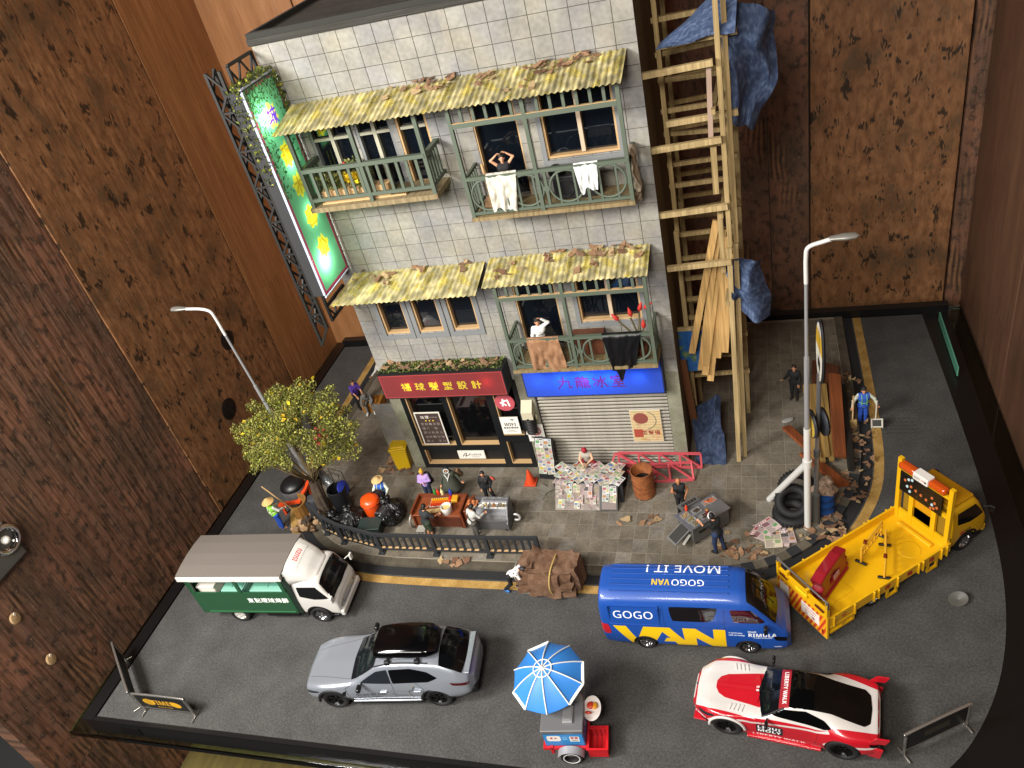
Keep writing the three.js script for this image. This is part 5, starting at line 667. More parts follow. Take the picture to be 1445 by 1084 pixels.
// ================================================================ PEOPLE (small painted figures)
function nets(f, lo, hi, h) {                          // surface of f = 0 on a grid of cells h, each vertex at the mean of its cell's crossings
  const n = [0, 1, 2].map((k) => Math.ceil((hi[k] - lo[k]) / h) + 1), [nx, ny, nz] = n, v = new Float32Array(nx * ny * nz);
  for (let k = 0, q = 0; k < nz; k++) for (let j = 0; j < ny; j++) for (let i = 0; i < nx; i++) v[q++] = f(lo[0] + i * h, lo[1] + j * h, lo[2] + k * h);
  const id = new Int32Array(nx * ny * nz).fill(-1), pos = [], idx = [], at = (i, j, k) => i + nx * (j + ny * k);
  for (let k = 0; k < nz - 1; k++) for (let j = 0; j < ny - 1; j++) for (let i = 0; i < nx - 1; i++) {
    let m = 0; const c = []; for (let b = 0; b < 8; b++) { const d = v[at(i + (b & 1), j + (b >> 1 & 1), k + (b >> 2))]; c.push(d); if (d < 0) m |= 1 << b; } if (m === 0 || m === 255) continue;
    let x = 0, y = 0, z = 0, s = 0; for (let a = 0; a < 8; a++) for (const e of [1, 2, 4]) { const b = a | e; if (b === a || (c[a] < 0) === (c[b] < 0)) continue; const t = c[a] / (c[a] - c[b]); x += (a & 1) + (e === 1 ? t : 0); y += (a >> 1 & 1) + (e === 2 ? t : 0); z += (a >> 2) + (e === 4 ? t : 0); s++; }
    id[at(i, j, k)] = pos.length / 3; pos.push(lo[0] + (i + x / s) * h, lo[1] + (j + y / s) * h, lo[2] + (k + z / s) * h);
  }
  for (let k = 1; k < nz - 1; k++) for (let j = 1; j < ny - 1; j++) for (let i = 1; i < nx - 1; i++) {
    const a = v[at(i, j, k)] < 0, quad = (p, q, r, s, flip) => { if (p < 0 || q < 0 || r < 0 || s < 0) return; flip ? idx.push(p, q, r, p, r, s) : idx.push(p, r, q, p, s, r); };
    if (a !== v[at(i + 1, j, k)] < 0) quad(id[at(i, j - 1, k - 1)], id[at(i, j, k - 1)], id[at(i, j, k)], id[at(i, j - 1, k)], a);
    if (a !== v[at(i, j + 1, k)] < 0) quad(id[at(i - 1, j, k - 1)], id[at(i - 1, j, k)], id[at(i, j, k)], id[at(i, j, k - 1)], a);
    if (a !== v[at(i, j, k + 1)] < 0) quad(id[at(i - 1, j - 1, k)], id[at(i, j - 1, k)], id[at(i, j, k)], id[at(i - 1, j, k)], a);
  }
  const g = new THREE.BufferGeometry(); g.setAttribute('position', new THREE.Float32BufferAttribute(pos, 3)); g.setIndex(idx); g.computeVertexNormals(); return g;
}
function field(bones, k = 0.03) {                      // bones [ax,ay,az,bx,by,bz,ra,rb] joined by a smooth minimum
  const B = bones.map(([ax, ay, az, bx_, by, bz, ra, rb]) => { const dx = bx_ - ax, dy = by - ay, dz = bz - az; return [ax, ay, az, dx, dy, dz, 1 / (dx * dx + dy * dy + dz * dz + 1e-9), ra, (rb ?? ra) - ra]; });
  return (x, y, z) => { let d = 9; for (const b of B) { const px = x - b[0], py = y - b[1], pz = z - b[2]; let t = (px * b[3] + py * b[4] + pz * b[5]) * b[6]; t = t < 0 ? 0 : t > 1 ? 1 : t; const qx = px - b[3] * t, qy = py - b[4] * t, qz = pz - b[5] * t, e = Math.sqrt(qx * qx + qy * qy + qz * qz) - b[7] - b[8] * t, m = k - Math.abs(d - e); d = Math.min(d, e) - (m > 0 ? m * m / (4 * k) : 0); } return d; };
}
function blob(bones, h = 0.017, k = 0.03, cut) {
  const lo = [9, 9, 9], hi = [-9, -9, -9]; for (const b of bones) for (let e = 0; e < 2; e++) for (let c = 0; c < 3; c++) { const r = Math.max(b[6], b[7] ?? b[6]) + 0.03; lo[c] = Math.min(lo[c], b[e * 3 + c] - r); hi[c] = Math.max(hi[c], b[e * 3 + c] + r); }
  const f = field(bones, k); return nets(cut ? (x, y, z) => Math.max(f(x, y, z), cut(x, y, z)) : f, lo, hi, h);
}
const HAND = (() => { // wrist at 0, fingers along -y, palm towards +z, thumb on +x
  const b = [[-0.022, -0.03, 0, -0.026, -0.078, 0.004, 0.015, 0.013], [0.022, -0.03, 0, 0.024, -0.08, 0.004, 0.016, 0.013], [0, -0.005, 0, 0, -0.07, 0.002, 0.02, 0.018]];
  [[-0.033, 0.06], [-0.012, 0.075], [0.011, 0.082], [0.032, 0.074]].forEach(([x, L], i) => { const c = 0.35 + 0.08 * i; let y = -0.08, z = 0.006, a = c * 0.5; for (const q of [0.45, 0.32, 0.25]) { const ny = y - L * q * Math.cos(a), nz = z + L * q * Math.sin(a); b.push([x, y, z, x * 1.05, ny, nz, 0.0105, 0.009]); y = ny; z = nz; a += c; } });
  b.push([0.028, -0.03, 0.004, 0.052, -0.058, 0.018, 0.013, 0.011], [0.052, -0.058, 0.018, 0.056, -0.088, 0.03, 0.011, 0.0085]);
  return prep(blob(b, 0.0062, 0.008));
})();
const SKIN = M('#c98f6c', 0.6);
function person(label, pos, turn, o = {}) {
  const t = thing('person', label, 'person', pos, turn), S = o.s ?? 1.02; t.scale.setScalar(S);
  const hy = o.hip ?? 0.93, lean = o.lean ?? 0, side = o.side ?? 0, hz = o.hz ?? 0;
  const up = (x, y, z) => { const a = V(x, y - 0.93, z).applyEuler(new THREE.Euler(lean, o.twist ?? 0, side)); return [a.x, a.y + hy, a.z + hz]; };
  const add3 = (a, b) => [a[0] + b[0], a[1] + b[1], a[2] + b[2]], hd = (x, y, z) => { const a = V(x, y - 1.5, z).applyEuler(new THREE.Euler(o.nod ?? 0, o.look ?? 0, 0)); return up(a.x, a.y + 1.5, a.z); };
  const f = o.fat ?? 1, J = {}; const A = { L: o.armL ?? [[0.05, -0.29, -0.01], [0.01, -0.25, 0.08]], R: o.armR ?? [[-0.05, -0.29, -0.01], [-0.01, -0.25, 0.08]] }, Lg = { L: o.legL ?? [[0.01, -0.42, 0.03], [0.0, -0.42, -0.04]], R: o.legR ?? [[-0.01, -0.42, 0.03], [0, -0.42, -0.04]] };
  for (const s of ['L', 'R']) { const q = s === 'L' ? 1 : -1; J['sh' + s] = up(q * 0.185, 1.4, -0.01); J['el' + s] = add3(J['sh' + s], A[s][0]); J['wr' + s] = add3(J['el' + s], A[s][1]); J['hp' + s] = [q * 0.09, hy - 0.02, hz]; J['kn' + s] = add3(J['hp' + s], Lg[s][0]); J['an' + s] = add3(J['kn' + s], Lg[s][1]); J['to' + s] = add3(J['an' + s], o['foot' + s] ?? [q * 0.03, -0.055, 0.15]); }
  const torso = (d) => [[...up(0, 0.95, 0), ...up(0, 1.18, 0.01), 0.12 * f + d, 0.122 * f + d], [...up(-0.085, 1.29, 0.005), ...up(0.085, 1.29, 0.005), 0.118 * f + d, 0.118 * f + d], [...up(-0.15, 1.39, -0.01), ...up(0.15, 1.39, -0.01), 0.066 + d, 0.066 + d]];
  const pelvis = (d) => [[...J.hpL, ...J.hpR, 0.112 * f + d, 0.112 * f + d], [...up(-0.04, 0.99, 0), ...up(0.04, 0.99, 0), 0.115 * f + d, 0.115 * f + d]];
  const arm = (s, d, part = 2) => [[...J['sh' + s], ...J['el' + s], 0.054 + d, 0.043 + d], ...(part > 1 ? [[...J['el' + s], ...J['wr' + s], 0.042 + d, 0.029 + d]] : [])];
  const cutTo = (a, b, q) => a.map((v, i) => v + (b[i] - v) * q);
  const leg = (s, d, q = 1) => { const th = [...J['hp' + s], ...J['kn' + s], 0.085 * f + d, 0.06 + d]; return q <= 0.5 ? [[...J['hp' + s], ...cutTo(J['hp' + s], J['kn' + s], q * 2), 0.085 * f + d, 0.075 + d]] : [th, [...J['kn' + s], ...cutTo(J['kn' + s], J['an' + s], q * 2 - 1), 0.058 + d, 0.04 + d * 1.1]]; };
  const foot = (s, d) => [[...J['an' + s], ...J['to' + s], 0.042 + d, 0.036 + d]];
  const head = [[...up(0, 1.42, -0.01), ...hd(0, 1.53, 0.005), 0.052, 0.05], [...hd(0, 1.6, -0.012), ...hd(0, 1.665, -0.005), 0.085, 0.088], [...hd(0, 1.56, 0.03), ...hd(0, 1.535, 0.052), 0.062, 0.04], [...hd(0, 1.615, 0.09), ...hd(0, 1.587, 0.108), 0.01, 0.016], [...hd(0.085, 1.615, 0), ...hd(0.09, 1.59, -0.002), 0.02, 0.014], [...hd(-0.085, 1.615, 0), ...hd(-0.09, 1.59, -0.002), 0.02, 0.014], [...hd(-0.03, 1.64, 0.078), ...hd(0.03, 1.64, 0.078), 0.014, 0.014]];
  const geo = [blob([...torso(0), ...pelvis(0), ...arm('L', 0), ...arm('R', 0), ...leg('L', 0), ...leg('R', 0), ...foot('L', 0), ...foot('R', 0), ...head], 0.0165, 0.03)];
  for (const s of ['L', 'R']) { const w = V(...J['wr' + s]), d = w.clone().sub(V(...J['el' + s])).normalize(), q = new THREE.Quaternion().setFromUnitVectors(V(0, -1, 0), d), g = HAND.clone(); const tw = new THREE.Quaternion().setFromAxisAngle(d, o['roll' + s] ?? (s === 'L' ? -1.2 : 1.2)); if (s === 'R') { g.applyMatrix4(new THREE.Matrix4().makeScale(-1, 1, 1)); const p = g.attributes.position, n = g.attributes.normal; for (const a of [p, n]) for (let i = 0; i < a.count; i += 3) for (let c = 0; c < 3; c++) { const k = a.array[(i + 1) * 3 + c]; a.array[(i + 1) * 3 + c] = a.array[(i + 2) * 3 + c]; a.array[(i + 2) * 3 + c] = k; } } g.applyMatrix4(new THREE.Matrix4().compose(w, tw.multiply(q), V(1.05, 1.05, 1.05))); geo.push(g); }
  mesh('body', geo, o.skin ? M(o.skin, 0.6) : SKIN, t);
  const at = (x, y, z) => hd(x, y, z);
  mesh('eyes', [sph(0.011, at(0.032, 1.622, 0.083), [1.2, 0.8, 0.6], 8), sph(0.011, at(-0.032, 1.622, 0.083), [1.2, 0.8, 0.6], 8)], M('#1b1410', 0.3), t); mesh('mouth', sph(0.016, at(0, 1.553, 0.086), [1.3, 0.35, 0.5], 8), M('#8a4a3c', 0.6), t);
  const cloth = (c) => (c && c.isMaterial) ? c : M(c, 0.8);
  if (o.shirt) mesh(o.shirtName ?? 'shirt', blob([...torso(0.017), ...(o.tucked ? [] : pelvis(0.016)), ...(o.sleeve === 0 ? [] : [...arm('L', 0.016, o.sleeve ?? 2), ...arm('R', 0.016, o.sleeve ?? 2)])], 0.0165, 0.035, o.sleeve === 1 ? undefined : undefined), cloth(o.shirt), t);
  if (o.vest) mesh('vest', blob([...torso(0.03), [...up(-0.05, 0.98, 0), ...up(0.05, 0.98, 0), 0.14 * f, 0.14 * f]], 0.0165, 0.03, (x, y, z) => { const c = up(0, 1.3, 0.2); return o.vestOpen ? 0.045 - Math.hypot(x - c[0], Math.min(0, z - 0.02 - hz) * 9) : -1; }), cloth(o.vest), t);
  if (o.vest2) mesh('vest_stripe', [...[0.09, -0.09].map((x) => tube([up(x, 1.02, 0.158 * f), up(x, 1.2, 0.17 * f), up(x, 1.32, 0.158 * f), up(x, 1.45, 0.06), up(x, 1.44, -0.07), up(x, 1.3, -0.15 * f), up(x, 1.02, -0.155 * f)], 0.013, 5)), ...[1.12].map((y) => tube([0, 1, 2, 3, 4, 5, 6, 7].map((k) => up(Math.cos(k * 0.785) * 0.162 * f, y, 0.01 + Math.sin(k * 0.785) * 0.162 * f)), 0.013, 5, 32, true))], cloth(o.vest2), t);
  if (o.legs) mesh(o.legsName ?? 'trousers', blob([...pelvis(0.02), ...leg('L', 0.02, o.legLen ?? 0.96), ...leg('R', 0.02, o.legLen ?? 0.96)], 0.0165, 0.03), cloth(o.legs), t);
  if (o.shoes) for (const s of ['L', 'R']) mesh('shoe', blob([...foot(s, 0.013)], 0.013, 0.02), M(o.shoes, 0.5), t);
  if (o.hair) mesh('hair', blob([[...hd(0, 1.6, -0.022), ...hd(0, 1.67, -0.012), 0.098, 0.098], ...(o.long ? [[...hd(0.05, 1.6, -0.05), ...hd(0.06, 1.42, -0.06), 0.06, 0.045], [...hd(-0.05, 1.6, -0.05), ...hd(-0.06, 1.42, -0.06), 0.06, 0.045]] : []), ...(o.bun ? [[...hd(0, 1.72, -0.08), ...hd(0, 1.74, -0.09), 0.045, 0.045]] : [])], 0.014, 0.03, (() => { const a = V(...hd(0, 1.655, 0.06)), n = V(...hd(0, 1.655 - 0.5, 0.06 + 0.87)).sub(a); return (x, y, z) => (x - a.x) * n.x + (y - a.y) * n.y + (z - a.z) * n.z; })()), M(o.hair, 0.6), t);
  if (o.cap) { const a = V(...hd(0, 1.655, 0)), n = V(...hd(0, 0.655, 0.15)).sub(a); mesh(o.capName ?? 'cap', blob([[...hd(0, 1.64, -0.01), ...hd(0, 1.68, -0.01), 0.108, 0.105], ...(o.peak ? [[...hd(0, 1.665, 0.07), ...hd(0, 1.65, 0.17), 0.03, 0.03]] : []), ...(o.tail ? [[...hd(0, 1.58, -0.1), ...hd(0, 1.46, -0.12), 0.05, 0.03]] : [])], 0.014, 0.02, o.tail || o.full ? undefined : (x, y, z) => (x - a.x) * n.x + (y - a.y) * n.y + (z - a.z) * n.z - 0.0), M(o.cap, 0.7), t); }
  if (o.straw) { const p = hd(0, 1.68, -0.01), q = hd(0, 1.9, -0.03), g = along(lathe([[0.27, 0], [0.26, 0.02], [0.12, 0.62], [0.012, 1], [0.001, 1]], 24), p, q); mesh('straw_hat', g, M('#c8a368', 0.85), t); }
  if (o.brim) { const p = hd(0, 1.68, 0), g = lathe([[0.24, 0.0], [0.12, 0.03], [0.105, 0.1], [0.04, 0.13], [0.001, 0.132]], 22); g.applyMatrix4(new THREE.Matrix4().makeRotationX(lean + (o.nod ?? 0) - 0.15)); mesh('straw_hat', put(g, p), M('#c2a26c', 0.85), t); }
  t.userData.J = undefined; delete t.userData.J; person.J = J; person.up = up; person.hd = hd; person.t = t; person.toWorld = (p) => { t.updateMatrixWorld(); return V(...p).applyMatrix4(t.matrixWorld).toArray(); };
  return t;
}
// ================================================================ SIGNS AND THINGS ON THE BUILDING
const printThing = (name, label, cat, w, h, p, draw, W2, H2, o = {}) => { const t = thing(name, label, cat, p, o.turn ?? 0); mesh('board', box(w, h, 0.04, [0, 0, 0]), M(o.back ?? '#d9d4c8', 0.6), t); mesh('print', face(w - 0.02, h - 0.02, [0, 0, 0.0225]), printed(draw, W2, H2, { rough: 0.55 }), t); return t; };
printThing('menu_board', 'dark chalk menu board with a pale frame in the shop window', 'menu board', 1.28, 1.95, [1.62, 2.52, 0.1], (c, w, h) => { c.fillStyle = '#d8d2c6'; c.fillRect(0, 0, w, h); c.fillStyle = '#40332f'; c.fillRect(8, 8, w - 16, h - 16); const k = ['#a59a92', '#8d827b']; glyph(c, 'cheng', 44, 30, 34, '#d8d2c6'); glyph(c, 'huan', 86, 30, 34, '#d8d2c6'); c.font = '12px sans-serif'; c.fillStyle = '#bdb3ab'; c.fillText('menu of the day', 124, 52, 70); c.fillStyle = '#d9b42c'; for (let i = 0; i < 3; i++) { c.beginPath(); c.arc(86 + i * 32, 84, 7, 0, 7); c.fill(); } for (let r = 0; r < 5; r++) for (let i = 0; i < 5; i++) if (rnd() < 0.85) glyph(c, LEAFKEYS[(rnd() * LEAFKEYS.length) | 0], 30 + i * 36, 104 + r * 46, 28, k[i % 2], 0.7); }, 224, 340);
printThing('wall_sign', 'white square WIFI notice on the shopfront\'s right pane', 'sign', 0.86, 0.98, [5.53, 2.62, 0.12], (c, w, h) => { c.fillStyle = '#e6e2da'; c.fillRect(0, 0, w, h); c.fillStyle = '#111'; c.font = 'bold 54px sans-serif'; c.textAlign = 'center'; c.fillText('WIFI', w / 2, h * 0.52, w * 0.8); c.fillRect(w * 0.58, h * 0.1, 34, 9); c.fillRect(w * 0.63, h * 0.18, 18, 6); for (let i = 0; i < 6; i++) glyph(c, LEAFKEYS[i + 3], 16 + i * 25, h * 0.57, 23, '#111', 1.3); c.fillRect(w * 0.3, h * 0.78, w * 0.4, 4); c.fillRect(w * 0.2, h * 0.86, w * 0.6, 3); }, 180, 205);
{ const t = thing('wall_sign', 'round red sign with a white mark on the shopfront', 'sign', [5.56, 3.95, 0.12]); mesh('disc', cyl(0.46, 0.46, 0.04, [0, 0, 0], [Math.PI / 2, 0, 0], 28), M('#b5505a', 0.5), t); const d = put(new THREE.CircleGeometry(0.44, 28), [0, 0, 0.024]); mesh('print', d, printed((c, w, h) => { c.fillStyle = '#b5505a'; c.fillRect(0, 0, w, h); c.strokeStyle = '#eee'; c.lineWidth = 16; c.lineCap = 'round'; c.beginPath(); c.moveTo(50, 86); c.lineTo(96, 62); c.moveTo(74, 50); c.lineTo(62, 116); c.moveTo(60, 84); c.lineTo(92, 112); c.moveTo(112, 58); c.lineTo(122, 118); c.stroke(); }, 170, 170), t); }
printThing('wall_sign', 'small white plaque low on the black shopfront', 'sign', 1.35, 0.5, [3.1, 0.72, -0.05], (c, w, h) => { c.fillStyle = '#e2ddd2'; c.fillRect(0, 0, w, h); c.strokeStyle = '#3a3630'; c.lineWidth = 7; c.beginPath(); c.moveTo(40, 70); c.quadraticCurveTo(70, 20, 84, 26); c.lineTo(70, 74); c.moveTo(60, 56); c.quadraticCurveTo(120, 60, 110, 30); c.stroke(); c.fillStyle = '#3a3630'; c.font = 'bold 30px serif'; c.fillText('CAREER', 118, 56, 110); c.font = '18px serif'; c.fillText('Boutique', 130, 80, 90); }, 260, 96);
printThing('wall_sign', 'white no smoking notice on the pillar beside the shutter', 'sign', 0.78, 0.98, [6.6, 2.1, 0.06], (c, w, h) => { c.fillStyle = '#dcd8d2'; c.fillRect(0, 0, w, h); c.strokeStyle = '#a83a3c'; c.lineWidth = 12; c.beginPath(); c.arc(w / 2, h * 0.37, 46, 0, 7); c.stroke(); c.fillStyle = '#222'; c.fillRect(w * 0.27, h * 0.35, w * 0.42, 9); c.beginPath(); c.moveTo(w * 0.3, h * 0.22); c.lineTo(w * 0.7, h * 0.53); c.stroke(); for (let i = 0; i < 4; i++) glyph(c, LEAFKEYS[i + 8], 24 + i * 28, h * 0.68, 24, '#1a1a1a', 1.5); }, 150, 190);
printThing('poster', 'faded red and yellow poster glued on the roller shutter', 'poster', 1.3, 1.75, [11.6, 2.32, -0.03], (c, w, h) => { c.fillStyle = '#cfb98c'; c.fillRect(0, 0, w, h); for (let i = 0; i < 90; i++) { c.fillStyle = `rgba(${150 + 60 * rnd() | 0},${100 + 80 * rnd() | 0},${70 + 50 * rnd() | 0},.25)`; c.fillRect(rnd() * w, rnd() * h, 40 * rnd(), 22 * rnd()); } c.fillStyle = '#8a4a42'; c.beginPath(); c.ellipse(w * 0.34, h * 0.25, 42, 40, 0.4, 0, 7); c.fill(); c.strokeStyle = '#6a6a5a'; c.lineWidth = 5; c.beginPath(); c.arc(w * 0.45, h * 0.32, 66, -1.2, 1.4); c.stroke(); c.fillStyle = '#a8483a'; c.fillRect(8, h * 0.6, w * 0.3, 60); for (let i = 0; i < 3; i++) glyph(c, LEAFKEYS[i + 12], 52 + i * 36, h * 0.64, 32, '#8a3a30', 1.2); for (let y = 8; y < h; y += 19) { c.fillStyle = 'rgba(120,80,60,.28)'; c.fillRect(0, y, w, 4); } }, 170, 230);
{ const t = thing('meter_box', 'white slanted box with a coiled black cable on the pillar', 'wall box', [6.55, 3.25, 0.05]); mesh('box', ext([[0, 0], [0.42, -0.1], [0.42, 0.3], [0, 0.7]].map(([a, b]) => [a, b]), 0.5, [-0.25, 0.05, 0.0], [0, -Math.PI / 2, 0].map((v) => v)).applyMatrix4(new THREE.Matrix4().makeTranslation(0.5, 0, 0)), M('#bdb59c', 0.7), t); const coil = []; for (let i = 0; i < 9; i++) coil.push(put(new THREE.TorusGeometry(0.2, 0.05, 8, 20), [0, -0.1 - i * 0.09, 0.24], [Math.PI / 2 + 0.18, 0, 0.1])); mesh('cable_coil', coil, M('#101112', 0.5), t); mesh('core', cyl(0.19, 0.19, 0.9, [0, -0.45, 0.24]), M('#0b0c0c', 0.6), t); mesh('base_plate', bx(-0.3, 0.15, -1.0, -0.9, 0, 0.3), M('#c9c5ba', 0.7), t); mesh('clip', bx(0.25, 0.32, -0.3, -0.05, 0.0, 0.06), M('#c9c0a4', 0.7), t); }
// cloths hung over the railings
function cloth(w, h, p, o = {}) {                      // hangs from p over a rail, falls to -h; drapes a little over the back too
  const nu = 22, nv = 26, P = [], I = [], U = [], s = o.seed ?? 1;
  for (let j = 0; j <= nv; j++) for (let i = 0; i <= nu; i++) {
    const u = i / nu, v = j / nv, hem = (o.hem ?? 0.12) * (perlin.noise(u * 2.2, s, 2.2) * 1.5 + 0.4 * perlin.noise(u * 7, s, 5.2)), tap = 1 - (o.taper ?? 0) * v;
    const fold = (o.fold ?? 0.07) * (perlin.noise(u * 5, v * 1.6, s) + 0.5 * perlin.noise(u * 11, v * 4, s + 4)) * (0.25 + v);
    const d = v * (h + 0.3) - 0.3, y = d < 0 ? d * 0.9 : -d * (1 + hem) , z = d < 0 ? -0.1 - 0.05 : 0.1 + fold;
    const t = Math.max(0, 1 - Math.abs(d) / 0.1); P.push(p[0] + (u - 0.5) * w * tap + (o.skew ?? 0) * v + 0.3 * fold, p[1] + (d < 0 ? d : y) + 0.05 * t, p[2] + (d < 0 ? z : z) * (1 - t) + fold * t * 0.2); U.push(u, 1 - v);
  }
  for (let j = 0; j < nv; j++) for (let i = 0; i < nu; i++) { const a = j * (nu + 1) + i, b = a + 1, c = a + nu + 1, e = c + 1; I.push(a, c, b, b, c, e); }
  const n = P.length / 3, th = 0.012; for (let i = 0; i < n; i++) { P.push(P[i * 3], P[i * 3 + 1], P[i * 3 + 2] - th); U.push(U[i * 2], U[i * 2 + 1]); } const m = I.length; for (let i = 0; i < m; i += 3) I.push(I[i] + n, I[i + 2] + n, I[i + 1] + n);
  const g = new THREE.BufferGeometry(); g.setAttribute('position', new THREE.Float32BufferAttribute(P, 3)); g.setAttribute('uv', new THREE.Float32BufferAttribute(U, 2)); g.setIndex(I); g.computeVertexNormals(); return g;
}
const CL = (c, amp, sd) => new THREE.MeshStandardMaterial({ map: mottle(c, amp, sd, [10, 10, 10]), roughness: 0.9, side: THREE.DoubleSide });
one('laundry_cloth', 'white stained cloth hung over the upper railing in front of the door', 'cloth', cloth(1.15, 1.3, [8.35, 14.9, 1.42], { seed: 2, taper: 0.25, hem: 0.2, skew: -0.15, fold: 0.1 }), CL([196, 192, 178], 70, 51));
one('laundry_cloth', 'white ragged cloth hung on the upper railing below the window', 'cloth', cloth(0.9, 0.9, [11.25, 14.9, 1.42], { seed: 5, taper: 0.35, hem: 0.3, fold: 0.08 }), CL([206, 208, 206], 60, 53));
one('laundry_cloth', 'brown paper-like cloth hung over the lower balcony railing', 'cloth', cloth(1.25, 1.45, [8.38, 8.14, 1.42], { seed: 8, taper: -0.12, hem: 0.15, skew: 0.1, fold: 0.16 }), CL([142, 104, 74], 40, 55));
one('laundry_cloth', 'beige crumpled cloth on the right side of the upper balcony', 'cloth', put(cloth(0.9, 1.5, [0, 0, 0], { seed: 12, taper: 0.3, hem: 0.6, fold: 0.2 }), [12.65, 14.9, 0.8], [0, Math.PI / 2, 0]), CL([150, 136, 116], 40, 57));
one('bin_liner', 'black plastic sheet bunched over the lower balcony railing', 'plastic sheet', cloth(1.6, 1.8, [11.5, 8.16, 1.42], { seed: 15, taper: 0.45, hem: 0.35, fold: 0.1, skew: -0.12 }), new THREE.MeshStandardMaterial({ color: 0x09090b, roughness: 0.42, side: THREE.DoubleSide }));
// plants
const LEAFG = (l, w) => { const g = new THREE.BufferGeometry(); g.setAttribute('position', new THREE.Float32BufferAttribute([0, 0, 0, -w, l * 0.5, 0.15 * l, 0, l, 0, 0, 0, 0, 0, l, 0, w, l * 0.5, 0.15 * l], 3)); g.computeVertexNormals(); return g; };
function leaves(n, fn, l, w, cols) {                   // many small leaves joined in one crown, coloured leaf by leaf
  const base = LEAFG(1, w / l).attributes.position.array, P = new Float32Array(n * 18), C = new Float32Array(n * 18), m = new THREE.Matrix4(), q = new THREE.Quaternion(), e = new THREE.Euler(), v = V(0, 0, 0), c = new THREE.Color();
  for (let i = 0; i < n; i++) { const p = fn(i), s = l * rr(0.6, 1.3); e.set(rr(-1.4, 1.4), rr(0, 6.3), rr(-1.4, 1.4)); m.compose(V(...p), q.setFromEuler(e), V(s, s, s)); c.set(cols[(rnd() * cols.length) | 0]).multiplyScalar(rr(0.75, 1.15)); for (let k = 0; k < 6; k++) { v.set(base[k * 3], base[k * 3 + 1], base[k * 3 + 2]).applyMatrix4(m); P.set([v.x, v.y, v.z], i * 18 + k * 3); C.set([c.r, c.g, c.b], i * 18 + k * 3); } }
  const g = new THREE.BufferGeometry(); g.setAttribute('position', new THREE.BufferAttribute(P, 3)); g.setAttribute('color', new THREE.BufferAttribute(C, 3)); g.computeVertexNormals(); return prep(g);
}
const LEAFM = new THREE.MeshPhysicalMaterial({ vertexColors: true, roughness: 0.75, side: THREE.DoubleSide, transmission: 0.15, thickness: 0 });
{
  const t = thing('flower_planter', 'pale wooden planter with yellow flowers on the upper left balcony', 'planter', [2.5, 14.52, 1.0]); mesh('box', uvBox(bx(-1.2, 1.5, 0, 0.42, -0.25, 0.22), 2), MDF, t);
  mesh('foliage', leaves(900, () => { const a = rr(0, 6.3), r = Math.sqrt(rnd()), k = rnd(); return k < 0.65 ? [0.3 + r * 0.62 * Math.cos(a), 0.75 + 0.62 * r * Math.sin(a), rr(-0.25, 0.25)] : [rr(-1.2, -0.4), rr(0.3, 1.1), rr(-0.2, 0.2)]; }, 0.13, 0.05, ['#5d6a2a', '#7c8238', '#3f4c20', '#8a8450']), LEAFM, t);
  mesh('flowers', leaves(90, (i) => [rr(-0.15, 0.65) + (i % 3) * 0.05, rr(0.6, 0.95), rr(0.15, 0.34)], 0.15, 0.08, ['#e2c414', '#d8b810']), LEAFM, t); mesh('red_bud', sph(0.07, [0.05, 1.3, 0.12], [1, 1.4, 1]), M('#b3262a', 0.6), t);
  mesh('stems', [0.1, 0.3, 0.5, -0.8].map((x) => tube([[x, 0.4, 0], [x + 0.05, 0.8, 0.05], [x - 0.04, 1.25, 0]], 0.014, 5)), M('#5a4a2c', 0.8), t);
  const u = thing('potted_plant', 'plant with red spiky flowers behind the black plastic sheet', 'plant', [12.05, 6.66, 0.75]); u.scale.setScalar(0.86); mesh('pot', lathe([[0, 0], [0.22, 0], [0.3, 0.5], [0.27, 0.5], [0.2, 0.1]], 18), M('#7a4a34', 0.8), u); mesh('stems', [[-0.9, 2.1], [-0.3, 2.25], [0.15, 2.5], [0.4, 2.1], [-0.1, 1.6]].map(([x, y]) => tube([[0, 0.4, 0], [x * 0.4, y * 0.6, 0.1], [x * 0.9, y - 0.2, 0.15]], 0.045, 6)), M('#5c5438', 0.8), u); for (const [x, y, a] of [[-0.9, 2.1, 0.7], [-0.25, 2.3, 0.2], [0.2, 2.55, -0.3], [0.5, 2.6, -0.9], [0.25, 1.65, 0]]) mesh('flower', put(lathe([[0, -0.2], [0.11, -0.05], [0.09, 0.12], [0.001, 0.34]], 8), [x, y, 0.16], [0, 0, a]), M('#b02a20', 0.6), u);
  const w = thing('wooden_cabinet', 'brown wooden cabinet standing on the lower balcony behind the railing', 'cabinet', [9.95, 6.66, 0.4]); mesh('carcass', rbox(1.3, 0.95, 0.5, 0.03, [0, 0.475, 0]), M('#5b3421', 0.6), w); for (const s of [-1, 1]) mesh('door', rbox(0.58, 0.8, 0.03, 0.01, [s * 0.31, 0.47, 0.26]), M('#6d3f28', 0.6), w);
  const a = thing('air_conditioner', 'dark air conditioner unit standing behind the upper right railing', 'air conditioner', [10.6, 13.4, 0.5]); mesh('case', rbox(1.5, 0.85, 0.6, 0.05, [0, 0.43, 0]), M('#17181a', 0.6), a); mesh('fan_grille', put(new THREE.TorusGeometry(0.3, 0.03, 8, 24), [-0.3, 0.43, 0.31]), BLACK, a); mesh('bag', sph(0.32, [-0.6, 0.95, 0], [1, 0.8, 0.8]), M('#0c0c0d', 0.4), a);
  const s = thing('broom', 'wooden broom leaning in the corner of the upper right balcony', 'broom', [7.5, 13.42, 0.7]); mesh('handle', rod([0, 0.3, 0], [-0.15, 1.5, -0.3], 0.05), MDF, s); mesh('head', ext([[-0.3, 0], [0.3, 0], [0.15, 0.4], [-0.15, 0.4]], 0.12, [0, 0, -0.06]), M('#9a7a58', 0.8), s);
}
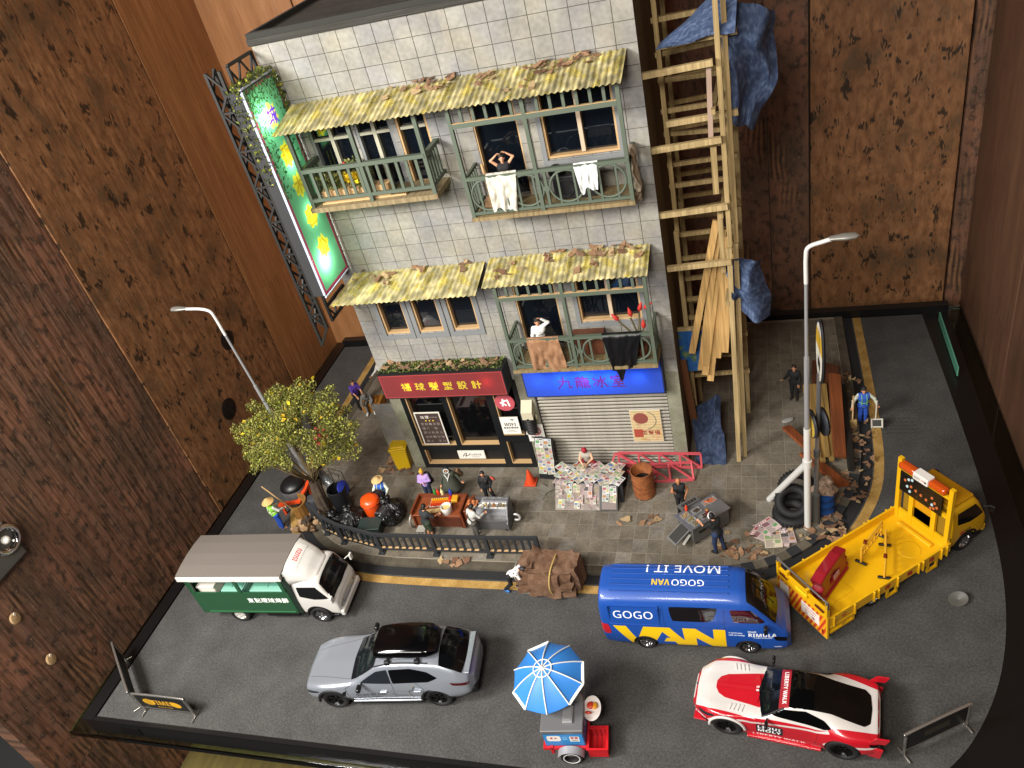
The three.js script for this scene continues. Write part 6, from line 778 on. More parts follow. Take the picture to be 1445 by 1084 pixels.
// ================================================================ FALLEN LEAVES
const LF = [0, 1, 2, 3].map((k) => { const pts = []; for (let i = 0; i < 14; i++) { const a = i / 14 * 6.283, r = 1 + 0.25 * Math.sin(a * (k + 2) + k); pts.push([Math.cos(a) * 0.2 * r * (1 - 0.1 * k), Math.sin(a) * 0.11 * r]); } const g = prep(ext(pts, 0.012)); const p = g.attributes.position; for (let i = 0; i < p.count; i++) { const x = p.getX(i), y = p.getY(i); p.setZ(i, p.getZ(i) + (0.9 - k * 0.3) * x * x + 1.4 * y * y * (k % 2 ? 1 : -1)); } g.rotateX(-Math.PI / 2); g.computeVertexNormals(); return g; });
const LFM = ['#836448', '#927054', '#6a4c38', '#a08864', '#755a44'].map((c) => M(c, 0.85));
function litter(label, n, fn, s = 1) { const t = thing('leaf_litter', label, 'fallen leaves'); for (let i = 0; i < n; i++) { const p = fn(i), m = mesh('leaf', LF[i % 4], LFM[(rnd() * 5) | 0], t); m.position.set(p[0], p[1], p[2]); m.rotation.set((p[3] ?? 0) + rr(-0.35, 0.35), rr(0, 6.3), rr(-0.35, 0.35)); m.scale.setScalar(s * rr(0.6, 1.3) * 0.7); } return t; }
const onAwn = (k, x, t) => { const a = AW[k]; return [x, a[2] + (a[4] - a[2]) * t + 0.07 + rr(0, 0.06), 0.05 + (a[5] - 0.05) * t, 0.22]; };
const clus = (k, cs) => (i) => { const c = cs[i % cs.length]; return onAwn(k, c[0] + rr(-1, 1) * c[2], Math.max(0.03, Math.min(0.95, c[1] + rr(-1, 1) * (c[3] ?? 0.2)))); };
litter('dry brown leaves scattered on the top awning', 62, clus('up', [[6.7, 0.15, 0.6], [10.9, 0.25, 1.0], [11.3, 0.15, 0.7], [5.6, 0.2, 1.2, 0.2], [10.2, 0.45, 1.2, 0.4], [8.3, 0.3, 0.3]]), 1.25);
litter('dry brown leaves on the left awning of the middle floor', 22, clus('ml', [[2.1, 0.2, 0.5], [3.6, 0.1, 0.3], [1.3, 0.15, 0.5], [5.4, 0.08, 0.3], [2.4, 0.3, 0.3]]), 1.2);
litter('dry brown leaves on the right awning of the middle floor', 44, clus('mr', [[9.2, 0.15, 0.5], [11.3, 0.15, 0.7], [12.1, 0.2, 0.4], [7.5, 0.35, 0.6, 0.4], [10.5, 0.4, 1.2, 0.5], [10.9, 0.12, 0.5]]), 1.25);
litter('thick heap of dry leaves on top of the red shop sign', 78, (i) => [0.7 + 5.2 * ((i * 0.618) % 1), 6.3 + rr(0, 0.12), rr(0.1, 0.7)], 1.15);
{ const t = thing('moss', 'green moss growing on top of the red shop sign', 'moss'); stuff(t); mesh('tufts', leaves(1500, () => [rr(0.45, 6.1), 6.29 + rnd() * 0.06, 0.06 + 0.75 * Math.pow(rnd(), 1.2)], 0.1, 0.04, ['#4c5a24', '#5c6a2e', '#39451e', '#7c8a34']), LEAFM, t); delete t.userData.kind; t.userData.kind = 'stuff';
  const u = thing('ivy', 'green ivy growing round the top of the projecting sign', 'ivy'); u.userData.kind = 'stuff'; mesh('ivy_leaves', leaves(700, () => { const k = rnd(); return k < 0.4 ? [rr(0, 0.6), 19.17 + rr(0, 0.15), rr(0.1, 2.3)] : k < 0.75 ? [rr(-0.05, 0.5), 19.2 - 3.4 * Math.pow(rnd(), 1.5), 2.34 + rr(0, 0.06)] : [0.56 + rr(0, 0.06), 19.1 - 2.2 * Math.pow(rnd(), 1.3), rr(0.05, 0.3)]; }, 0.12, 0.05, ['#4f5a22', '#6f7a2c', '#2e3818', '#9a9a30']), LEAFM, u); }
litter('brown leaf heap at the foot of the yellow wheelie bin', 26, () => [-0.85 + rr(-0.9, 0.8), 0.03 + rnd() * 0.1, 0.05 + rr(-0.5, 0.55)], 1.5);
litter('dry leaves lying on the kerb in front of the black fence', 8, () => [3.9 + rr(-0.9, 0.7), 0.03, 5.85 + rr(-0.15, 0.2)], 1.5);
litter('few dry leaves on the paving in front of the newsstand', 8, () => [11.3 + rr(-1.0, 1.1), 0.03, 3.2 + rr(-0.35, 0.35)], 1.5);
litter('dry leaves strewn round the blue drum on the corner', 46, (i) => { const a = rnd(); return [18.3 + rr(-1.2, 0.9), 0.03 + rnd() * 0.05, 3.3 + rr(-0.8, 1.0)]; }, 1.35);
litter('dry leaves gathered along the right hand kerb by the sweeper', 90, () => { const z = rr(-6.5, 2.2); return [20.1 + rr(-0.5, 0.55) - Math.max(0, z) * 0.25, z < 0 ? 0.02 : 0.03, z, 0]; }, 0.95);
litter('dry leaves on the paving beside the newspapers at the right', 30, () => [15.6 + rr(-1.2, 0.7), 0.03 + rnd() * 0.04, 4.6 + rr(-0.7, 0.6)], 1.35);

// ================================================================ SCAFFOLD, TARPS, TIMBER
{
  const t = thing('scaffold', 'wooden pole scaffold standing against the building\'s right side wall', 'scaffold'); const st = (a, b, w = 0.2, d = 0.2) => uvBy(prep(bar(a, b, w, d)), (x, y, z) => [(x + z) / 2 + 0.3, y / 5 + x / 3]);
  const TM = [0xece4d0, 0xdcd2ba, 0xcabd9f].map((c) => new THREE.MeshStandardMaterial({ map: timberT, color: c, roughness: 0.85 }));
  for (const [x, z, x2] of [[15.3, -0.3, 15.5], [15.55, -0.62, 15.72], [15.35, -2.2, 15.6], [15.7, -3.6, 15.8], [15.45, -4.6, 15.6], [15.6, -6.4, 15.75], [13.5, -2.0, 13.5], [13.5, -4.6, 13.5]]) { mesh('pole', st([x, 0, z], [x2, 10.4, z], 0.18, 0.15), TM[0], t); mesh('pole', st([x2 + 0.03, 10.1, z - 0.12], [x2 + 0.1, 24, z - 0.12], 0.16, 0.14), TM[1], t); }
  [[16.92, 13.2, 15.4], [14.42, 13.2, 15.5], [12.02, 13.2, 15.55], [9.85, 13.25, 15.55], [17.55, 13.75, 16.15], [15.0, 13.7, 16.05]].forEach(([y, a, b], i) => mesh('rung', st([a, y - 0.04, -0.18 - (i > 3 ? 0.75 : 0)], [b, y + 0.05, -0.18 - (i > 3 ? 0.75 : 0)], 0.2, 0.16), TM[0], t));
  for (let i = 0; i < 20; i++) { const y = 3.2 + i * 0.98, z = -2.35 - (i % 3) * 0.05; mesh('rung', st([13.4, y + rr(-0.1, 0.1), z], [15.9 - (i % 2) * 0.3, y + rr(-0.05, 0.15), z], 0.16, 0.13), TM[1], t); mesh('rung', st([13.4, y + 0.5 + rr(-0.2, 0.1), -4.75], [15.8, y + 0.55, -4.75], 0.16, 0.13), TM[2], t); }
  for (const [y, z0, z1] of [[8.1, -0.2, -6.5], [15.4, -0.2, -6.5], [11.6, -0.4, -4.8], [19, -0.2, -6.5]]) mesh('ledger', st([15.3, y, z0], [15.45, y, z1], 0.16, 0.14), TM[1], t);
  mesh('short_post', st([15.15, 14.4, -0.5], [15.25, 16.85, -0.5], 0.16, 0.14), M('#a08878', 0.8), t); mesh('short_post', st([15.18, 12.4, -0.6], [15.2, 14.1, -0.6], 0.2, 0.14), TM[1], t); mesh('short_post', st([15.22, 9.2, -0.7], [15.25, 11.9, -0.7], 0.18, 0.14), TM[1], t);
  const b = thing('painted_board', 'blue painted board fixed low on the scaffold beneath the timber', 'board', [13.85, 5.25, -1.35]); mesh('board', uvBy(prep(bx(-0.75, 0.75, -1.05, 1.05, -0.04, 0.04)), (x, y) => [x / 3, y / 3]), new THREE.MeshStandardMaterial({ map: ptex(256, 256, (u, v) => { const a = fbm(u * 5, v * 5, 61, 4); return a > 0.06 ? [58 + 200 * a, 84 + 190 * a, 70 + 120 * a] : [40 + 60 * a, 92 + 60 * a, 152 + 50 * a]; }), roughness: 0.6 }), b); mesh('batten', st([-0.85, 1.1, 0.06], [1.5, 1.12, 0.06], 0.16, 0.1), TM[0], b);
  const TI = new THREE.MeshStandardMaterial({ map: timberT, color: 0xffe2b4, roughness: 0.75 });
  [[15.05, 13.6, 5.55, 13.75, 0], [15.1, 13.9, 4.75, 14.05, 0.08], [15.25, 14.2, 4.6, 14.2, 0.22], [15.35, 14.35, 4.2, 14.38, 0.1], [15.45, 14.65, 5.4, 14.75, 0.2], [15.5, 15.0, 5.6, 15.05, 0.12]].forEach(([xt, , yb2, xb, dz], i) => tag(mesh('timber', uvBy(prep(bar([xt, 10.9 - i * 0.25, -1.6 - dz], [xb, yb2, -0.75 + dz], 0.26, 0.2)), (x, y) => [x / 2, y / 5]), TI), ['first', 'second', 'third', 'fourth', 'fifth', 'sixth'][i] + ' from the left of six loose yellow timbers leaning in the scaffold', 'timber', 'loose timbers in the scaffold'));
  const drape = (fn, nu, nv) => { const P = [], I = [], U = []; for (let j = 0; j <= nv; j++) for (let i = 0; i <= nu; i++) { P.push(...fn(i / nu, j / nv)); U.push(i / nu * 2, j / nv * 2); } for (let j = 0; j < nv; j++) for (let i = 0; i < nu; i++) { const a = j * (nu + 1) + i, c = a + nu + 1; I.push(a, c, a + 1, a + 1, c, c + 1); } const n = P.length / 3; for (let i = 0; i < n; i++) { P.push(P[i * 3] + 0.004, P[i * 3 + 1] - 0.012, P[i * 3 + 2] - 0.012); U.push(U[i * 2], U[i * 2 + 1]); } const m = I.length; for (let i = 0; i < m; i += 3) I.push(I[i] + n, I[i + 2] + n, I[i + 1] + n); const g = new THREE.BufferGeometry(); g.setAttribute('position', new THREE.Float32BufferAttribute(P, 3)); g.setAttribute('uv', new THREE.Float32BufferAttribute(U, 2)); g.setIndex(I); g.computeVertexNormals(); return g; };
  const tarpM = new THREE.MeshStandardMaterial({ map: ptex(256, 256, (u, v) => { const a = fbm(u * 8, v * 8, 71, 4), b = fbm(u * 50, v * 50, 75, 2); const k = Math.max(0, 0.18 + a * 0.9 + b * 0.25); return [44 + 84 * k, 60 + 84 * k, 92 + 78 * k]; }), roughness: 0.8, side: THREE.DoubleSide });
  const nz = (u, v, s, a) => a * (perlin.noise(u * 1.9, v * 2.1, s) + 0.22 * perlin.noise(u * 5, v * 5, s + 3)); const q4 = (a, b, c, d, u, v) => a.map((_, k) => (a[k] * (1 - u) + b[k] * u) * (1 - v) + (c[k] * (1 - u) + d[k] * u) * v);
  const tp = thing('tarpaulin', 'large blue tarpaulin draped over the top of the scaffold', 'tarpaulin');
  mesh('sheet', drape((u, v) => { const p = q4([13.75, 17.6, -0.95], [16.4, 19.2, -1.6], [13.7, 17.58, -0.3], [16.1, 17.7, -0.45], u, v), c = Math.sin(v * Math.PI); return [p[0], p[1] + 0.35 * c * u + nz(u, v, 2, 0.3) * u, p[2] + nz(u, v, 5, 0.3)]; }, 26, 18), tarpM, tp);
  mesh('sheet', drape((u, v) => { const p = q4([15.7, 18.7, -1.0], [17.3, 17.6, -2.6], [15.75, 14.9, -0.9], [16.0, 13.9, -2.3], u, v); return [p[0] + 0.75 * Math.sin(v * Math.PI * 0.8) * u + nz(u, v, 9, 0.3), p[1] + nz(u, v, 11, 0.25), p[2] + nz(u, v, 13, 0.9)]; }, 24, 30), tarpM, tp);
  const t2 = thing('tarpaulin', 'small dark blue tarpaulin hanging from the right pole of the scaffold at half height', 'tarpaulin'); mesh('sheet', drape((u, v) => { const p = q4([15.2, 9.75, -0.5], [16.6, 9.3, -1.4], [15.6, 7.9, -0.6], [16.8, 7.1, -1.0], u, v); return [p[0] + nz(u, v, 21, 0.25) - 0.25 * Math.sin(u * 3.1) * v, p[1] + 0.3 * Math.sin(u * Math.PI) * (1 - v) + nz(u, v, 23, 0.15), p[2] + nz(u, v, 25, 0.9) + 0.5 * Math.sin(u * Math.PI)]; }, 20, 20), tarpM, t2);
  const t3 = thing('tarpaulin', 'grey blue tarpaulin heaped on the ground beside the building\'s right corner', 'tarpaulin'); mesh('sheet', drape((u, v) => { const p = q4([13.35, 2.0, -1.8], [14.6, 2.2, -1.9], [13.5, 0.05, 0.0], [14.75, 0.05, -0.05], u, v); return [p[0] + nz(u, v, 31, 0.2), Math.max(0.03, p[1] + nz(u, v, 33, 0.5) * (1 - v * 0.7)), p[2] + nz(u, v, 35, 0.5)]; }, 20, 24), new THREE.MeshStandardMaterial({ map: tarpM.map, color: 0xb6bcc4, roughness: 0.85, side: THREE.DoubleSide }), t3);
  one('board', 'brown board leaning against the dark side wall behind the right pillar', 'board', bar([13.5, 0.1, -1.6], [13.3, 5.0, -1.0], 0.3, 0.1), M('#6a4226', 0.7));
}
// ================================================================ TREE, LAMPS, POSTS, FENCE
{
  const t = thing('tree', 'small tree with twisted trunk and yellow flowers beside the fence', 'tree', [-3.2, 0, 3.6]); const bk = new THREE.MeshStandardMaterial({ map: mottle([64, 52, 40], 40, 81, [10, 8, 6]), roughness: 0.9 });
  const tr = []; for (let i = 0; i < 7; i++) { const a = i * 0.9, r = 0.22; tr.push(tube([[Math.cos(a) * (r + 0.5), -0.02, Math.sin(a) * (r + 0.4)], [Math.cos(a) * r, 0.3, Math.sin(a) * r], [Math.cos(a + 0.5) * r * 0.8, 1.3, Math.sin(a + 0.5) * r * 0.8 - 0.05], [Math.cos(a + 1) * r * 0.7 + 0.05, 2.4, Math.sin(a + 1) * r * 0.7 - 0.2]], 0.13, 7)); }
  mesh('trunk', uvBox(mg(tr)), bk, t);
  const lim = [], cl = [], cx = 0.35, cy = 5.05, cz = -0.2;
  for (let i = 0; i < 44; i++) { const a = i * 2.4, u = rr(-0.55, 1), s = Math.sqrt(1 - u * u * 0.8), ex = 2.55, p = [cx + Math.cos(a) * s * ex * rr(0.55, 1), cy + u * 1.75 * rr(0.7, 1.05), cz + Math.sin(a) * s * 2.1 * rr(0.5, 1)]; cl.push([...p, rr(0.26, 0.62)]); const k = i % 3 ? 0.6 : 1; if (i % 2 === 0) lim.push(tube([[0.05, 2.3, -0.2], [p[0] * 0.3 + 0.05, 3.2, p[2] * 0.35], [p[0] * 0.75, (p[1] + 3.5) / 2, p[2] * 0.8], p], 0.045 * k + 0.012, 5)); }
  for (let i = 0; i < 16; i++) { const a = i * 2.4, q = 0.25 + 1.1 * rnd(); cl.push([cx - 0.3 + Math.cos(a) * q, cy + rr(0.3, 1.35), cz + 0.35 + Math.sin(a) * q, rr(0.42, 0.62)]); }
  for (let i = 0; i < 26; i++) { const a = i * 2.4 + 0.7, u = rr(-0.5, 0.95), q = Math.sqrt(1 - u * u * 0.8) * rr(1.0, 1.16); cl.push([cx + Math.cos(a) * q * 2.5, cy + u * 1.95, cz + Math.sin(a) * q * 2.1, rr(0.14, 0.3)]); }
  cl.push([cx - 0.4, cy + 2.1, cz - 0.1, 0.4], [cx - 2.7, cy - 0.7, cz + 0.2, 0.35], [cx + 2.3, cy + 0.4, cz, 0.5]);
  mesh('limbs', lim, M('#6b5a3c', 0.9), t);
  const wts = []; let ws = 0; for (const c of cl) wts.push(ws += c[3] ** 2.2); const pick = () => { const w = rnd() * ws, c = cl[wts.findIndex((q) => q >= w)], r = c[3] * Math.cbrt(rnd()) * 1.05, a = rr(0, 6.3), u = rr(-1, 1), s = Math.sqrt(1 - u * u); return [c[0] + r * s * Math.cos(a), c[1] + r * u * 0.8, c[2] + r * s * Math.sin(a)]; };
  mesh('crown', leaves(24000, pick, 0.092, 0.036, ['#8f9434', '#a5ac42', '#6c7430', '#b0ac52', '#7e7c38', '#9a924e', '#545c26']), LEAFM, t);
  mesh('twigs', Array.from({ length: 260 }, () => { const p = pick(); return rod(p, [p[0] + rr(-0.3, 0.3), p[1] + rr(-0.2, 0.3), p[2] + rr(-0.3, 0.3)], 0.012, 4); }), M('#8c7c54', 0.9), t);
  mesh('blossom', leaves(150, pick, 0.2, 0.1, ['#d8b81a', '#e0c420', '#c8a016']), LEAFM, t); mesh('red_blossom', leaves(14, () => [cx + 1.9 + rr(-0.3, 0.3), cy + 0.8 + rr(-0.3, 0.3), cz + 1.0 + rr(-0.3, 0.3)], 0.16, 0.08, ['#8a2418']), LEAFM, t);
}
const LW = M('#d2d1cd', 0.4, 0.1), LGY = M('#98989a', 0.4, 0.3);
function streetLamp(label, p, lean, armDir, sc, al) {
  const t = thing('street_lamp', label, 'street lamp', p, armDir, 'street lamps'); const k = lean; t.scale.setScalar(sc);
  const X = (y) => k * y;
  mesh('base_pole', rod([X(0), 0, 0], [X(5.1), 5.1, 0], 0.125, 14, 0.12), LW, t); mesh('sleeve', rod([X(5.1), 5.1, 0], [X(8.2), 8.2, 0], 0.095, 14, 0.085), LGY, t); mesh('upper_pole', rod([X(8.2), 8.2, 0], [X(11), 11, 0], 0.06, 10, 0.058), LGY, t);
  mesh('arm', tube([[X(11), 11, 0], [X(11.9), 11.9, 0], [X(12.25) + 0.08, 12.25, 0], [X(12.3) + 0.5, 12.4, 0], [X(12.3) + al, 12.46, 0]], 0.068, 10, 40), LW, t);
  const h = grp('lamp_head', t, [X(12.3) + al + 0.35, 12.5, 0]); mesh('housing', lathe([[0.001, -0.45], [0.1, -0.4], [0.17, 0], [0.15, 0.3], [0.001, 0.42]], 16, [0, 0, 0], [0, 0, -Math.PI / 2 + 0.08]).applyMatrix4(new THREE.Matrix4().makeScale(1, 0.55, 1)), M('#8d8b84', 0.35, 0.4), h); mesh('lens', put(new THREE.SphereGeometry(0.14, 14, 8, 0, 6.3, Math.PI / 2, Math.PI / 2), [0.12, -0.02, 0], [0, 0, 0], [1.6, 0.6, 0.8]), M('#e8e2c8', 0.2), h);
  return t;
}
{
  const r = streetLamp('tall grey street lamp braced by a pale strut at the right corner', [17.9, 0, 3.56], 0, 0, 1.0, 0.72);
  mesh('brace', rod([-1.38, 0.04, -1.5], [0, 3.45, 0], 0.13, 12), LW, r); mesh('brace_collar', cyl(0.17, 0.17, 0.3, [0, 3.45, 0]), LW, r);
  streetLamp('leaning street lamp rising out of the tree at the left corner', [-3.55, 0, 3.0], 0.072, Math.PI, 0.925, 1.25);
  const s = thing('road_sign', 'road sign pole with round plates seen edge on at the right corner', 'road sign', [18.2, 0, 3.2]); mesh('pole', rod([0, 0, 0], [0.12, 7.2, -0.05], 0.1, 10, 0.08), M('#8f9093', 0.35, 0.6), s); mesh('pole_base', cyl(0.17, 0.18, 1.5, [0, 0.75, 0]), M('#62625e', 0.5, 0.3), s); mesh('joint', cyl(0.12, 0.12, 0.3, [0.05, 3.6, 0]), M('#5f6063', 0.5, 0.4), s);
  const pl3 = (y, rad, c1, c2, h) => { const g = grp('plate', s, [0.16, y, -0.02]); g.rotation.y = 0.1; mesh('rim', put(lathe([[0.001, -0.05], [rad, -0.05], [rad, 0.05], [0.001, 0.05]], 28), [0, 0, 0], [Math.PI / 2, 0, Math.PI / 2], [1, 1, h]), M('#26272a', 0.5), g); mesh('face', put(new THREE.CircleGeometry(rad * 0.93, 28), [-0.056, 0, 0], [0, -Math.PI / 2, 0], [1, h, 1]), printed((c, w, hh) => { c.fillStyle = c1; c.fillRect(0, 0, w, hh); c.fillStyle = c2; c.fillRect(0, hh * 0.15, w, hh * 0.3); c.fillStyle = '#222'; c.fillRect(w * 0.3, hh * 0.62, w * 0.4, hh * 0.16); }, 64, 64), g); };
  pl3(8.1, 0.62, '#d8d4c8', '#c8a032', 2.0); const g2 = grp('plate', s, [0.02, 5.1, 0.06]); g2.rotation.y = 0.3; mesh('rim', [put(lathe([[0.001, -0.07], [0.52, -0.07], [0.52, 0.07], [0.001, 0.07]], 24), [-0.16, 0, 0], [0, 0, Math.PI / 2]), put(lathe([[0.001, -0.07], [0.52, -0.07], [0.52, 0.07], [0.001, 0.07]], 24), [0.24, 0, 0], [0, 0, Math.PI / 2])], M('#2b2d33', 0.5), g2); mesh('face', put(new THREE.CircleGeometry(0.48, 24), [-0.235, 0, 0], [0, -Math.PI / 2, 0]), M('#b89a3e', 0.5), g2);
  const f = thing('fence', 'black railing fence along the kerb with wooden lower edge', 'fence'), fm = M('#2b2d30', 0.55);
  const pts = [[-3.9, 3.7], [-2.9, 4.45], [-1.8, 4.95], [0.29, 5.46], [2.89, 5.46], [5.32, 5.46], [7.5, 5.42]];
  const bg = bx(-0.05, 0.05, 0.34, 1.06, -0.03, 0.03);
  for (let i = 0; i < pts.length; i++) { const [x, z] = pts[i]; mesh('post', [bx(x - 0.08, x + 0.08, 0, 1.2, z - 0.07, z + 0.07), bx(x - 0.14, x + 0.14, 0, 0.07, z - 0.12, z + 0.16)], fm, f); if (i === pts.length - 1) break; const [a, b] = pts[i + 1], L = Math.hypot(a - x, b - z), n = Math.round(L / 0.33); mesh('top_rail', bar([x, 1.12, z], [a, 1.12, b], 0.12, 0.14, [0, 1, 0]), fm, f); mesh('bottom_rail', bar([x, 0.29, z], [a, 0.29, b], 0.1, 0.1, [0, 1, 0]), fm, f); for (let k = 1; k < n; k++) { const q = k / n, m = mesh('baluster', bg, fm, f); m.position.set(x + (a - x) * q, 0, z + (b - z) * q); m.rotation.y = -Math.atan2(b - z, a - x); const e = mesh('bare_edge', box(0.2, 0.012, 0.095, [0, 0, 0]), MDF, f); e.position.set(x + (a - x) * (k - 0.5) / n, 0.347, z + (b - z) * (k - 0.5) / n); e.rotation.y = m.rotation.y; } }
}
// ================================================================ STREET THINGS
const wd = (c) => new THREE.MeshStandardMaterial({ map: timberT, color: c, roughness: 0.8 });
{ // wheelie bin, orange bin, bags, crate, dustbin, rack
  const b = thing('wheelie_bin', 'yellow wheelie bin with closed lid at the shop\'s left corner', 'bin', [-0.6, 0, -0.2], 0.15), ye = M('#c4a008', 0.45, 0, { clearcoat: 0.2 });
  b.scale.setScalar(0.88); mesh('body', ext([[-0.42, 0], [0.36, 0], [0.44, 1.35], [-0.5, 1.35]], 0.85, [0, 0, -0.42], [0, 0, 0], 0.04), ye, b); mesh('lid', rbox(1.06, 0.14, 1.0, 0.05, [-0.03, 1.44, 0.0], [0, 0, 0.05]), ye, b); mesh('lid_bulge', rbox(0.8, 0.14, 0.76, 0.06, [-0.02, 1.52, 0]), ye, b); for (const s of [-1, 1]) mesh('wheel', cyl(0.14, 0.14, 0.1, [0.1, 0.14, s * 0.4 - 0.1], [Math.PI / 2, 0, 0]), BLACK, b);
  const o = thing('bin', 'bright orange round bin standing among the black bags', 'bin', [-0.72, 0, 3.5]); mesh('body', lathe([[0.001, 0], [0.36, 0], [0.42, 1.1], [0.45, 1.16], [0.4, 1.34], [0.2, 1.42], [0.001, 1.43]], 28), M('#d84a0c', 0.4, 0, { clearcoat: 0.2 }), o); mesh('rim', put(new THREE.TorusGeometry(0.44, 0.025, 8, 28), [0, 1.15, 0], [Math.PI / 2, 0, 0]), M('#c8430a', 0.4), o);
  const bagM = new THREE.MeshPhysicalMaterial({ color: 0x0a0a0b, roughness: 0.45, clearcoat: 0.15 });
  const bag = (label, p, s, sd) => { const t = thing('rubbish_bag', label, 'rubbish bag', p), g = new THREE.IcosahedronGeometry(1, 14), q = g.attributes.position; for (let i = 0; i < q.count; i++) { const v = V(q.getX(i), q.getY(i), q.getZ(i)), n = 1 + 0.22 * perlin.noise(v.x * 2 + sd, v.y * 2, v.z * 2) + 0.1 * Math.abs(perlin.noise(v.x * 6 + sd, v.y * 2.2, v.z * 6)) * 2; v.multiplyScalar(n); if (v.y > 0.6) { const k = 1 - Math.min(0.75, (v.y - 0.6) * 2.2); v.x *= k; v.z *= k; } q.setXYZ(i, v.x * s * 0.5, Math.max(0, v.y * s * 0.5 + s * 0.42), v.z * s * 0.5); } g.computeVertexNormals(); mesh('sack', g, bagM, t); const kn = []; for (let i = 0; i < 9; i++) { const a = i * 0.7; kn.push(along(put(lathe([[0.015, 0], [0.03, 0.3], [0.11, 0.75], [0.09, 1], [0.001, 0.9]], 7)), [0, s * 0.88, 0], [Math.cos(a) * s * 0.16, s * (1.04 + 0.06 * (i % 3)), Math.sin(a) * s * 0.16])); } mesh('tied_top', kn, bagM, t); return t; };
  bag('shiny black rubbish bag leftmost of three behind the fence', [-2.5, 0, 4.15], 0.95, 1); bag('shiny black rubbish bag between two others, left of the orange bin', [-1.65, 0, 4.0], 1.15, 5); bag('large dull black rubbish bag at the feet of the worker with the basin', [0.1, 0, 3.55], 1.25, 9);
  const c = thing('crate', 'dark green lidded crate beside the black bags', 'crate', [-0.55, 0, 4.4], 0.1); mesh('tub', ext([[-0.42, 0], [0.42, 0], [0.5, 0.6], [-0.5, 0.6]], 0.66, [0, 0, -0.33], [0, 0, 0], 0.03), M('#1e2b2a', 0.5), c); mesh('lid', rbox(1.08, 0.09, 0.78, 0.03, [0, 0.64, 0]), M('#24322f', 0.5), c);
  const d = thing('dustbin', 'black round dustbin with a blue lid leaning behind the tree trunk', 'bin', [-2.55, 0, 3.05]); mesh('body', lathe([[0.001, 0], [0.4, 0], [0.46, 1.5], [0.4, 1.5], [0.38, 1.3]], 24), M('#141519', 0.5), d); mesh('lid', put(lathe([[0.001, 0.1], [0.3, 0.05], [0.36, 0]], 24), [0.3, 1.42, -0.12], [0.3, 0, -1.15]), M('#1c2c86', 0.4), d);
  const w = thing('water_bottle', 'clear bottle lying on the black dustbin behind the tree', 'bottle', [-2.75, 1.62, 3.0], 0.5); mesh('bottle', put(lathe([[0.001, 0], [0.2, 0], [0.22, 0.05], [0.22, 0.75], [0.1, 0.95], [0.08, 1.05], [0.001, 1.05]], 20), [0, 0.05, 0], [-0.7, 0, 0.45]), M('#aeb4b8', 0.1, 0, { transmission: 0.7, thickness: 0 }), w);
  const r = thing('wire_rack', 'grey wire frame rack standing behind the tree', 'rack', [-3.4, 0, 1.55], -0.3); const rm = M('#8a8a88', 0.4, 0.5); for (const z of [0, 0.7]) { for (const x of [-0.45, 0.45]) mesh('upright', rod([x, 0, z], [x, 1.25, z * 0.3], 0.03, 6), rm, r); for (const y of [0.08, 0.5, 0.9, 1.25]) mesh('wire', rod([-0.45, y, z * (1 - 0.7 * y / 1.25)], [0.45, y, z * (1 - 0.7 * y / 1.25)], 0.022, 6), rm, r); }
}
{ // traffic cone, rusty barrel, red trusses
  const c = thing('traffic_cone', 'orange traffic cone standing left of the newspaper rack', 'cone', [6.15, 0, 1.1]); mesh('cone', lathe([[0.24, 0.06], [0.05, 0.78], [0.001, 0.8]], 20), M('#c8431a', 0.5), c); mesh('base', rbox(0.56, 0.07, 0.56, 0.02, [0, 0.035, 0]), M('#b83c18', 0.6), c);
  const b = thing('barrel', 'rusty open oil barrel beside the newsstand table', 'barrel', [11.42, 0, 1.72]); const rust = new THREE.MeshStandardMaterial({ map: ptex(256, 256, (u, v) => { const a = fbm(u * 6, v * 6, 91, 4), k = fbm(u * 30, v * 30, 94, 2); return [136 + 70 * a + 40 * k, 78 + 50 * a + 26 * k, 38 + 30 * a]; }), roughness: 0.85, side: THREE.DoubleSide }); const P = []; for (let i = 0; i <= 24; i++) { const y = i / 24 * 1.38; P.push([0.46 + 0.025 * Math.exp(-(((y - 0.46) / 0.03) ** 2)) + 0.025 * Math.exp(-(((y - 0.92) / 0.03) ** 2)) + (y > 1.34 ? 0.02 : 0), y]); } mesh('drum', lathe([[0.001, 0.01], ...P, [0.44, 1.37], [0.44, 0.85], [0.001, 0.85]], 32), rust, b); mesh('ash', sph(0.4, [0, 0.82, 0], [1, 0.22, 1]), M('#12100e', 0.95), b);
  const tm = M('#bd4f57', 0.45); const truss = (label, a, bb, up, w, n) => { const t = thing('lattice_truss', label, 'truss'), A = V(...a), B = V(...bb), U = V(...up).multiplyScalar(w), L = (q, k) => A.clone().lerp(B, q).add(U.clone().multiplyScalar(k)).toArray(); mesh('chord', bar(L(0, 0), L(1, 0), 0.09, 0.09), tm, t); mesh('chord', bar(L(0, 1), L(1, 1), 0.09, 0.09), tm, t); for (let i = 0; i <= n; i++) mesh('upright', bar(L(i / n, 0), L(i / n, 1), 0.08, 0.08), tm, t); for (let i = 0; i < n; i++) mesh('diagonal', bar(L(i / n, 1), L((i + 1) / n, 0), 0.07, 0.07), tm, t); return t; };
  truss('long red lattice truss lying against the shutter behind the barrel', [10.2, 0.3, 0.35], [13.75, 0.12, 0.25], [0, 0.985, -0.15], 0.72, 4);
  truss('short red lattice truss lying flat on the paving behind the barrel', [11.5, 0.06, 1.1], [13.45, 0.06, 0.95], [-0.15, 0.45, -0.88], 0.8, 2);
  truss('red lattice truss lying tilted at the newsstand end of the heap', [10.05, 0.95, 0.2], [11.9, 0.2, 0.75], [-0.25, -0.6, 0.3], 0.7, 2);
}
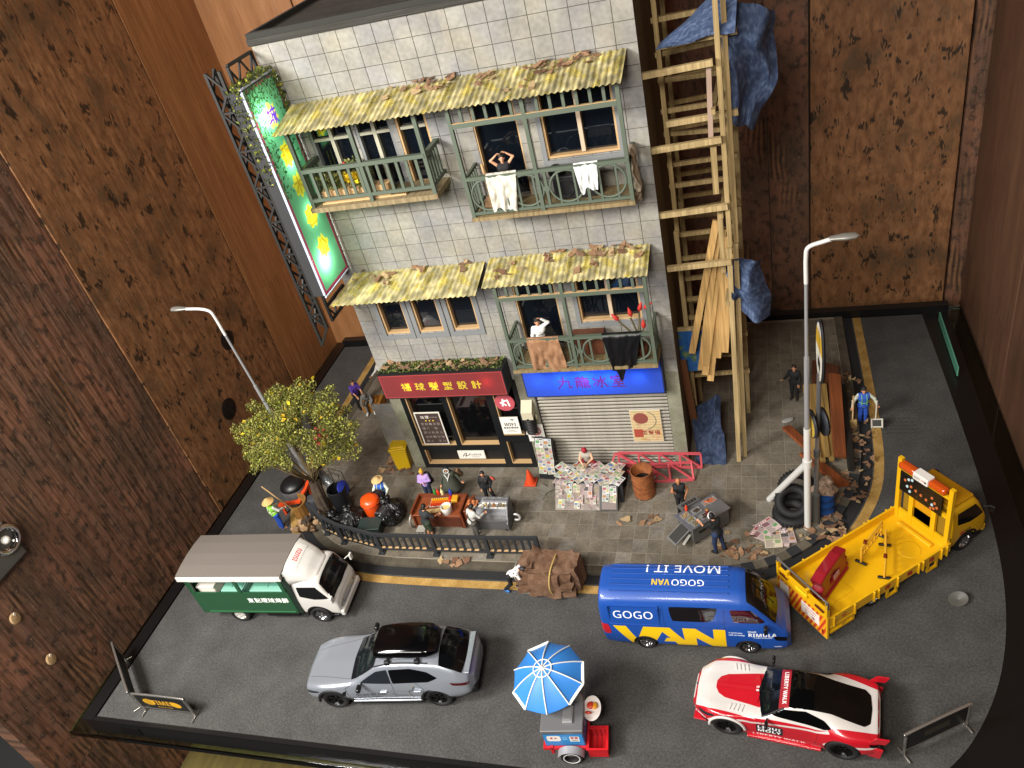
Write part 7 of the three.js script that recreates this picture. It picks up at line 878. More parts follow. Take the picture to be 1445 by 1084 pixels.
// newspapers
const NPM = [0, 1, 2, 3, 4, 5, 6, 7].map((k) => printed((c, w, h) => { const bgc = ['#c9c4be', '#bdaaa6', '#b8bdb4', '#c6c0ac', '#b5a3a0', '#cfcfcd', '#b0b8aa', '#c2b6a2'][k]; c.fillStyle = bgc; c.fillRect(0, 0, w, h); const cols = ['#5a8a5a', '#9a5054', '#5a6c92', '#b09a3c', '#7c5a5e', '#4a4846', '#7f9468', '#a06e4a']; c.fillStyle = cols[k]; c.fillRect(6, 6, w - 12, 16); c.fillStyle = cols[(k * 3 + 1) % 8]; c.fillRect(6, 28, w * 0.5, 34); c.fillStyle = cols[(k * 5 + 3) % 8]; c.fillRect(w * 0.6, 70, w * 0.32, 24); c.fillStyle = '#55504c'; for (let y = 68; y < h - 6; y += 5) c.fillRect(6, y, w * (0.36 + 0.14 * rnd()), 2); for (let y = 28; y < 64; y += 5) c.fillRect(w * 0.6, y, w * 0.34, 2); for (let i = 0; i < 3; i++) glyph(c, LEAFKEYS[(k * 3 + i) % LEAFKEYS.length], 10 + i * 17, 7, 14, '#fff', 1.2); }, 96, 120, { rough: 0.85 }));
const NPG = [0, 1].map((k) => { const g = new THREE.BoxGeometry(0.36, 0.012, 0.46, 6, 1, 6), p = g.attributes.position; for (let i = 0; i < p.count; i++) p.setY(i, p.getY(i) + 0.03 * (k ? 1 : -0.6) * p.getX(i) * p.getX(i) * 8 + 0.02 * Math.sin(p.getZ(i) * 9 + k)); g.computeVertexNormals(); return prep(g); });
let npk = 0;
function paper(label, group, p, r, s = 1) { const m = tag(mesh('newspaper', NPG[npk % 2], NPM[(npk * 5 + (npk >> 3)) % 8]), label, 'newspaper', group); npk++; m.position.set(...p); m.rotation.set(...r); m.scale.setScalar(s); return m; }
{
  const t = thing('newsstand_table', 'black folding table of the newsstand covered with papers', 'table', [9.05, 0, 1.45]), bk = M('#15161a', 0.5); mesh('tabletop', rbox(3.05, 0.09, 1.15, 0.02, [0, 0.84, 0]), bk, t); for (const [x, z] of [[-1.4, -0.45], [1.42, -0.45], [-1.4, 0.5], [1.45, 0.5]]) mesh('leg', bar([x, 0, z + (x > 1 ? 0.3 : 0)], [x, 0.8, z], 0.16, 0.12), bk, t); mesh('side_panel', bar([1.5, 0.05, -0.4], [1.5, 0.8, -0.4], 0.5, 0.06, [1, 0, 0]), bk, t);
  for (let r = 0; r < 3; r++) for (let i = 0; i < 9; i++) paper('small printed paper laid out flat on the newsstand table', 'papers on the newsstand table', [7.72 + i * 0.33 + rr(-0.08, 0.08), 0.905 + r * 0.012 + rr(0, 0.02), 1.08 + r * 0.38 + rr(-0.08, 0.08)], [rr(-0.05, 0.1), rr(-0.9, 0.9), rr(-0.06, 0.06)], rr(1.0, 1.25));
  const SL = Math.atan2(0.74, 0.82), onS = (x, q) => [x, 0.03 + q * 0.82 + 0.035, 2.8 - q * 0.74 + 0.035];
  const b = thing('display_board', 'wide sloping board pasted with papers leaning on the newsstand table', 'display board', [8.62, 0.03, 2.8]); b.rotation.x = -SL; mesh('board', box(1.95, 1.1, 0.05, [0, 0.55, 0]), M('#8f857e', 0.8), b); mesh('edge', [bx(0.98, 1.05, 0, 1.12, -0.06, 0.04), bx(-0.98, 0.98, 1.102, 1.16, -0.06, 0.04)], bk, b); mesh('pasted_print', face(1.9, 1.06, [0, 0.55, 0.027]), printed((c, w, h) => { c.fillStyle = '#857a74'; c.fillRect(0, 0, w, h); for (let i = 0; i < 150; i++) { c.save(); c.translate(rnd() * w, rnd() * h); c.rotate(rr(-0.6, 0.6)); c.fillStyle = ['#9a9088', '#80706a', '#a39a90', '#6e6862', '#8e8068', '#968080'][i % 6]; c.fillRect(-22, -16, 44 * rnd() + 10, 32 * rnd() + 8); c.fillStyle = '#5d5652'; for (let q = 0; q < 3; q++) c.fillRect(-18, -10 + q * 6, 26 * rnd(), 2); c.restore(); } }, 380, 210, { rough: 0.85 }), b);
  [[-0.35, 0.84, 0.1, 0.8], [-0.03, 0.86, -0.08, 0.85], [0.48, 0.76, 0.3, 1.3], [-0.72, 0.7, 0.5, 0.5], [-0.3, 0.5, -0.3, 0.8], [0.15, 0.42, 0.5, 0.8], [0.7, 0.4, 0.2, 0.8], [-0.7, 0.25, 0, 0.8], [0, 0.2, 0.2, 0.7]].forEach(([x, q, a, s]) => paper('printed paper stuck on the wide sloping board', 'papers on the wide sloping board', onS(8.62 + x, q), [Math.PI / 2 - SL, 0, a], s).rotation.order = 'XZY');
  const d = thing('display_board', 'small narrow black sloping board with papers right of the wide one', 'display board', [10.02, 0.03, 2.8]); d.rotation.x = -SL; mesh('board', rbox(0.74, 1.12, 0.06, 0.02, [0, 0.55, 0]), bk, d); mesh('lower_print', face(0.62, 0.3, [-0.02, 0.2, 0.034]), M('#7d706c', 0.8), d); [[-0.14, 0.8], [0.17, 0.76], [-0.16, 0.5], [0.17, 0.46]].forEach(([x, q]) => paper('printed paper on the narrow black sloping board', 'papers on the narrow sloping board', onS(10.02 + x, q), [Math.PI / 2 - SL, rr(-0.15, 0.15), 0], 0.8));
  const k = thing('newspaper_rack', 'tall black rack full of magazines leaning by the pillar', 'rack', [6.98, 0, 0.62], -0.12); mesh('frame', box(0.86, 2.15, 0.1, [0, 1.05, 0], [-0.2, 0, 0]), bk, k); mesh('foot', bar([0, 0.9, -0.05], [0, 0, -0.5], 0.5, 0.05), bk, k); k.updateMatrixWorld();
  for (let r = 0; r < 5; r++) for (let i = 0; i < 2; i++) { const y = 1.9 - r * 0.34, v = V(-0.2 + i * 0.4, y, 0.09 - (y - 1.05) * 0.2).applyMatrix4(k.matrixWorld); paper('magazine standing in the tall black rack by the pillar', 'magazines in the tall rack', v.toArray(), [Math.PI / 2 - 0.2, rr(-0.12, 0.12), 0], 1.0); }
  for (let i = 0; i < 4; i++) paper('crumpled paper lying on the paving below the magazine rack', 'papers on the ground by the rack', [7.0 + rr(-0.3, 0.3), 0.03 + i * 0.01, 1.8 + rr(-0.3, 0.25)], [rr(-0.1, 0.1), rr(0, 6), rr(-0.1, 0.1)], 0.9).material = M('#6f6a60', 0.9);
  [[16.35, 3.75, 0.4, 2.0], [16.9, 4.05, -0.2, 2.1], [16.15, 3.95, 1.0, 1.6], [16.6, 4.25, 0.1, 1.8], [17.15, 4.1, 0.15, 1.5], [16.5, 3.55, 0.7, 1.6]].forEach(([x, z, a, s], i) => { const m = paper('large open newspaper spread on the paving left of the lamp foot', 'newspapers on the ground by the lamp', [x, 0.035 + i * 0.018, z], [rr(-0.04, 0.04), a, rr(-0.04, 0.04)], s); m.material = NPM[[1, 4, 1, 7, 4, 1][i]]; });
}
{ // brown food cart
  const t = thing('food_cart', 'brown wooden food cart with a white pot behind the black fence', 'food cart', [2.55, 0, 3.45]), br = M('#6b3319', 0.5, 0, { clearcoat: 0.15 }), dk = M('#4e2412', 0.55);
  mesh('body', [bx(-0.6, 1.25, 0.12, 0.78, -0.5, 0.55), bx(-1.1, -0.6, 0.12, 0.6, -0.5, 0.5)], br, t); mesh('worktop', rbox(2.3, 0.07, 1.15, 0.02, [0.1, 0.82, 0.02]), M('#7a3d1e', 0.45), t); mesh('side_wall', [bx(-1.12, -1.04, 0.1, 1.05, -0.55, 0.6), bx(1.2, 1.28, 0.1, 1.1, -0.58, 0.6), bx(-1.04, 1.2, 0.86, 1.05, -0.58, -0.5)], br, t); mesh('front_panel', bx(-0.5, 1.15, 0.2, 0.7, 0.553, 0.58), dk, t); mesh('handle_box', [rbox(0.26, 0.7, 0.9, 0.03, [1.45, 0.65, 0.0]), bar([1.4, 1.0, 0.42], [1.7, 1.2, -0.35], 0.09, 0.09)], br, t); mesh('wheel', put(new THREE.TorusGeometry(0.36, 0.06, 8, 24), [-1.2, 0.36, 0.35], [0, Math.PI / 2 - 0.2, 0]), M('#8a857c', 0.4, 0.3), t); for (const [x, z] of [[-0.95, -0.4], [1.1, -0.4], [1.1, 0.45]]) mesh('leg', bx(x - 0.05, x + 0.05, 0, 0.14, z - 0.05, z + 0.05), dk, t);
  const p = thing('pot', 'white cooking pot on the brown food cart', 'pot', [3.1, 0.86, 3.8]); mesh('body', lathe([[0.001, 0], [0.24, 0], [0.25, 0.36], [0.21, 0.36], [0.2, 0.24], [0.001, 0.23]], 24), M('#e4e0d8', 0.35), p); mesh('soup', cyl(0.2, 0.2, 0.02, [0, 0.25, 0]), M('#cbb070', 0.3), p);
  const tr = thing('snack_tray', 'tray of orange and yellow snacks on the brown food cart', 'tray', [2.65, 0.865, 3.25], 0.1); mesh('tray', rbox(1.05, 0.06, 0.55, 0.02, [0, 0.03, 0]), M('#a8a29a', 0.4, 0.4), tr); for (let r = 0; r < 3; r++) for (let i = 0; i < 9; i++) mesh('snack', rod([-0.45 + i * 0.1, 0.09, -0.17 + r * 0.16], [-0.4 + i * 0.1, 0.1, -0.05 + r * 0.16], 0.045, 8), M(['#d8a01c', '#d8641a', '#c23a18'][r], 0.5), tr); mesh('sauce_box', rbox(0.3, 0.14, 0.4, 0.03, [0.62, 0.1, -0.1]), M('#c8931c', 0.5), tr); mesh('chilli_bag', sph(0.12, [0.42, 0.14, -0.1], [0.7, 0.7, 1.6]), M('#c01c14', 0.4), tr);
  [['green', '#2c7a34', -0.35], ['red', '#c23018', -0.2], ['cream', '#d9cf98', 0.0], ['blue', '#2440a8', 0.4]].forEach(([n, c, x]) => { const b = thing('sauce_bottle', n + ' squeeze bottle at the back edge of the brown food cart', 'bottle', [2.65 + x, 1.05, 2.93]); mesh('bottle', lathe([[0.001, 0], [0.07, 0], [0.075, 0.2], [0.03, 0.26], [0.001, 0.27]], 14), M(c, 0.4), b); mesh('cap', lathe([[0.035, 0.26], [0.015, 0.36], [0.001, 0.37]], 10), M(c, 0.5), b); });
  const bd = thing('chopping_board', 'pale chopping board on the brown food cart', 'board', [2.45, 0.86, 3.78], 0.25); mesh('board', rbox(0.7, 0.06, 0.24, 0.02, [0, 0.03, 0]), M('#b79a68', 0.7), bd);
  const st = thing('stool', 'small grey stool behind the vendor in green shorts', 'stool', [1.95, 0, 4.45]); mesh('seat', rbox(0.42, 0.06, 0.36, 0.02, [0, 0.46, 0]), M('#9a988f', 0.5), st); for (const [x, z] of [[-0.15, -0.12], [0.15, -0.12], [-0.15, 0.12], [0.15, 0.12]]) mesh('leg', bar([x * 1.2, 0, z * 1.2], [x, 0.44, z], 0.06, 0.06), M('#8a8880', 0.5), st);
}
function foodTrays(t, list, y) { for (const [x, z, c, n] of list) { mesh('food_pan', [bx(x - 0.17, x + 0.17, y, y + 0.025, z - 0.13, z + 0.13), ...frameRect(x - 0.18, x + 0.18, z - 0.14, z + 0.14, 0.02, 0, 0.05).map((g) => put(g, [0, y + 0.05, 0], [Math.PI / 2, 0, 0]).applyMatrix4(new THREE.Matrix4().makeTranslation(0, 0.0, 0)))], M('#b9b8b4', 0.3, 0.6), t); const f = []; for (let i = 0; i < n; i++) f.push(sph(0.035, [x + rr(-0.13, 0.13), y + 0.045, z + rr(-0.1, 0.1)], [1.2, 0.6, 1], 6)); stuff(mesh('food', f, M(c, 0.6), t)); } }
{ // steel carts
  const sm = M('#77777a', 0.35, 0.6), t = thing('food_cart', 'grey steel food cart with pans in front of the man in a suit', 'food cart', [5.05, 0, 3.6]); mesh('body', [bx(-0.72, 0.8, 0.15, 0.62, -0.35, 0.5), bx(-0.72, 0.8, 0.62, 0.9, -0.35, 0.02)], sm, t); mesh('worktop', [bx(-0.76, 0.82, 0.9, 0.94, -0.4, 0.06), bx(-0.74, 0.8, 0.625, 0.66, 0.02, 0.52)], M('#8b8b8c', 0.3, 0.6), t); mesh('end_wall', ext([[-0.42, 0.1], [0.55, 0.1], [0.55, 0.5], [0.1, 1.15], [-0.42, 1.3]], 0.06, [0.84, 0, 0], [0, -Math.PI / 2, 0]), sm, t); mesh('back_wall', bx(-0.74, 0.8, 0.94, 1.2, -0.42, -0.37), sm, t); foodTrays(t, [[-0.28, -0.12, '#b59a58', 10], [0.14, -0.12, '#8a5c2c', 12], [0.54, -0.12, '#6e5a2a', 12]], 0.945); mesh('burger_tray', [rbox(0.5, 0.05, 0.36, 0.02, [-0.85, 1.05, -0.15]), ...[[-0.97, -0.24], [-0.8, -0.22], [-0.95, -0.06], [-0.76, -0.08]].map(([x, z]) => sph(0.085, [x, 1.11, z], [1, 0.6, 1]))], M('#b06a3c', 0.6), t); mesh('handle', put(new THREE.TorusGeometry(0.17, 0.05, 8, 20, Math.PI * 1.3), [1.1, 0.5, 0.1], [0, 0, -2.2]), M('#c8c8c6', 0.3, 0.4), t); for (const [x, z] of [[-0.6, -0.25], [0.65, -0.25], [0.65, 0.4], [-0.6, 0.4]]) mesh('caster', sph(0.08, [x, 0.08, z]), BLACK, t); mesh('leg', [[-0.6, -0.25], [0.65, -0.25], [0.65, 0.4], [-0.6, 0.4]].map(([x, z]) => cyl(0.03, 0.03, 0.1, [x, 0.14, z])), sm, t); mesh('bowl', lathe([[0.001, 0], [0.08, 0.0], [0.13, 0.09], [0.11, 0.09], [0.001, 0.02]], 16, [-0.42, 0.94, 0.0]), M('#e0dcd4', 0.3), t);
  const s = thing('food_cart', 'grey steel food cart standing askew near the vendor in headphones', 'food cart', [13.95, 0, 3.75], 0.72); mesh('body', [bx(-0.8, 0.95, 0.16, 0.95, -0.48, 0.48)], M('#6a6a68', 0.4, 0.5), s); mesh('worktop', rbox(1.95, 0.06, 1.06, 0.02, [0.05, 0.98, 0]), M('#85858a', 0.3, 0.6), s); foodTrays(s, [[-0.6, -0.22, '#9a7a4a', 12], [-0.55, 0.08, '#7a6a3a', 12], [-0.5, 0.36, '#6a5a30', 12], [-0.1, -0.15, '#3a2a20', 16], [-0.05, 0.28, '#3a2a24', 14], [0.5, -0.25, '#b5582c', 10], [0.72, -0.22, '#b5582c', 12]], 1.02); mesh('front_ledge', [bx(-0.5, 0.4, 0.94, 1.0, -0.9, -0.5), bx(-0.5, 0.4, 1.0, 1.14, -0.54, -0.5)], M('#7c7c7a', 0.35, 0.5), s); mesh('ledge_food', [0, 1, 2, 3, 4].map((i) => sph(0.07, [-0.35 + i * 0.14, 1.04, -0.72], [1, 0.6, 1], 8)), M('#2c2420', 0.7), s); mesh('end_bar', bar([1.0, 1.12, -0.6], [1.0, 1.12, 0.5], 0.1, 0.1), M('#9a9a9c', 0.3, 0.6), s); mesh('vent', rbox(0.34, 0.12, 0.02, 0.01, [-0.35, 0.6, 0.485]), BLACK, s); mesh('flap', [rbox(0.06, 0.04, 0.9, 0.01, [-0.85, 0.95, 0.1]), box(0.85, 0.05, 0.55, [-1.22, 0.72, 0.12], [0, 0, 0.45])], M('#8c8c8c', 0.35, 0.5), s); mesh('flap_mat', box(0.75, 0.012, 0.46, [-1.225, 0.752, 0.12], [0, 0, 0.45]), M('#2b2a28', 0.6), s); mesh('towel', rbox(0.5, 0.04, 0.12, 0.02, [-1.02, 0.4, 0.3], [0, 0.3, 0.3]), M('#d0cfc8', 0.8), s); for (const [x, z] of [[-0.65, -0.38], [0.8, -0.38], [0.8, 0.38], [-0.65, 0.38]]) mesh('caster', [sph(0.08, [x, 0.08, z]), cyl(0.035, 0.035, 0.12, [x, 0.13, z])], BLACK, s); const bt = thing('sauce_bottle', 'red sauce bottle at the corner of the skewed steel cart', 'bottle', [13.38, 1.02, 3.68]); mesh('bottle', lathe([[0.001, 0], [0.06, 0], [0.06, 0.18], [0.02, 0.3], [0.001, 0.31]], 12), M('#d8431c', 0.4), bt);
}
{ // cardboard bundle on a trolley pushed along the road
  const t = thing('cardboard_load', 'huge brown bundle of flattened cardboard tied with a yellow cord on the road', 'cardboard bundle', [8.15, RD, 6.7], -0.03), cm = new THREE.MeshStandardMaterial({ map: mottle([104, 76, 56], 44, 101, [14, 8, 6]), roughness: 0.9 });
  const sheet = (w, h, d, p, r, sd, a = 0.1) => { const g = new THREE.BoxGeometry(w, h, d, 14, 3, 10), q = g.attributes.position; for (let i = 0; i < q.count; i++) { const x = q.getX(i), y = q.getY(i), z = q.getZ(i); q.setXYZ(i, x + a * perlin.noise(y * 3 + sd, z * 2, sd), y + a * (perlin.noise(x * 1.8 + sd, z * 1.8, sd) + 0.5 * perlin.noise(x * 5, z * 5, sd + 2)), z + a * perlin.noise(x * 2, y * 3, sd + 5)); } g.computeVertexNormals(); return uvBox(put(g, p, r), 2.5); };
  [[1.9, 0.22, 1.3, [0.25, 0.25, 0.02], [0, 0, 0.02]], [2.2, 0.2, 1.2, [-0.05, 0.45, 0], [0.04, 0.1, 0.03]], [2.3, 0.22, 1.25, [0, 0.66, 0], [0, -0.06, -0.02]], [2.15, 0.25, 1.2, [-0.05, 0.88, -0.02], [-0.03, 0.08, 0.05]], [2.25, 0.22, 1.15, [0.02, 1.1, -0.04], [0.02, -0.05, 0.0]], [1.7, 0.2, 1.1, [0.25, 1.3, -0.05], [0.05, 0.04, -0.06]]].forEach(([w, h, d, p, r], i) => mesh('cardboard', sheet(w, h, d, p, r, i * 3.1, 0.09), cm, t));
  mesh('cardboard', sheet(0.95, 0.1, 1.0, [-0.75, 1.22, -0.05], [0, 0, 0.6], 31, 0.1), cm, t); mesh('cardboard', sheet(0.7, 0.1, 0.9, [-0.3, 1.42, -0.1], [0.1, 0, -0.5], 37, 0.1), cm, t); mesh('cardboard', sheet(1.2, 1.1, 0.12, [0.05, 0.75, 0.64], [-0.12, 0.02, 0.03], 41, 0.12), cm, t); mesh('cardboard', sheet(0.5, 1.2, 0.9, [1.1, 0.8, -0.1], [0, 0, 0.05], 47, 0.1), cm, t);
  mesh('cord', tube([[0.32, 0.35, 0.72], [0.3, 0.85, 0.8], [0.36, 1.4, 0.55], [0.4, 1.47, -0.1], [0.4, 1.3, -0.62]], 0.03, 6, 40), M('#b89c58', 0.7), t); mesh('trolley_deck', bx(-1.05, 1.1, 0.1, 0.16, -0.55, 0.6), M('#9a968c', 0.5, 0.3), t); for (const [x, z] of [[-0.8, -0.45], [0.9, -0.45], [0.9, 0.5], [-0.8, 0.5]]) mesh('wheel', cyl(0.09, 0.09, 0.06, [x, 0.09, z], [Math.PI / 2, 0, 0]), BLACK, t); mesh('push_handle', tube([[-1.05, 0.13, -0.35], [-1.22, 0.95, -0.35], [-1.22, 0.95, 0.4], [-1.05, 0.13, 0.4]], 0.03, 6, 40), M('#b5b3ac', 0.4, 0.5), t);
}
{ // corner heap at the right: tyres, drum, planks
  const ty = (label, p, r, s) => { const t = thing('tyre', label, 'tyre', p), P = []; for (let i = 0; i <= 12; i++) { const a = i / 12 * Math.PI * 2; P.push([0.52 * s + Math.cos(a) * 0.18 * s, Math.sin(a) * 0.16 * s * (1 + 0.2 * Math.abs(Math.sin(a)))]); } mesh('rubber', put(lathe(P, 36), [0, 0, 0], r), TYRE, t); mesh('tread', [...Array(30).keys()].map((i) => { const a = i / 30 * 6.283; return put(box(0.03, 0.2 * s, 0.05), [Math.cos(a) * 0.7 * s, 0, Math.sin(a) * 0.7 * s], [0, -a, 0]); }).map((g) => put(g, [0, 0, 0], r)), TYRE, t); return t; };
  ty('black tyre lying flat at the bottom of the tyre pile', [17.35, 0.17, 2.95], [0, 0, 0], 1.05); ty('black tyre leaning on the flat one below the lamp strut', [17.4, 0.65, 2.75], [0.75, 0, 0.1], 1.0); ty('black tyre standing upright at the back of the tyre pile', [17.55, 0.72, 1.95], [1.35, 0, -0.2], 1.0);
  const d = thing('drum', 'blue plastic drum filled with rags on the right corner', 'drum', [18.55, 0, 2.55]); const P = []; for (let i = 0; i <= 20; i++) { const y = i / 20 * 1.12; P.push([0.4 + 0.025 * Math.sin(y * 16), y]); } mesh('shell', lathe([[0.001, 0.01], ...P, [0.36, 1.12], [0.36, 0.8], [0.001, 0.8]], 28), M('#123f7c', 0.45), d); mesh('rags', [0, 1, 2, 3, 4, 5].map((i) => { const g = new THREE.IcosahedronGeometry(0.24, 3), q = g.attributes.position; for (let k = 0; k < q.count; k++) { const n = 1 + 0.5 * perlin.noise(q.getX(k) * 6 + i * 3, q.getY(k) * 6, q.getZ(k) * 6); q.setXYZ(k, q.getX(k) * n, q.getY(k) * n * 0.7, q.getZ(k) * n); } g.computeVertexNormals(); return put(g, [Math.cos(i) * 0.22, 1.08 + (i % 3) * 0.13, Math.sin(i) * 0.22]); }), M('#8a7462', 0.9), d);
  const pk = (label, a, b, w, dd, c) => one('plank', label, 'plank', uvBy(prep(bar(a, b, w, dd, [0.3, 1, 0])), (x, y, z) => [x / 2, (z + y) / 5]), wd(c), undefined);
  pk('long dark orange board leaning at the right of the plank pile', [19.35, 0.25, -0.2], [19.45, 1.4, -4.4], 0.5, 0.14, 0xa8643a); pk('orange board end lying across the front of the plank pile', [18.0, 0.12, -0.6], [19.35, 0.5, 1.7], 0.5, 0.14, 0xb86a36); pk('short orange board sticking out left of the plank pile', [17.3, 0.5, -1.9], [18.6, 0.2, -0.2], 0.42, 0.12, 0xb0653a);
  for (let i = 0; i < 5; i++) tag(pk('plank', [18.35 + i * 0.17, 0.25 + (i % 2) * 0.16, -0.1 + (i % 3) * 0.1], [18.2 + i * 0.2, 1.0, -4.2], 0.17, 0.14, 0xd6c08a), ['first', 'second', 'third', 'fourth', 'fifth'][i] + ' from the left of the pale yellow battens in the plank pile', 'plank', 'battens in the plank pile'); pk('dark brown sheet standing at the back of the plank pile', [19.0, 0.6, -3.2], [19.2, 0.7, -6.2], 1.2, 0.1, 0x7a4a34); pk('black board lying along the kerb beside the plank pile', [19.75, 0.1, 0.4], [19.8, 0.6, -4.6], 0.24, 0.2, 0x2c2a2a);
  const wr2 = thing('wrapper', 'pale plastic wrapper lying alone on the right pavement', 'litter', [17.4, 0.02, -2.9], 0.5); mesh('film', put(new THREE.SphereGeometry(0.3, 12, 6), [0, 0.03, 0], [0, 0, 0], [1, 0.16, 0.5]), M('#a9a8a4', 0.3, 0, { transmission: 0.3, thickness: 0 }), wr2);
  const cp = thing('wrapper', 'grey flattened cup lying on the right road', 'litter', [22.55, RD + 0.03, 6.6], 0.4); mesh('cup', put(lathe([[0.2, 0], [0.3, 0.2], [0.32, 0.22], [0.26, 0.18], [0.001, 0.02]], 18), [0, 0.02, 0], [0.3, 0, 0.2], [1, 0.5, 0.8]), M('#55544f', 0.5), cp);
  const ch = thing('chalk_stick', 'small red stick on the paving in front of the shop', 'stick', [4.2, 0.03, 0.85], -0.7); mesh('stick', rod([-0.14, 0, 0], [0.14, 0, 0], 0.045), M('#d04a34', 0.6), ch);
}
{ // sweepings on the road at the left corner
  const t = thing('wooden_cask', 'broken wooden cask half beside the worker in the straw hat', 'cask', [-4.85, RD, 3.35], 0.3), wm = wd(0xc49a5a); for (let i = 0; i < 9; i++) { const a = -1.3 + i * 0.33; mesh('stave', put(ext([[-0.1, 0], [0.1, 0], [0.13, 0.55], [0.1, 1.1], [-0.1, 1.1], [-0.13, 0.55]], 0.05), [Math.cos(a) * 0.5, 0.02, Math.sin(a) * 0.5], [0.06, Math.PI / 2 - a, 0]), wm, t); } mesh('hoop', put(new THREE.TorusGeometry(0.53, 0.02, 6, 24, 2.8), [0, 0.5, 0], [Math.PI / 2, 0, -1.35]), M('#3a3632', 0.5, 0.5), t);
  const o = thing('angle_frame', 'bright orange angle frame behind the worker in the straw hat', 'frame', [-5.35, RD + 0.65, 2.7], 0.2), om = M('#d0461a', 0.45); mesh('bar', [bar([-0.75, 0, 0.35], [0.35, 0, 0.3], 0.18, 0.12, [0, 1, 0]), bar([0.3, 0, 0.35], [0.75, 0.35, -1.3], 0.18, 0.12, [0, 1, 0])], om, o); mesh('leg', [bar([-0.6, -0.65, 0.35], [-0.6, 0, 0.35], 0.1, 0.1), bar([0.55, -0.65, -0.6], [0.55, 0.1, -0.6], 0.1, 0.1)], om, o);
  const b = thing('basket', 'grey tub with a black round cover behind the orange frame', 'tub', [-5.6, RD, 2.2]); mesh('tub', lathe([[0.001, 0], [0.5, 0], [0.62, 0.95], [0.55, 0.95], [0.45, 0.1]], 26), M('#6a6a6c', 0.5), b); mesh('cover', put(new THREE.SphereGeometry(0.62, 24, 10, 0, 6.3, 0, Math.PI / 2), [-0.05, 0.97, -0.05], [0.1, 0, 0.1], [1, 0.6, 1]), M('#121214', 0.4), b);
  const s = thing('rubble', 'heap of brown rubble between the worker and the tree', 'rubble heap'); for (let i = 0; i < 34; i++) { const g = new THREE.DodecahedronGeometry(rr(0.1, 0.24), 0); const m = mesh('stone', prep(put(g, [0, 0, 0], [0, 0, 0], [1, rr(0.6, 1), rr(0.7, 1.2)])), M(['#5a4634', '#8a6c4e', '#3e3228', '#a08260'][i % 4], 0.9), s); m.position.set(-4.2 + rr(-0.6, 0.6), rr(0.05, 0.4) * (1 - 0.0), 3.9 + rr(-0.55, 0.6)); m.rotation.set(rr(0, 3), rr(0, 3), 0); }
  const g = thing('sack', 'dark grey sack between the cask and the tree trunk', 'sack', [-4.1, 0, 3.0]); mesh('sack', rbox(0.75, 0.9, 0.6, 0.2, [0, 0.45, 0], [0, 0.3, 0.1]), M('#34353a', 0.85), g);
}
// banner barriers at the front corners
function banner(label, p, turn, L, fn, foldL) {
  const t = thing('banner_barrier', label, 'barrier', p, turn), ch = M('#a9a6a0', 0.25, 0.8);
  mesh('frame', tube([[0, 0.05, 0], [0, 1.0, 0], [0.12, 1.18, 0], [L - 0.12, 1.18, 0], [L, 1.0, 0], [L, 0.05, 0]], 0.05, 8, 60), ch, t); mesh('lower_bar', rod([0, 0.3, 0], [L, 0.3, 0], 0.03), ch, t); mesh('panel', bx(0.06, L - 0.06, 0.32, 1.12, -0.02, 0.02), M('#1b1a19', 0.5), t); mesh('print', face(L - 0.16, 0.78, [L / 2, 0.72, 0.0225]), printed(fn, 420, 140), t);
  for (const x of [0, L]) mesh('foot', [rod([x, 0.04, -0.25], [x, 0.04, 0.28], 0.04), rod([x, 0.04, 0], [x, 0.3, 0], 0.045)], ch, t); return t;
}
banner('black banner barrier with yellow lettering at the front left corner', [-6.85, RD, 13.62], 0.0, 2.35, (c, w, h) => { c.fillStyle = '#1b1a19'; c.fillRect(0, 0, w, h); c.fillStyle = '#d6a01e'; c.beginPath(); c.ellipse(96, 66, 52, 34, 0.2, 0, 7); c.fill(); c.beginPath(); c.ellipse(330, 74, 46, 30, 0.3, 0, 7); c.fill(); c.font = 'bold 72px sans-serif'; c.fillStyle = '#d6a01e'; c.fillText('TIMES', 118, 92, 200); c.strokeStyle = '#1b1a19'; c.lineWidth = 3; for (let i = 0; i < 5; i++) { c.beginPath(); c.moveTo(60 + i * 12, 36); c.lineTo(74 + i * 12, 96); c.stroke(); } c.font = 'bold 17px sans-serif'; c.fillText('M I N I A T U R E', 150, 124, 190); });
banner('dark banner barrier seen from behind at the left rim of the tray', [-9.35, RD, 11.6], -0.72, 2.9, (c, w, h) => { c.fillStyle = '#171616'; c.fillRect(0, 0, w, h); });
banner('dark banner barrier with silver frame at the front right corner', [20.1, RD, 12.35], 0.55, 2.15, (c, w, h) => { c.fillStyle = '#191817'; c.fillRect(0, 0, w, h); c.fillStyle = '#3a342a'; c.fillRect(120, 40, 180, 50); });
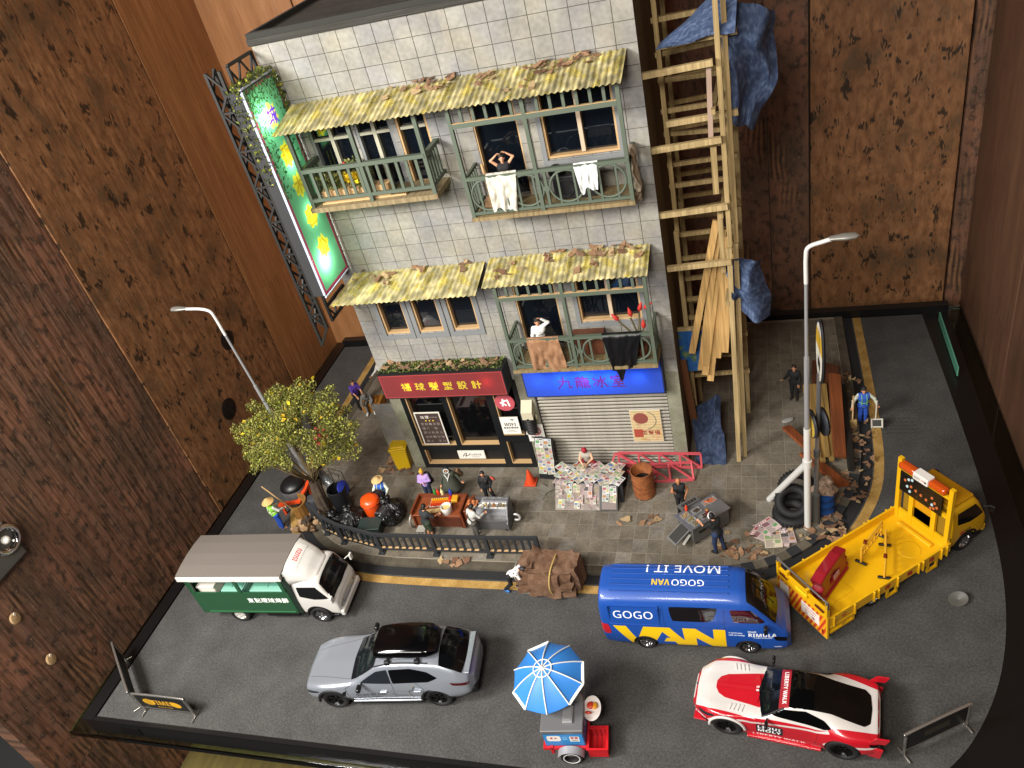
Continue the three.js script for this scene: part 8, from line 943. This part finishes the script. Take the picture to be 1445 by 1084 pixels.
{ // parasol cart
  const t = thing('snack_cart', 'small blue and red snack cart with grey top under the parasol', 'cart', [10.08, RD, 12.86], 0.12), bl = M('#2a78bc', 0.4, 0, { clearcoat: 0.3 }), rd = M('#b81c24', 0.4), gy = M('#6c6c6e', 0.45, 0.2);
  mesh('body', rbox(1.3, 0.75, 1.25, 0.03, [-0.05, 0.95, 0]), bl, t); mesh('top', rbox(1.38, 0.18, 1.32, 0.04, [-0.05, 1.4, 0]), gy, t); mesh('lid', [rbox(0.34, 0.1, 0.6, 0.03, [0.15, 1.52, 0.1]), rbox(0.24, 0.02, 0.46, 0.01, [0.15, 1.575, 0.1])], M('#8f8f90', 0.35, 0.3), t);
  mesh('rail', [...frameRect(-0.78, 0.7, -0.7, 0.72, 0.08, 0, 0.1).map((g) => put(g, [0, 0.62, 0], [Math.PI / 2, 0, 0])), bar([-0.5, 0.3, 0.68], [-0.5, 0.66, 0.68], 0.1, 0.08)], rd, t); mesh('lower_body', rbox(1.1, 0.35, 1.05, 0.03, [-0.05, 0.42, 0]), bl, t);
  const sd = face(1.24, 0.6, [-0.05, 0.97, 0.632]); mesh('front_print', sd, printed((c, w, h) => { c.fillStyle = '#2f86c8'; c.fillRect(0, 0, w, h); c.fillStyle = '#e6e2da'; c.beginPath(); c.roundRect(16, 16, 90, 62, 16); c.fill(); c.fillStyle = '#b02a30'; c.fillRect(40, 34, 14, 18); c.fillRect(64, 40, 18, 10); glyph(c, 'gong', 112, 24, 40, '#9fd0ee', 0.9); c.fillStyle = '#e6e2da'; c.fillRect(164, 26, 62, 58); c.fillStyle = '#b02a30'; c.fillRect(172, 32, 20, 20); c.fillRect(198, 32, 20, 20); c.fillStyle = '#222'; c.fillRect(174, 62, 44, 4); c.fillRect(174, 72, 40, 4); }, 250, 120), t);
  mesh('side_print', put(face(1.15, 0.6), [0.602, 0.97, 0], [0, Math.PI / 2, 0]), printed((c, w, h) => { c.fillStyle = '#2f86c8'; c.fillRect(0, 0, w, h); c.fillStyle = '#c8dcec'; c.beginPath(); c.ellipse(120, 60, 34, 40, 0, 0, 7); c.fill(); c.fillStyle = '#8a5a9a'; c.beginPath(); c.arc(120, 66, 14, 0, 7); c.fill(); }, 230, 120), t);
  const [wt, wri] = wheelGeo(0.36, 0.16, { n: 8, sw: 0.08 }); const wg = grp('wheel', t, [0.12, 0.36, 0.86]); mesh('tyre', wt, TYRE, wg); mesh('rim', put(new THREE.TorusGeometry(0.26, 0.03, 8, 24), [0, 0, 0.06]), M('#d8d8d6', 0.3), wg); const wg2 = wg.clone(); wg2.position.z = -0.86; t.add(wg2); mesh('mudguard', put(new THREE.CylinderGeometry(0.46, 0.46, 0.26, 20, 1, true, -Math.PI * 0.38, Math.PI * 0.76), [0.12, 0.36, 0.88], [Math.PI / 2, Math.PI, 0]), new THREE.MeshStandardMaterial({ color: 0xa8a8ac, roughness: 0.35, metalness: 0.4, side: THREE.DoubleSide }), t);
  mesh('stand', [bar([-0.55, 0, 0.4], [-0.55, 0.4, 0.4], 0.08, 0.08), bar([-0.55, 0, -0.4], [-0.55, 0.4, -0.4], 0.08, 0.08)], rd, t); mesh('grill', [rbox(0.4, 0.5, 0.85, 0.04, [0.42, 1.75, -0.75]), rbox(0.2, 0.3, 0.5, 0.03, [0.55, 2.1, -0.8])], M('#7d7a74', 0.4, 0.4), t);
  const pl = thing('snack_plate', 'white oval plate with red and orange snacks on the blue cart', 'plate', [10.9, 1.05, 12.5]); pl.scale.setScalar(0.82); mesh('plate', put(lathe([[0.001, 0], [0.3, 0], [0.42, 0.08], [0.4, 0.1], [0.29, 0.03], [0.001, 0.03]], 28), [0, 0, 0], [0.1, 0, -0.25], [0.85, 1, 1.25]), M('#ddd4d0', 0.4), pl); mesh('snacks', [sph(0.16, [-0.05, 0.1, -0.1], [1, 0.5, 1]), sph(0.1, [-0.1, 0.1, 0.22], [1.4, 0.5, 0.6])], M('#b3321a', 0.5), pl); mesh('egg', sph(0.13, [0.1, 0.09, -0.1], [1, 0.5, 1.2]), M('#d8901c', 0.5), pl);
  const b = thing('basket', 'red plastic basket fixed on the right side of the blue cart', 'basket', [11.08, RD + 0.12, 13.12], 0.12); b.scale.setScalar(0.74); const rb = M('#c01820', 0.4); mesh('shell', [...frameRect(-0.42, 0.42, -0.5, 0.5, 0.06, 0, 0.6).map((g) => put(g, [0, 0.6, 0], [Math.PI / 2, 0, 0])), bx(-0.36, 0.36, 0, 0.05, -0.44, 0.44)], rb, b); mesh('rim', frameRect(-0.47, 0.47, -0.55, 0.55, 0.09, 0, 0.07).map((g) => put(g, [0, 0.66, 0], [Math.PI / 2, 0, 0])), rb, b); for (let i = 0; i < 4; i++) mesh('rib', [bx(-0.3 + i * 0.2 - 0.02, -0.3 + i * 0.2 + 0.02, 0.05, 0.56, -0.44, -0.42), bx(-0.3 + i * 0.2 - 0.02, -0.3 + i * 0.2 + 0.02, 0.05, 0.07, -0.44, 0.44)], M('#8e1018', 0.5), b);
  const u = thing('parasol', 'large blue parasol with white ribs over the snack cart', 'parasol', [9.55, RD, 12.3]); const R = 1.22, N = 10, top = 3.0; const dome = (r, a) => [Math.cos(a) * r, -0.62 * (r / R) ** 1.75, Math.sin(a) * r];
  const um = M('#2f7ac8', 0.5), can = grp('canopy', u, [0, top, 0]); can.rotation.set(0.12, 0, 0.1);
  for (let k = 0; k < N; k++) { const a0 = k / N * 6.2832 + 0.16, a1 = a0 + 6.2832 / N, P = [], I = [], nr = 8, na = 4; for (let s = 0; s < 2; s++) for (let j = 0; j <= nr; j++) for (let i = 0; i <= na; i++) { const r = R * j / nr, u2 = i / na, p0 = dome(r, a0), p1 = dome(r, a1), sag = 0.05 * Math.sin(u2 * Math.PI) * (j / nr); P.push(p0[0] + (p1[0] - p0[0]) * u2, p0[1] + (p1[1] - p0[1]) * u2 - sag - s * 0.02, p0[2] + (p1[2] - p0[2]) * u2); } const q = (s, j, i) => s * (nr + 1) * (na + 1) + j * (na + 1) + i; for (let j = 0; j < nr; j++) for (let i = 0; i < na; i++) { I.push(q(0, j, i), q(0, j, i + 1), q(0, j + 1, i), q(0, j, i + 1), q(0, j + 1, i + 1), q(0, j + 1, i)); I.push(q(1, j, i), q(1, j + 1, i), q(1, j, i + 1), q(1, j, i + 1), q(1, j + 1, i), q(1, j + 1, i + 1)); } for (let i = 0; i < na; i++) I.push(q(0, nr, i), q(0, nr, i + 1), q(1, nr, i), q(0, nr, i + 1), q(1, nr, i + 1), q(1, nr, i)); const g = new THREE.BufferGeometry(); g.setAttribute('position', new THREE.Float32BufferAttribute(P, 3)); g.setIndex(I); g.computeVertexNormals(); mesh('gore', g, um, can); mesh('rib', tube([0, 0.25, 0.5, 0.75, 1].map((t2) => { const p = dome(R * t2 * 1.01, a0); return [p[0], p[1] + 0.015, p[2]]; }), 0.022, 6, 14), M('#dcdcd8', 0.5), can); if (k % 3 === 0) mesh('hem_strip', bar(dome(R, a0), dome(R, a1), 0.03, 0.09), M('#dcdcd8', 0.5), can); }
  mesh('crown_ring', put(new THREE.TorusGeometry(0.3, 0.02, 6, 30), [0, dome(0.3, 0)[1] + 0.015, 0], [Math.PI / 2, 0, 0]), M('#dcdcd8', 0.5), can); mesh('finial', lathe([[0.09, -0.02], [0.06, 0.05], [0.001, 0.09]], 12), M('#dcdcd8', 0.5), can); mesh('mast', rod([0.25, 0.4, 0.1], [0, top, 0], 0.04), M('#c8c8c4', 0.4, 0.3), u);
}
// ================================================================ THE PEOPLE
const up1 = (a, b) => [a, b];
person('dark haired man stretching both arms over his head on the upper balcony', [8.2, 13.4, 0.62], 0.25, { s: 1.06, shirt: '#17181a', sleeve: 0, legs: '#1e2126', shoes: '#111', hair: '#15110e', armL: [[0.19, 0.2, 0.02], [-0.2, 0.17, 0.02]], armR: [[-0.19, 0.2, 0.02], [0.2, 0.15, 0.04]], nod: 0.1, skin: '#d09a78' });
{ person('person in a white sweatshirt shading the eyes on the lower balcony', [8.15, 6.66, 0.85], 0.35, { s: 1.14, shirt: '#dcdcd8', legs: '#141416', shoes: '#222', hair: '#120f0e', cap: '#141314', capName: 'cap', armL: [[0.17, 0.14, 0.08], [-0.2, 0.2, 0.02]], armR: [[-0.08, -0.28, 0.02], [0.02, -0.25, 0.06]], fat: 1.1 }); const g = put(new THREE.CylinderGeometry(0.185, 0.185, 0.16, 16, 1, true, -0.75, 1.5), person.up(0, 1.22, 0.0)); mesh('chest_print', g, printed((c, w, h) => { c.clearRect(0, 0, w, h); c.fillStyle = '#222'; c.font = 'bold 30px sans-serif'; c.textAlign = 'center'; c.fillText('LONDON', w / 2, h - 8, w * 0.84); c.fillRect(w * 0.46, 4, 5, 20); c.fillRect(w * 0.52, 4, 5, 20); }, 200, 64, { clear: 1 }), person.t); }
person('person in a purple shirt and black trousers standing by the yellow line', [-5.0, 0, -4.75], 1.0, { s: 1.15, shirt: '#4a2c86', sleeve: 1, legs: '#141416', shoes: '#222', hair: '#3a2a1e', lean: 0.18, armL: [[0.02, -0.25, 0.14], [-0.05, -0.2, 0.16]], armR: [[-0.02, -0.25, 0.12], [0.05, -0.2, 0.16]] });
{ const c = thing('wooden_crate', 'yellow wooden crate under the seated grey figure at the left', 'crate', [-4.15, 0, -4.75], 0.1); const wm = wd(0xe0a848); mesh('board', [bx(-0.55, 0.55, 0.5, 0.56, -0.4, 0.4)], wm, c); for (const z of [-0.38, 0.38]) for (let k = 0; k < 3; k++) mesh('slat', bx(-0.55, 0.55, 0.03 + k * 0.16, 0.16 + k * 0.16, z - 0.03, z + 0.03), wm, c); for (const x of [-0.53, 0.53]) mesh('end', bx(x - 0.02, x + 0.02, 0.02, 0.5, -0.35, 0.35), wm, c);
  const gp = new THREE.MeshStandardMaterial({ map: tex(128, 128, (x) => { x.fillStyle = '#6a6866'; x.fillRect(0, 0, 128, 128); x.strokeStyle = '#d8d6d2'; x.lineWidth = 4; for (let i = 0; i < 12; i++) { x.beginPath(); const a = 20 + 90 * rnd(), b = 30 + 70 * rnd(); x.moveTo(a, b); x.quadraticCurveTo(a + 20, b - 24, a + 8, b + 16); x.stroke(); } }), roughness: 0.9 });
  const h = { hip: 0.66, legL: [[0.06, -0.05, 0.4], [0.02, -0.48, 0.05]], legR: [[-0.06, -0.05, 0.4], [-0.02, -0.48, 0.05]] };
  person('grey hooded person bending forward on the yellow wooden crate', [-4.3, 0, -4.7], 0.3, { ...h, s: 1.12, lean: 0.75, nod: 0.3, shirt: '#6a6866', legs: '#77726c', shoes: '#d8d5d0', hair: '#5a5856', cap: '#696765', capName: 'hood', full: 1, armL: [[0.08, -0.22, 0.16], [-0.06, -0.1, 0.22]], armR: [[-0.08, -0.22, 0.16], [0.06, -0.1, 0.22]], fat: 1.12 }); const S = person.t.children.find((o) => o.name === 'shirt'); uvBy(S.geometry, (x, y, z) => [x * 2 + 0.5, (y + z) * 2]); S.material = gp;
  person('brown haired person in pale grey clothes half hidden behind the building\'s left corner', [-4.0, 0, -6.5], -0.3, { s: 1.12, shirt: '#b5b3ae', legs: '#9a9894', shoes: '#ddd', hair: '#4a3424', armL: [[0.04, -0.26, 0.12], [-0.02, -0.12, 0.24]], armR: [[-0.1, -0.25, 0.12], [-0.04, -0.08, 0.26]], lean: 0.15 });
}
const BLUEW = '#1c48a8', LIME = '#7fbf2e';
{ person('worker in a lime vest and straw hat seen from behind at the left corner', [-5.6, RD, 4.1], 2.75, { s: 1.08, shirt: '#cfcfc8', vest: LIME, vest2: '#d8e0c0', legs: BLUEW, shoes: '#b08a68', hair: '#1a1512', straw: 1, armL: [[0.1, -0.22, 0.16], [-0.05, -0.1, 0.24]], armR: [[-0.1, -0.24, 0.12], [0.05, -0.1, 0.24]] }); const h = person.toWorld(person.J.wrL); const b = thing('broom', 'wooden stick broom held by the worker in the straw hat', 'broom'); mesh('handle', rod([h[0] - 0.5, h[1] + 0.95, h[2] - 0.2], [h[0] + 0.75, 0.0, h[2] - 0.25], 0.035), MDF, b); mesh('bristles', along(lathe([[0.03, 0], [0.16, 0.9], [0.14, 1], [0.001, 1]], 10), [h[0] + 0.5, 0.22, h[2] - 0.24], [h[0] + 0.95, RD + 0.02, h[2] - 0.26]), M('#8a6c40', 0.9), b); }
{ person('worker in blue overalls and straw hat carrying a black basin', [-0.38, 0, 2.8], 0.05, { s: 1.12, shirt: '#c8ccb8', vest: '#2a55b0', vest2: '#b8d48a', legs: '#2450b8', shoes: '#15161a', hair: '#1a1512', brim: 1, nod: 0.3, armL: [[0.12, -0.24, 0.08], [-0.02, -0.1, 0.22]], armR: [[-0.12, -0.24, 0.08], [0.02, -0.1, 0.22]] }); const a = person.toWorld(person.J.wrL), c = person.toWorld(person.J.wrR); const b = thing('basin', 'black rubber basin in the hands of the blue overalled worker', 'basin', [(a[0] + c[0]) / 2, a[1] - 0.02, a[2] + 0.1]); mesh('shell', put(lathe([[0.001, 0], [0.2, 0], [0.36, 0.24], [0.34, 0.26], [0.19, 0.04], [0.001, 0.03]], 24), [0, -0.05, 0.08], [0.5, 0, 0]), M('#101012', 0.35), b); }
{ person('blonde person in a lilac jumper with folded arms and dark jeans', [1.55, 0, 2.2], 0.15, { s: 1.06, shirt: '#a488c0', legs: '#1c2740', shoes: '#2a2a30', hair: '#c79a22', bun: 1, armL: [[0.06, -0.24, 0.08], [-0.24, 0.03, 0.13]], armR: [[-0.06, -0.24, 0.08], [0.24, 0.05, 0.17]], nod: 0.15 }); const c = mesh('black_jacket', blob([[0.2, 1.4, -0.13, 0.3, 0.95, -0.14, 0.08, 0.07], [-0.2, 1.4, -0.13, -0.3, 0.95, -0.14, 0.08, 0.07], [0.1, 1.38, -0.16, 0.16, 0.85, -0.2, 0.1, 0.1], [-0.1, 1.38, -0.16, -0.16, 0.85, -0.2, 0.1, 0.1]], 0.018, 0.06), M('#141416', 0.6), person.t); }
{ person('person in a wide dark green cloak with a black and white hood', [2.72, 0, 2.05], 0.25, { s: 1.06, shirt: '#3c4034', legs: '#26282a', shoes: '#17181a', hair: '#101011', nod: 0.15, armL: [[0.18, -0.2, 0.02], [0.12, -0.22, 0.1]], armR: [[-0.14, -0.24, 0.02], [-0.06, -0.22, 0.06]] }); mesh('cloak', blob([[0, 1.36, -0.02, 0, 0.62, -0.02, 0.22, 0.44], [-0.16, 1.36, 0, 0.16, 1.36, 0, 0.14, 0.14]], 0.02, 0.06, (x, y) => 0.55 - y), M('#3d4136', 0.85), person.t); mesh('hood', blob([[...person.hd(0, 1.61, -0.03), ...person.hd(0, 1.67, -0.03), 0.125, 0.12]], 0.014, 0.02, (() => { const a = person.hd(0, 1.6, 0.075); return (x, y, z) => z - a[2] - 0.01; })()), M('#141415', 0.7), person.t); const f = person.hd(0, 1.635, 0.07); mesh('hood_trim', put(new THREE.TorusGeometry(0.105, 0.024, 8, 24), f, [-0.1, 0, 0]), M('#c8c8c4', 0.7), person.t); mesh('collar', [rod([-0.12, 1.5, 0.13], [0, 1.3, 0.26], 0.022), rod([0.12, 1.5, 0.13], [0, 1.3, 0.26], 0.022), rod([0, 1.3, 0.26], [-0.02, 1.22, 0.28], 0.022)], M('#c4c4be', 0.7), person.t); mesh('mask', sph(0.062, person.hd(0, 1.6, 0.062), [1.15, 0.6, 0.75]), M('#121213', 0.6), person.t); mesh('wooden_bag', rbox(0.2, 0.5, 0.2, 0.04, [0.42, 1.15, -0.25], [0.3, 0, 0.3]), M('#6a5238', 0.8), person.t); }
{ person('man in a black suit and white shirt standing behind the steel cart', [4.5, 0, 2.28], 0.1, { s: 1.04, shirt: '#131417', shirtName: 'jacket', legs: '#131417', shoes: '#0c0c0d', hair: '#14110f', fat: 1.05, legL: [[0.09, -0.42, 0.03], [0.08, -0.42, -0.02]], legR: [[-0.01, -0.42, 0.03], [0, -0.42, -0.04]], armL: [[0.09, -0.28, 0], [-0.08, -0.24, 0.1]], armR: [[-0.07, -0.28, 0], [0.04, -0.25, 0.08]] }); mesh('white_shirt', ext([[-0.055, 1.44], [0.055, 1.44], [0, 1.12]], 0.03, [0, 0, 0.12], [-0.07, 0, 0]), M('#dedbd6', 0.7), person.t); mesh('beard', sph(0.05, person.hd(0, 1.54, 0.055), [1, 0.5, 0.8]), M('#201812', 0.8), person.t); mesh('pocket_flower', sph(0.03, [0.1, 1.32, 0.145]), M('#5a4436', 0.8), person.t); }
person('food vendor in a dark shirt and green shorts seen from behind at the brown cart', [2.35, 0, 4.55], 2.75, { s: 1.1, shirt: '#23282a', sleeve: 1, legs: '#2f3a2a', legsName: 'shorts', legLen: 0.5, shoes: '#a88', hair: '#15120f', fat: 1.15, lean: 0.2, nod: 0.2, armL: [[0.12, -0.22, 0.12], [-0.04, -0.02, 0.26]], armR: [[-0.16, -0.22, 0.08], [0.02, -0.1, 0.24]] });
{ person('customer in a pale shirt with a black shoulder strap at the steel cart', [4.45, 0, 4.45], 2.6, { s: 1.06, shirt: '#b9b9b2', legs: '#55524c', shoes: '#15161a', hair: '#12110f', fat: 1.15, lean: 0.25, nod: 0.25, armL: [[0.12, -0.22, 0.12], [-0.04, 0.0, 0.26]], armR: [[-0.14, -0.22, 0.1], [0.02, -0.02, 0.24]] }); mesh('strap', tube([person.up(0.12, 1.47, 0.03), person.up(0.05, 1.3, -0.165), person.up(-0.1, 1.12, -0.175), person.up(-0.18, 1.0, -0.06)], 0.02, 6), BLACK, person.t); }
{ const b = thing('stool', 'low dark stool of the newspaper seller', 'stool', [8.85, 0, 0.52]); mesh('seat', cyl(0.24, 0.24, 0.07, [0, 0.7, 0]), BLACK, b); for (let i = 0; i < 4; i++) { const a = i * 1.57 + 0.78; mesh('leg', rod([Math.cos(a) * 0.24, 0, Math.sin(a) * 0.24], [Math.cos(a) * 0.17, 0.68, Math.sin(a) * 0.17], 0.025), BLACK, b); }
  person('newspaper seller with red headscarf and red trousers sitting behind the table', [8.85, 0, 0.52], 0.05, { hip: 0.78, s: 1.17, lean: 0.3, nod: 0.3, shirt: '#a9a499', sleeve: 0, legs: '#7c1420', shoes: '#3a2a24', hair: '#8a1626', cap: '#9c1a2a', capName: 'headscarf', tail: 1, skin: '#d8a888', legL: [[0.3, -0.08, 0.28], [-0.12, -0.42, -0.08]], legR: [[-0.3, -0.08, 0.28], [0.12, -0.42, -0.08]], armL: [[0.06, -0.22, 0.12], [-0.16, -0.05, 0.2]], armR: [[-0.05, -0.22, 0.14], [0.12, -0.07, 0.2]] }); }
person('bald man in a black leather vest holding a phone', [13.05, 0, 2.75], 0.15, { s: 1.06, shirt: '#1a1c20', sleeve: 0, vest: '#15171a', legs: '#101113', shoes: '#0b0b0c', hair: 0, skin: '#b5764e', fat: 1.1, armR: [[-0.1, -0.25, 0.06], [0.1, 0.14, 0.18]], armL: [[0.14, -0.26, -0.02], [-0.12, -0.22, 0.14]] });
{ const h = person.toWorld(person.J.wrR); const p = thing('phone', 'dark phone in the raised hand of the bald man', 'phone', [h[0] + 0.02, h[1] + 0.1, h[2] + 0.06], 0.3); mesh('case', rbox(0.09, 0.17, 0.02, 0.008, [0, 0, 0], [-0.4, 0, 0]), BLACK, p); mesh('screen', rbox(0.075, 0.15, 0.004, 0.001, [0, 0.003, -0.011], [-0.4, 0, 0]), M('#20242a', 0.1), p); }
{ person('cart vendor in a black top and long jeans with white headphones', [14.6, 0, 4.85], -2.35, { s: 1.13, shirt: '#141516', sleeve: 1, legs: '#1c2c4c', legLen: 0.92, shoes: '#17181a', hair: '#121110', lean: 0.28, nod: 0.2, fat: 1.05, armL: [[0.1, -0.2, 0.18], [-0.06, 0.0, 0.26]], armR: [[-0.08, -0.2, 0.18], [0.06, 0.02, 0.26]], legL: [[0.03, -0.42, 0.05], [0.02, -0.42, -0.06]], legR: [[-0.06, -0.42, 0.0], [-0.03, -0.42, -0.1]] }); mesh('headphone_band', put(new THREE.TorusGeometry(0.118, 0.026, 8, 24, Math.PI * 1.15), person.hd(0, 1.63, 0.0), [0.55, 0, -0.25]), M('#dcdcd8', 0.5), person.t); const h = person.toWorld(person.J.wrR), h2 = person.toWorld(person.J.wrL); const c = thing('drink_cup', 'dark red drink cup in the hand of the cart vendor', 'cup', [h[0] - 0.08, h[1], h[2] - 0.08]); mesh('cup', lathe([[0.001, 0], [0.06, 0], [0.085, 0.22], [0.07, 0.22], [0.001, 0.16]], 16), M('#7a1420', 0.4), c); mesh('food_top', sph(0.075, [0, 0.22, 0], [1, 0.6, 1]), M('#8a6a3a', 0.7), c); }
{ person('person in a white spotted shirt and black trousers pushing the cardboard bundle', [6.72, RD, 7.0], 1.5, { s: 1.06, shirt: '#e0dcd8', sleeve: 1, legs: '#101012', shoes: '#2a6cb0', hair: '#2a2422', hip: 0.86, lean: 0.95, nod: 0.25, legL: [[0.04, -0.38, 0.24], [0.02, -0.4, -0.18]], legR: [[-0.04, -0.38, -0.02], [-0.02, -0.33, -0.3]], armL: [[0.04, -0.25, 0.12], [-0.02, -0.08, 0.26]], armR: [[-0.04, -0.25, 0.12], [0.02, -0.08, 0.26]] }); const S = person.t.children.find((o) => o.name === 'shirt'); uvBy(S.geometry, (x, y, z) => [x * 1.6 + 0.5, (y + z * 0.6) * 1.6]); S.material = new THREE.MeshStandardMaterial({ map: tex(128, 128, (x) => { x.fillStyle = '#e6e2de'; x.fillRect(0, 0, 128, 128); for (let i = 0; i < 26; i++) { x.fillStyle = ['#2a2630', '#5a4a6a', '#3a3238'][i % 3]; x.beginPath(); x.ellipse(rnd() * 128, rnd() * 128, 4 + 4 * rnd(), 3 + 3 * rnd(), rnd() * 3, 0, 7); x.fill(); } }, { wrap: 1 }), roughness: 0.85 }); }
person('dark dressed man standing half behind the lamp pole on the right pavement', [17.75, 0, -4.5], -0.3, { s: 1.1, shirt: '#15161a', legs: '#121316', shoes: '#2a1e18', hair: '#2a1c14', armR: [[-0.1, -0.24, 0.06], [-0.08, 0.0, 0.22]], armL: [[0.05, -0.28, 0.02], [-0.02, -0.2, 0.14]] });
{ person('sweeper in a green vest and blue overalls on the right road', [20.5, RD, -2.85], 0.1, { s: 1.12, shirt: '#c9cfc0', vest: '#2c56b4', vest2: '#7fc06a', legs: '#1e48a4', shoes: '#111', hair: '#15151c', cap: '#17171d', capName: 'hat', fat: 1.06, armL: [[0.2, -0.2, 0.04], [0.08, -0.24, 0.06]], armR: [[-0.18, -0.22, 0.06], [-0.06, -0.16, 0.14]] }); const a = person.toWorld(person.J.wrR), c = person.toWorld(person.J.wrL); const b = thing('broom', 'wooden broom held upright by the sweeper at the right', 'broom'); mesh('handle', rod([a[0], RD + 0.5, a[2] + 0.15], [a[0] + 0.02, RD + 1.75, a[2] + 0.02], 0.035), MDF, b); mesh('head', ext([[-0.2, 0], [0.2, 0], [0.16, 0.5], [-0.16, 0.5]], 0.09, [a[0], RD + 0.02, a[2] + 0.12], [0, 0.1, 0], 0.02), M('#a58a58', 0.9), b); const d = thing('dustpan', 'pale long handled dustpan held by the sweeper at the right', 'dustpan'); mesh('handle', rod([c[0], c[1] + 0.2, c[2]], [c[0] - 0.05, RD + 0.45, c[2] + 0.25], 0.03), M('#c8c0b4', 0.5), d); mesh('pan', [rbox(0.46, 0.04, 0.4, 0.015, [c[0], RD + 0.28, c[2] + 0.32], [1.1, 0, 0]), bar([c[0] - 0.22, RD + 0.1, c[2] + 0.42], [c[0] - 0.22, RD + 0.48, c[2] + 0.26], 0.03, 0.1), bar([c[0] + 0.22, RD + 0.1, c[2] + 0.42], [c[0] + 0.22, RD + 0.48, c[2] + 0.26], 0.03, 0.1)], M('#c9c4b8', 0.5), d); mesh('pan_liner', rbox(0.34, 0.012, 0.28, 0.004, [c[0], RD + 0.3, c[2] + 0.345], [1.1, 0, 0]), M('#3a3a38', 0.8), d); }
renderer.render(scene, camera);
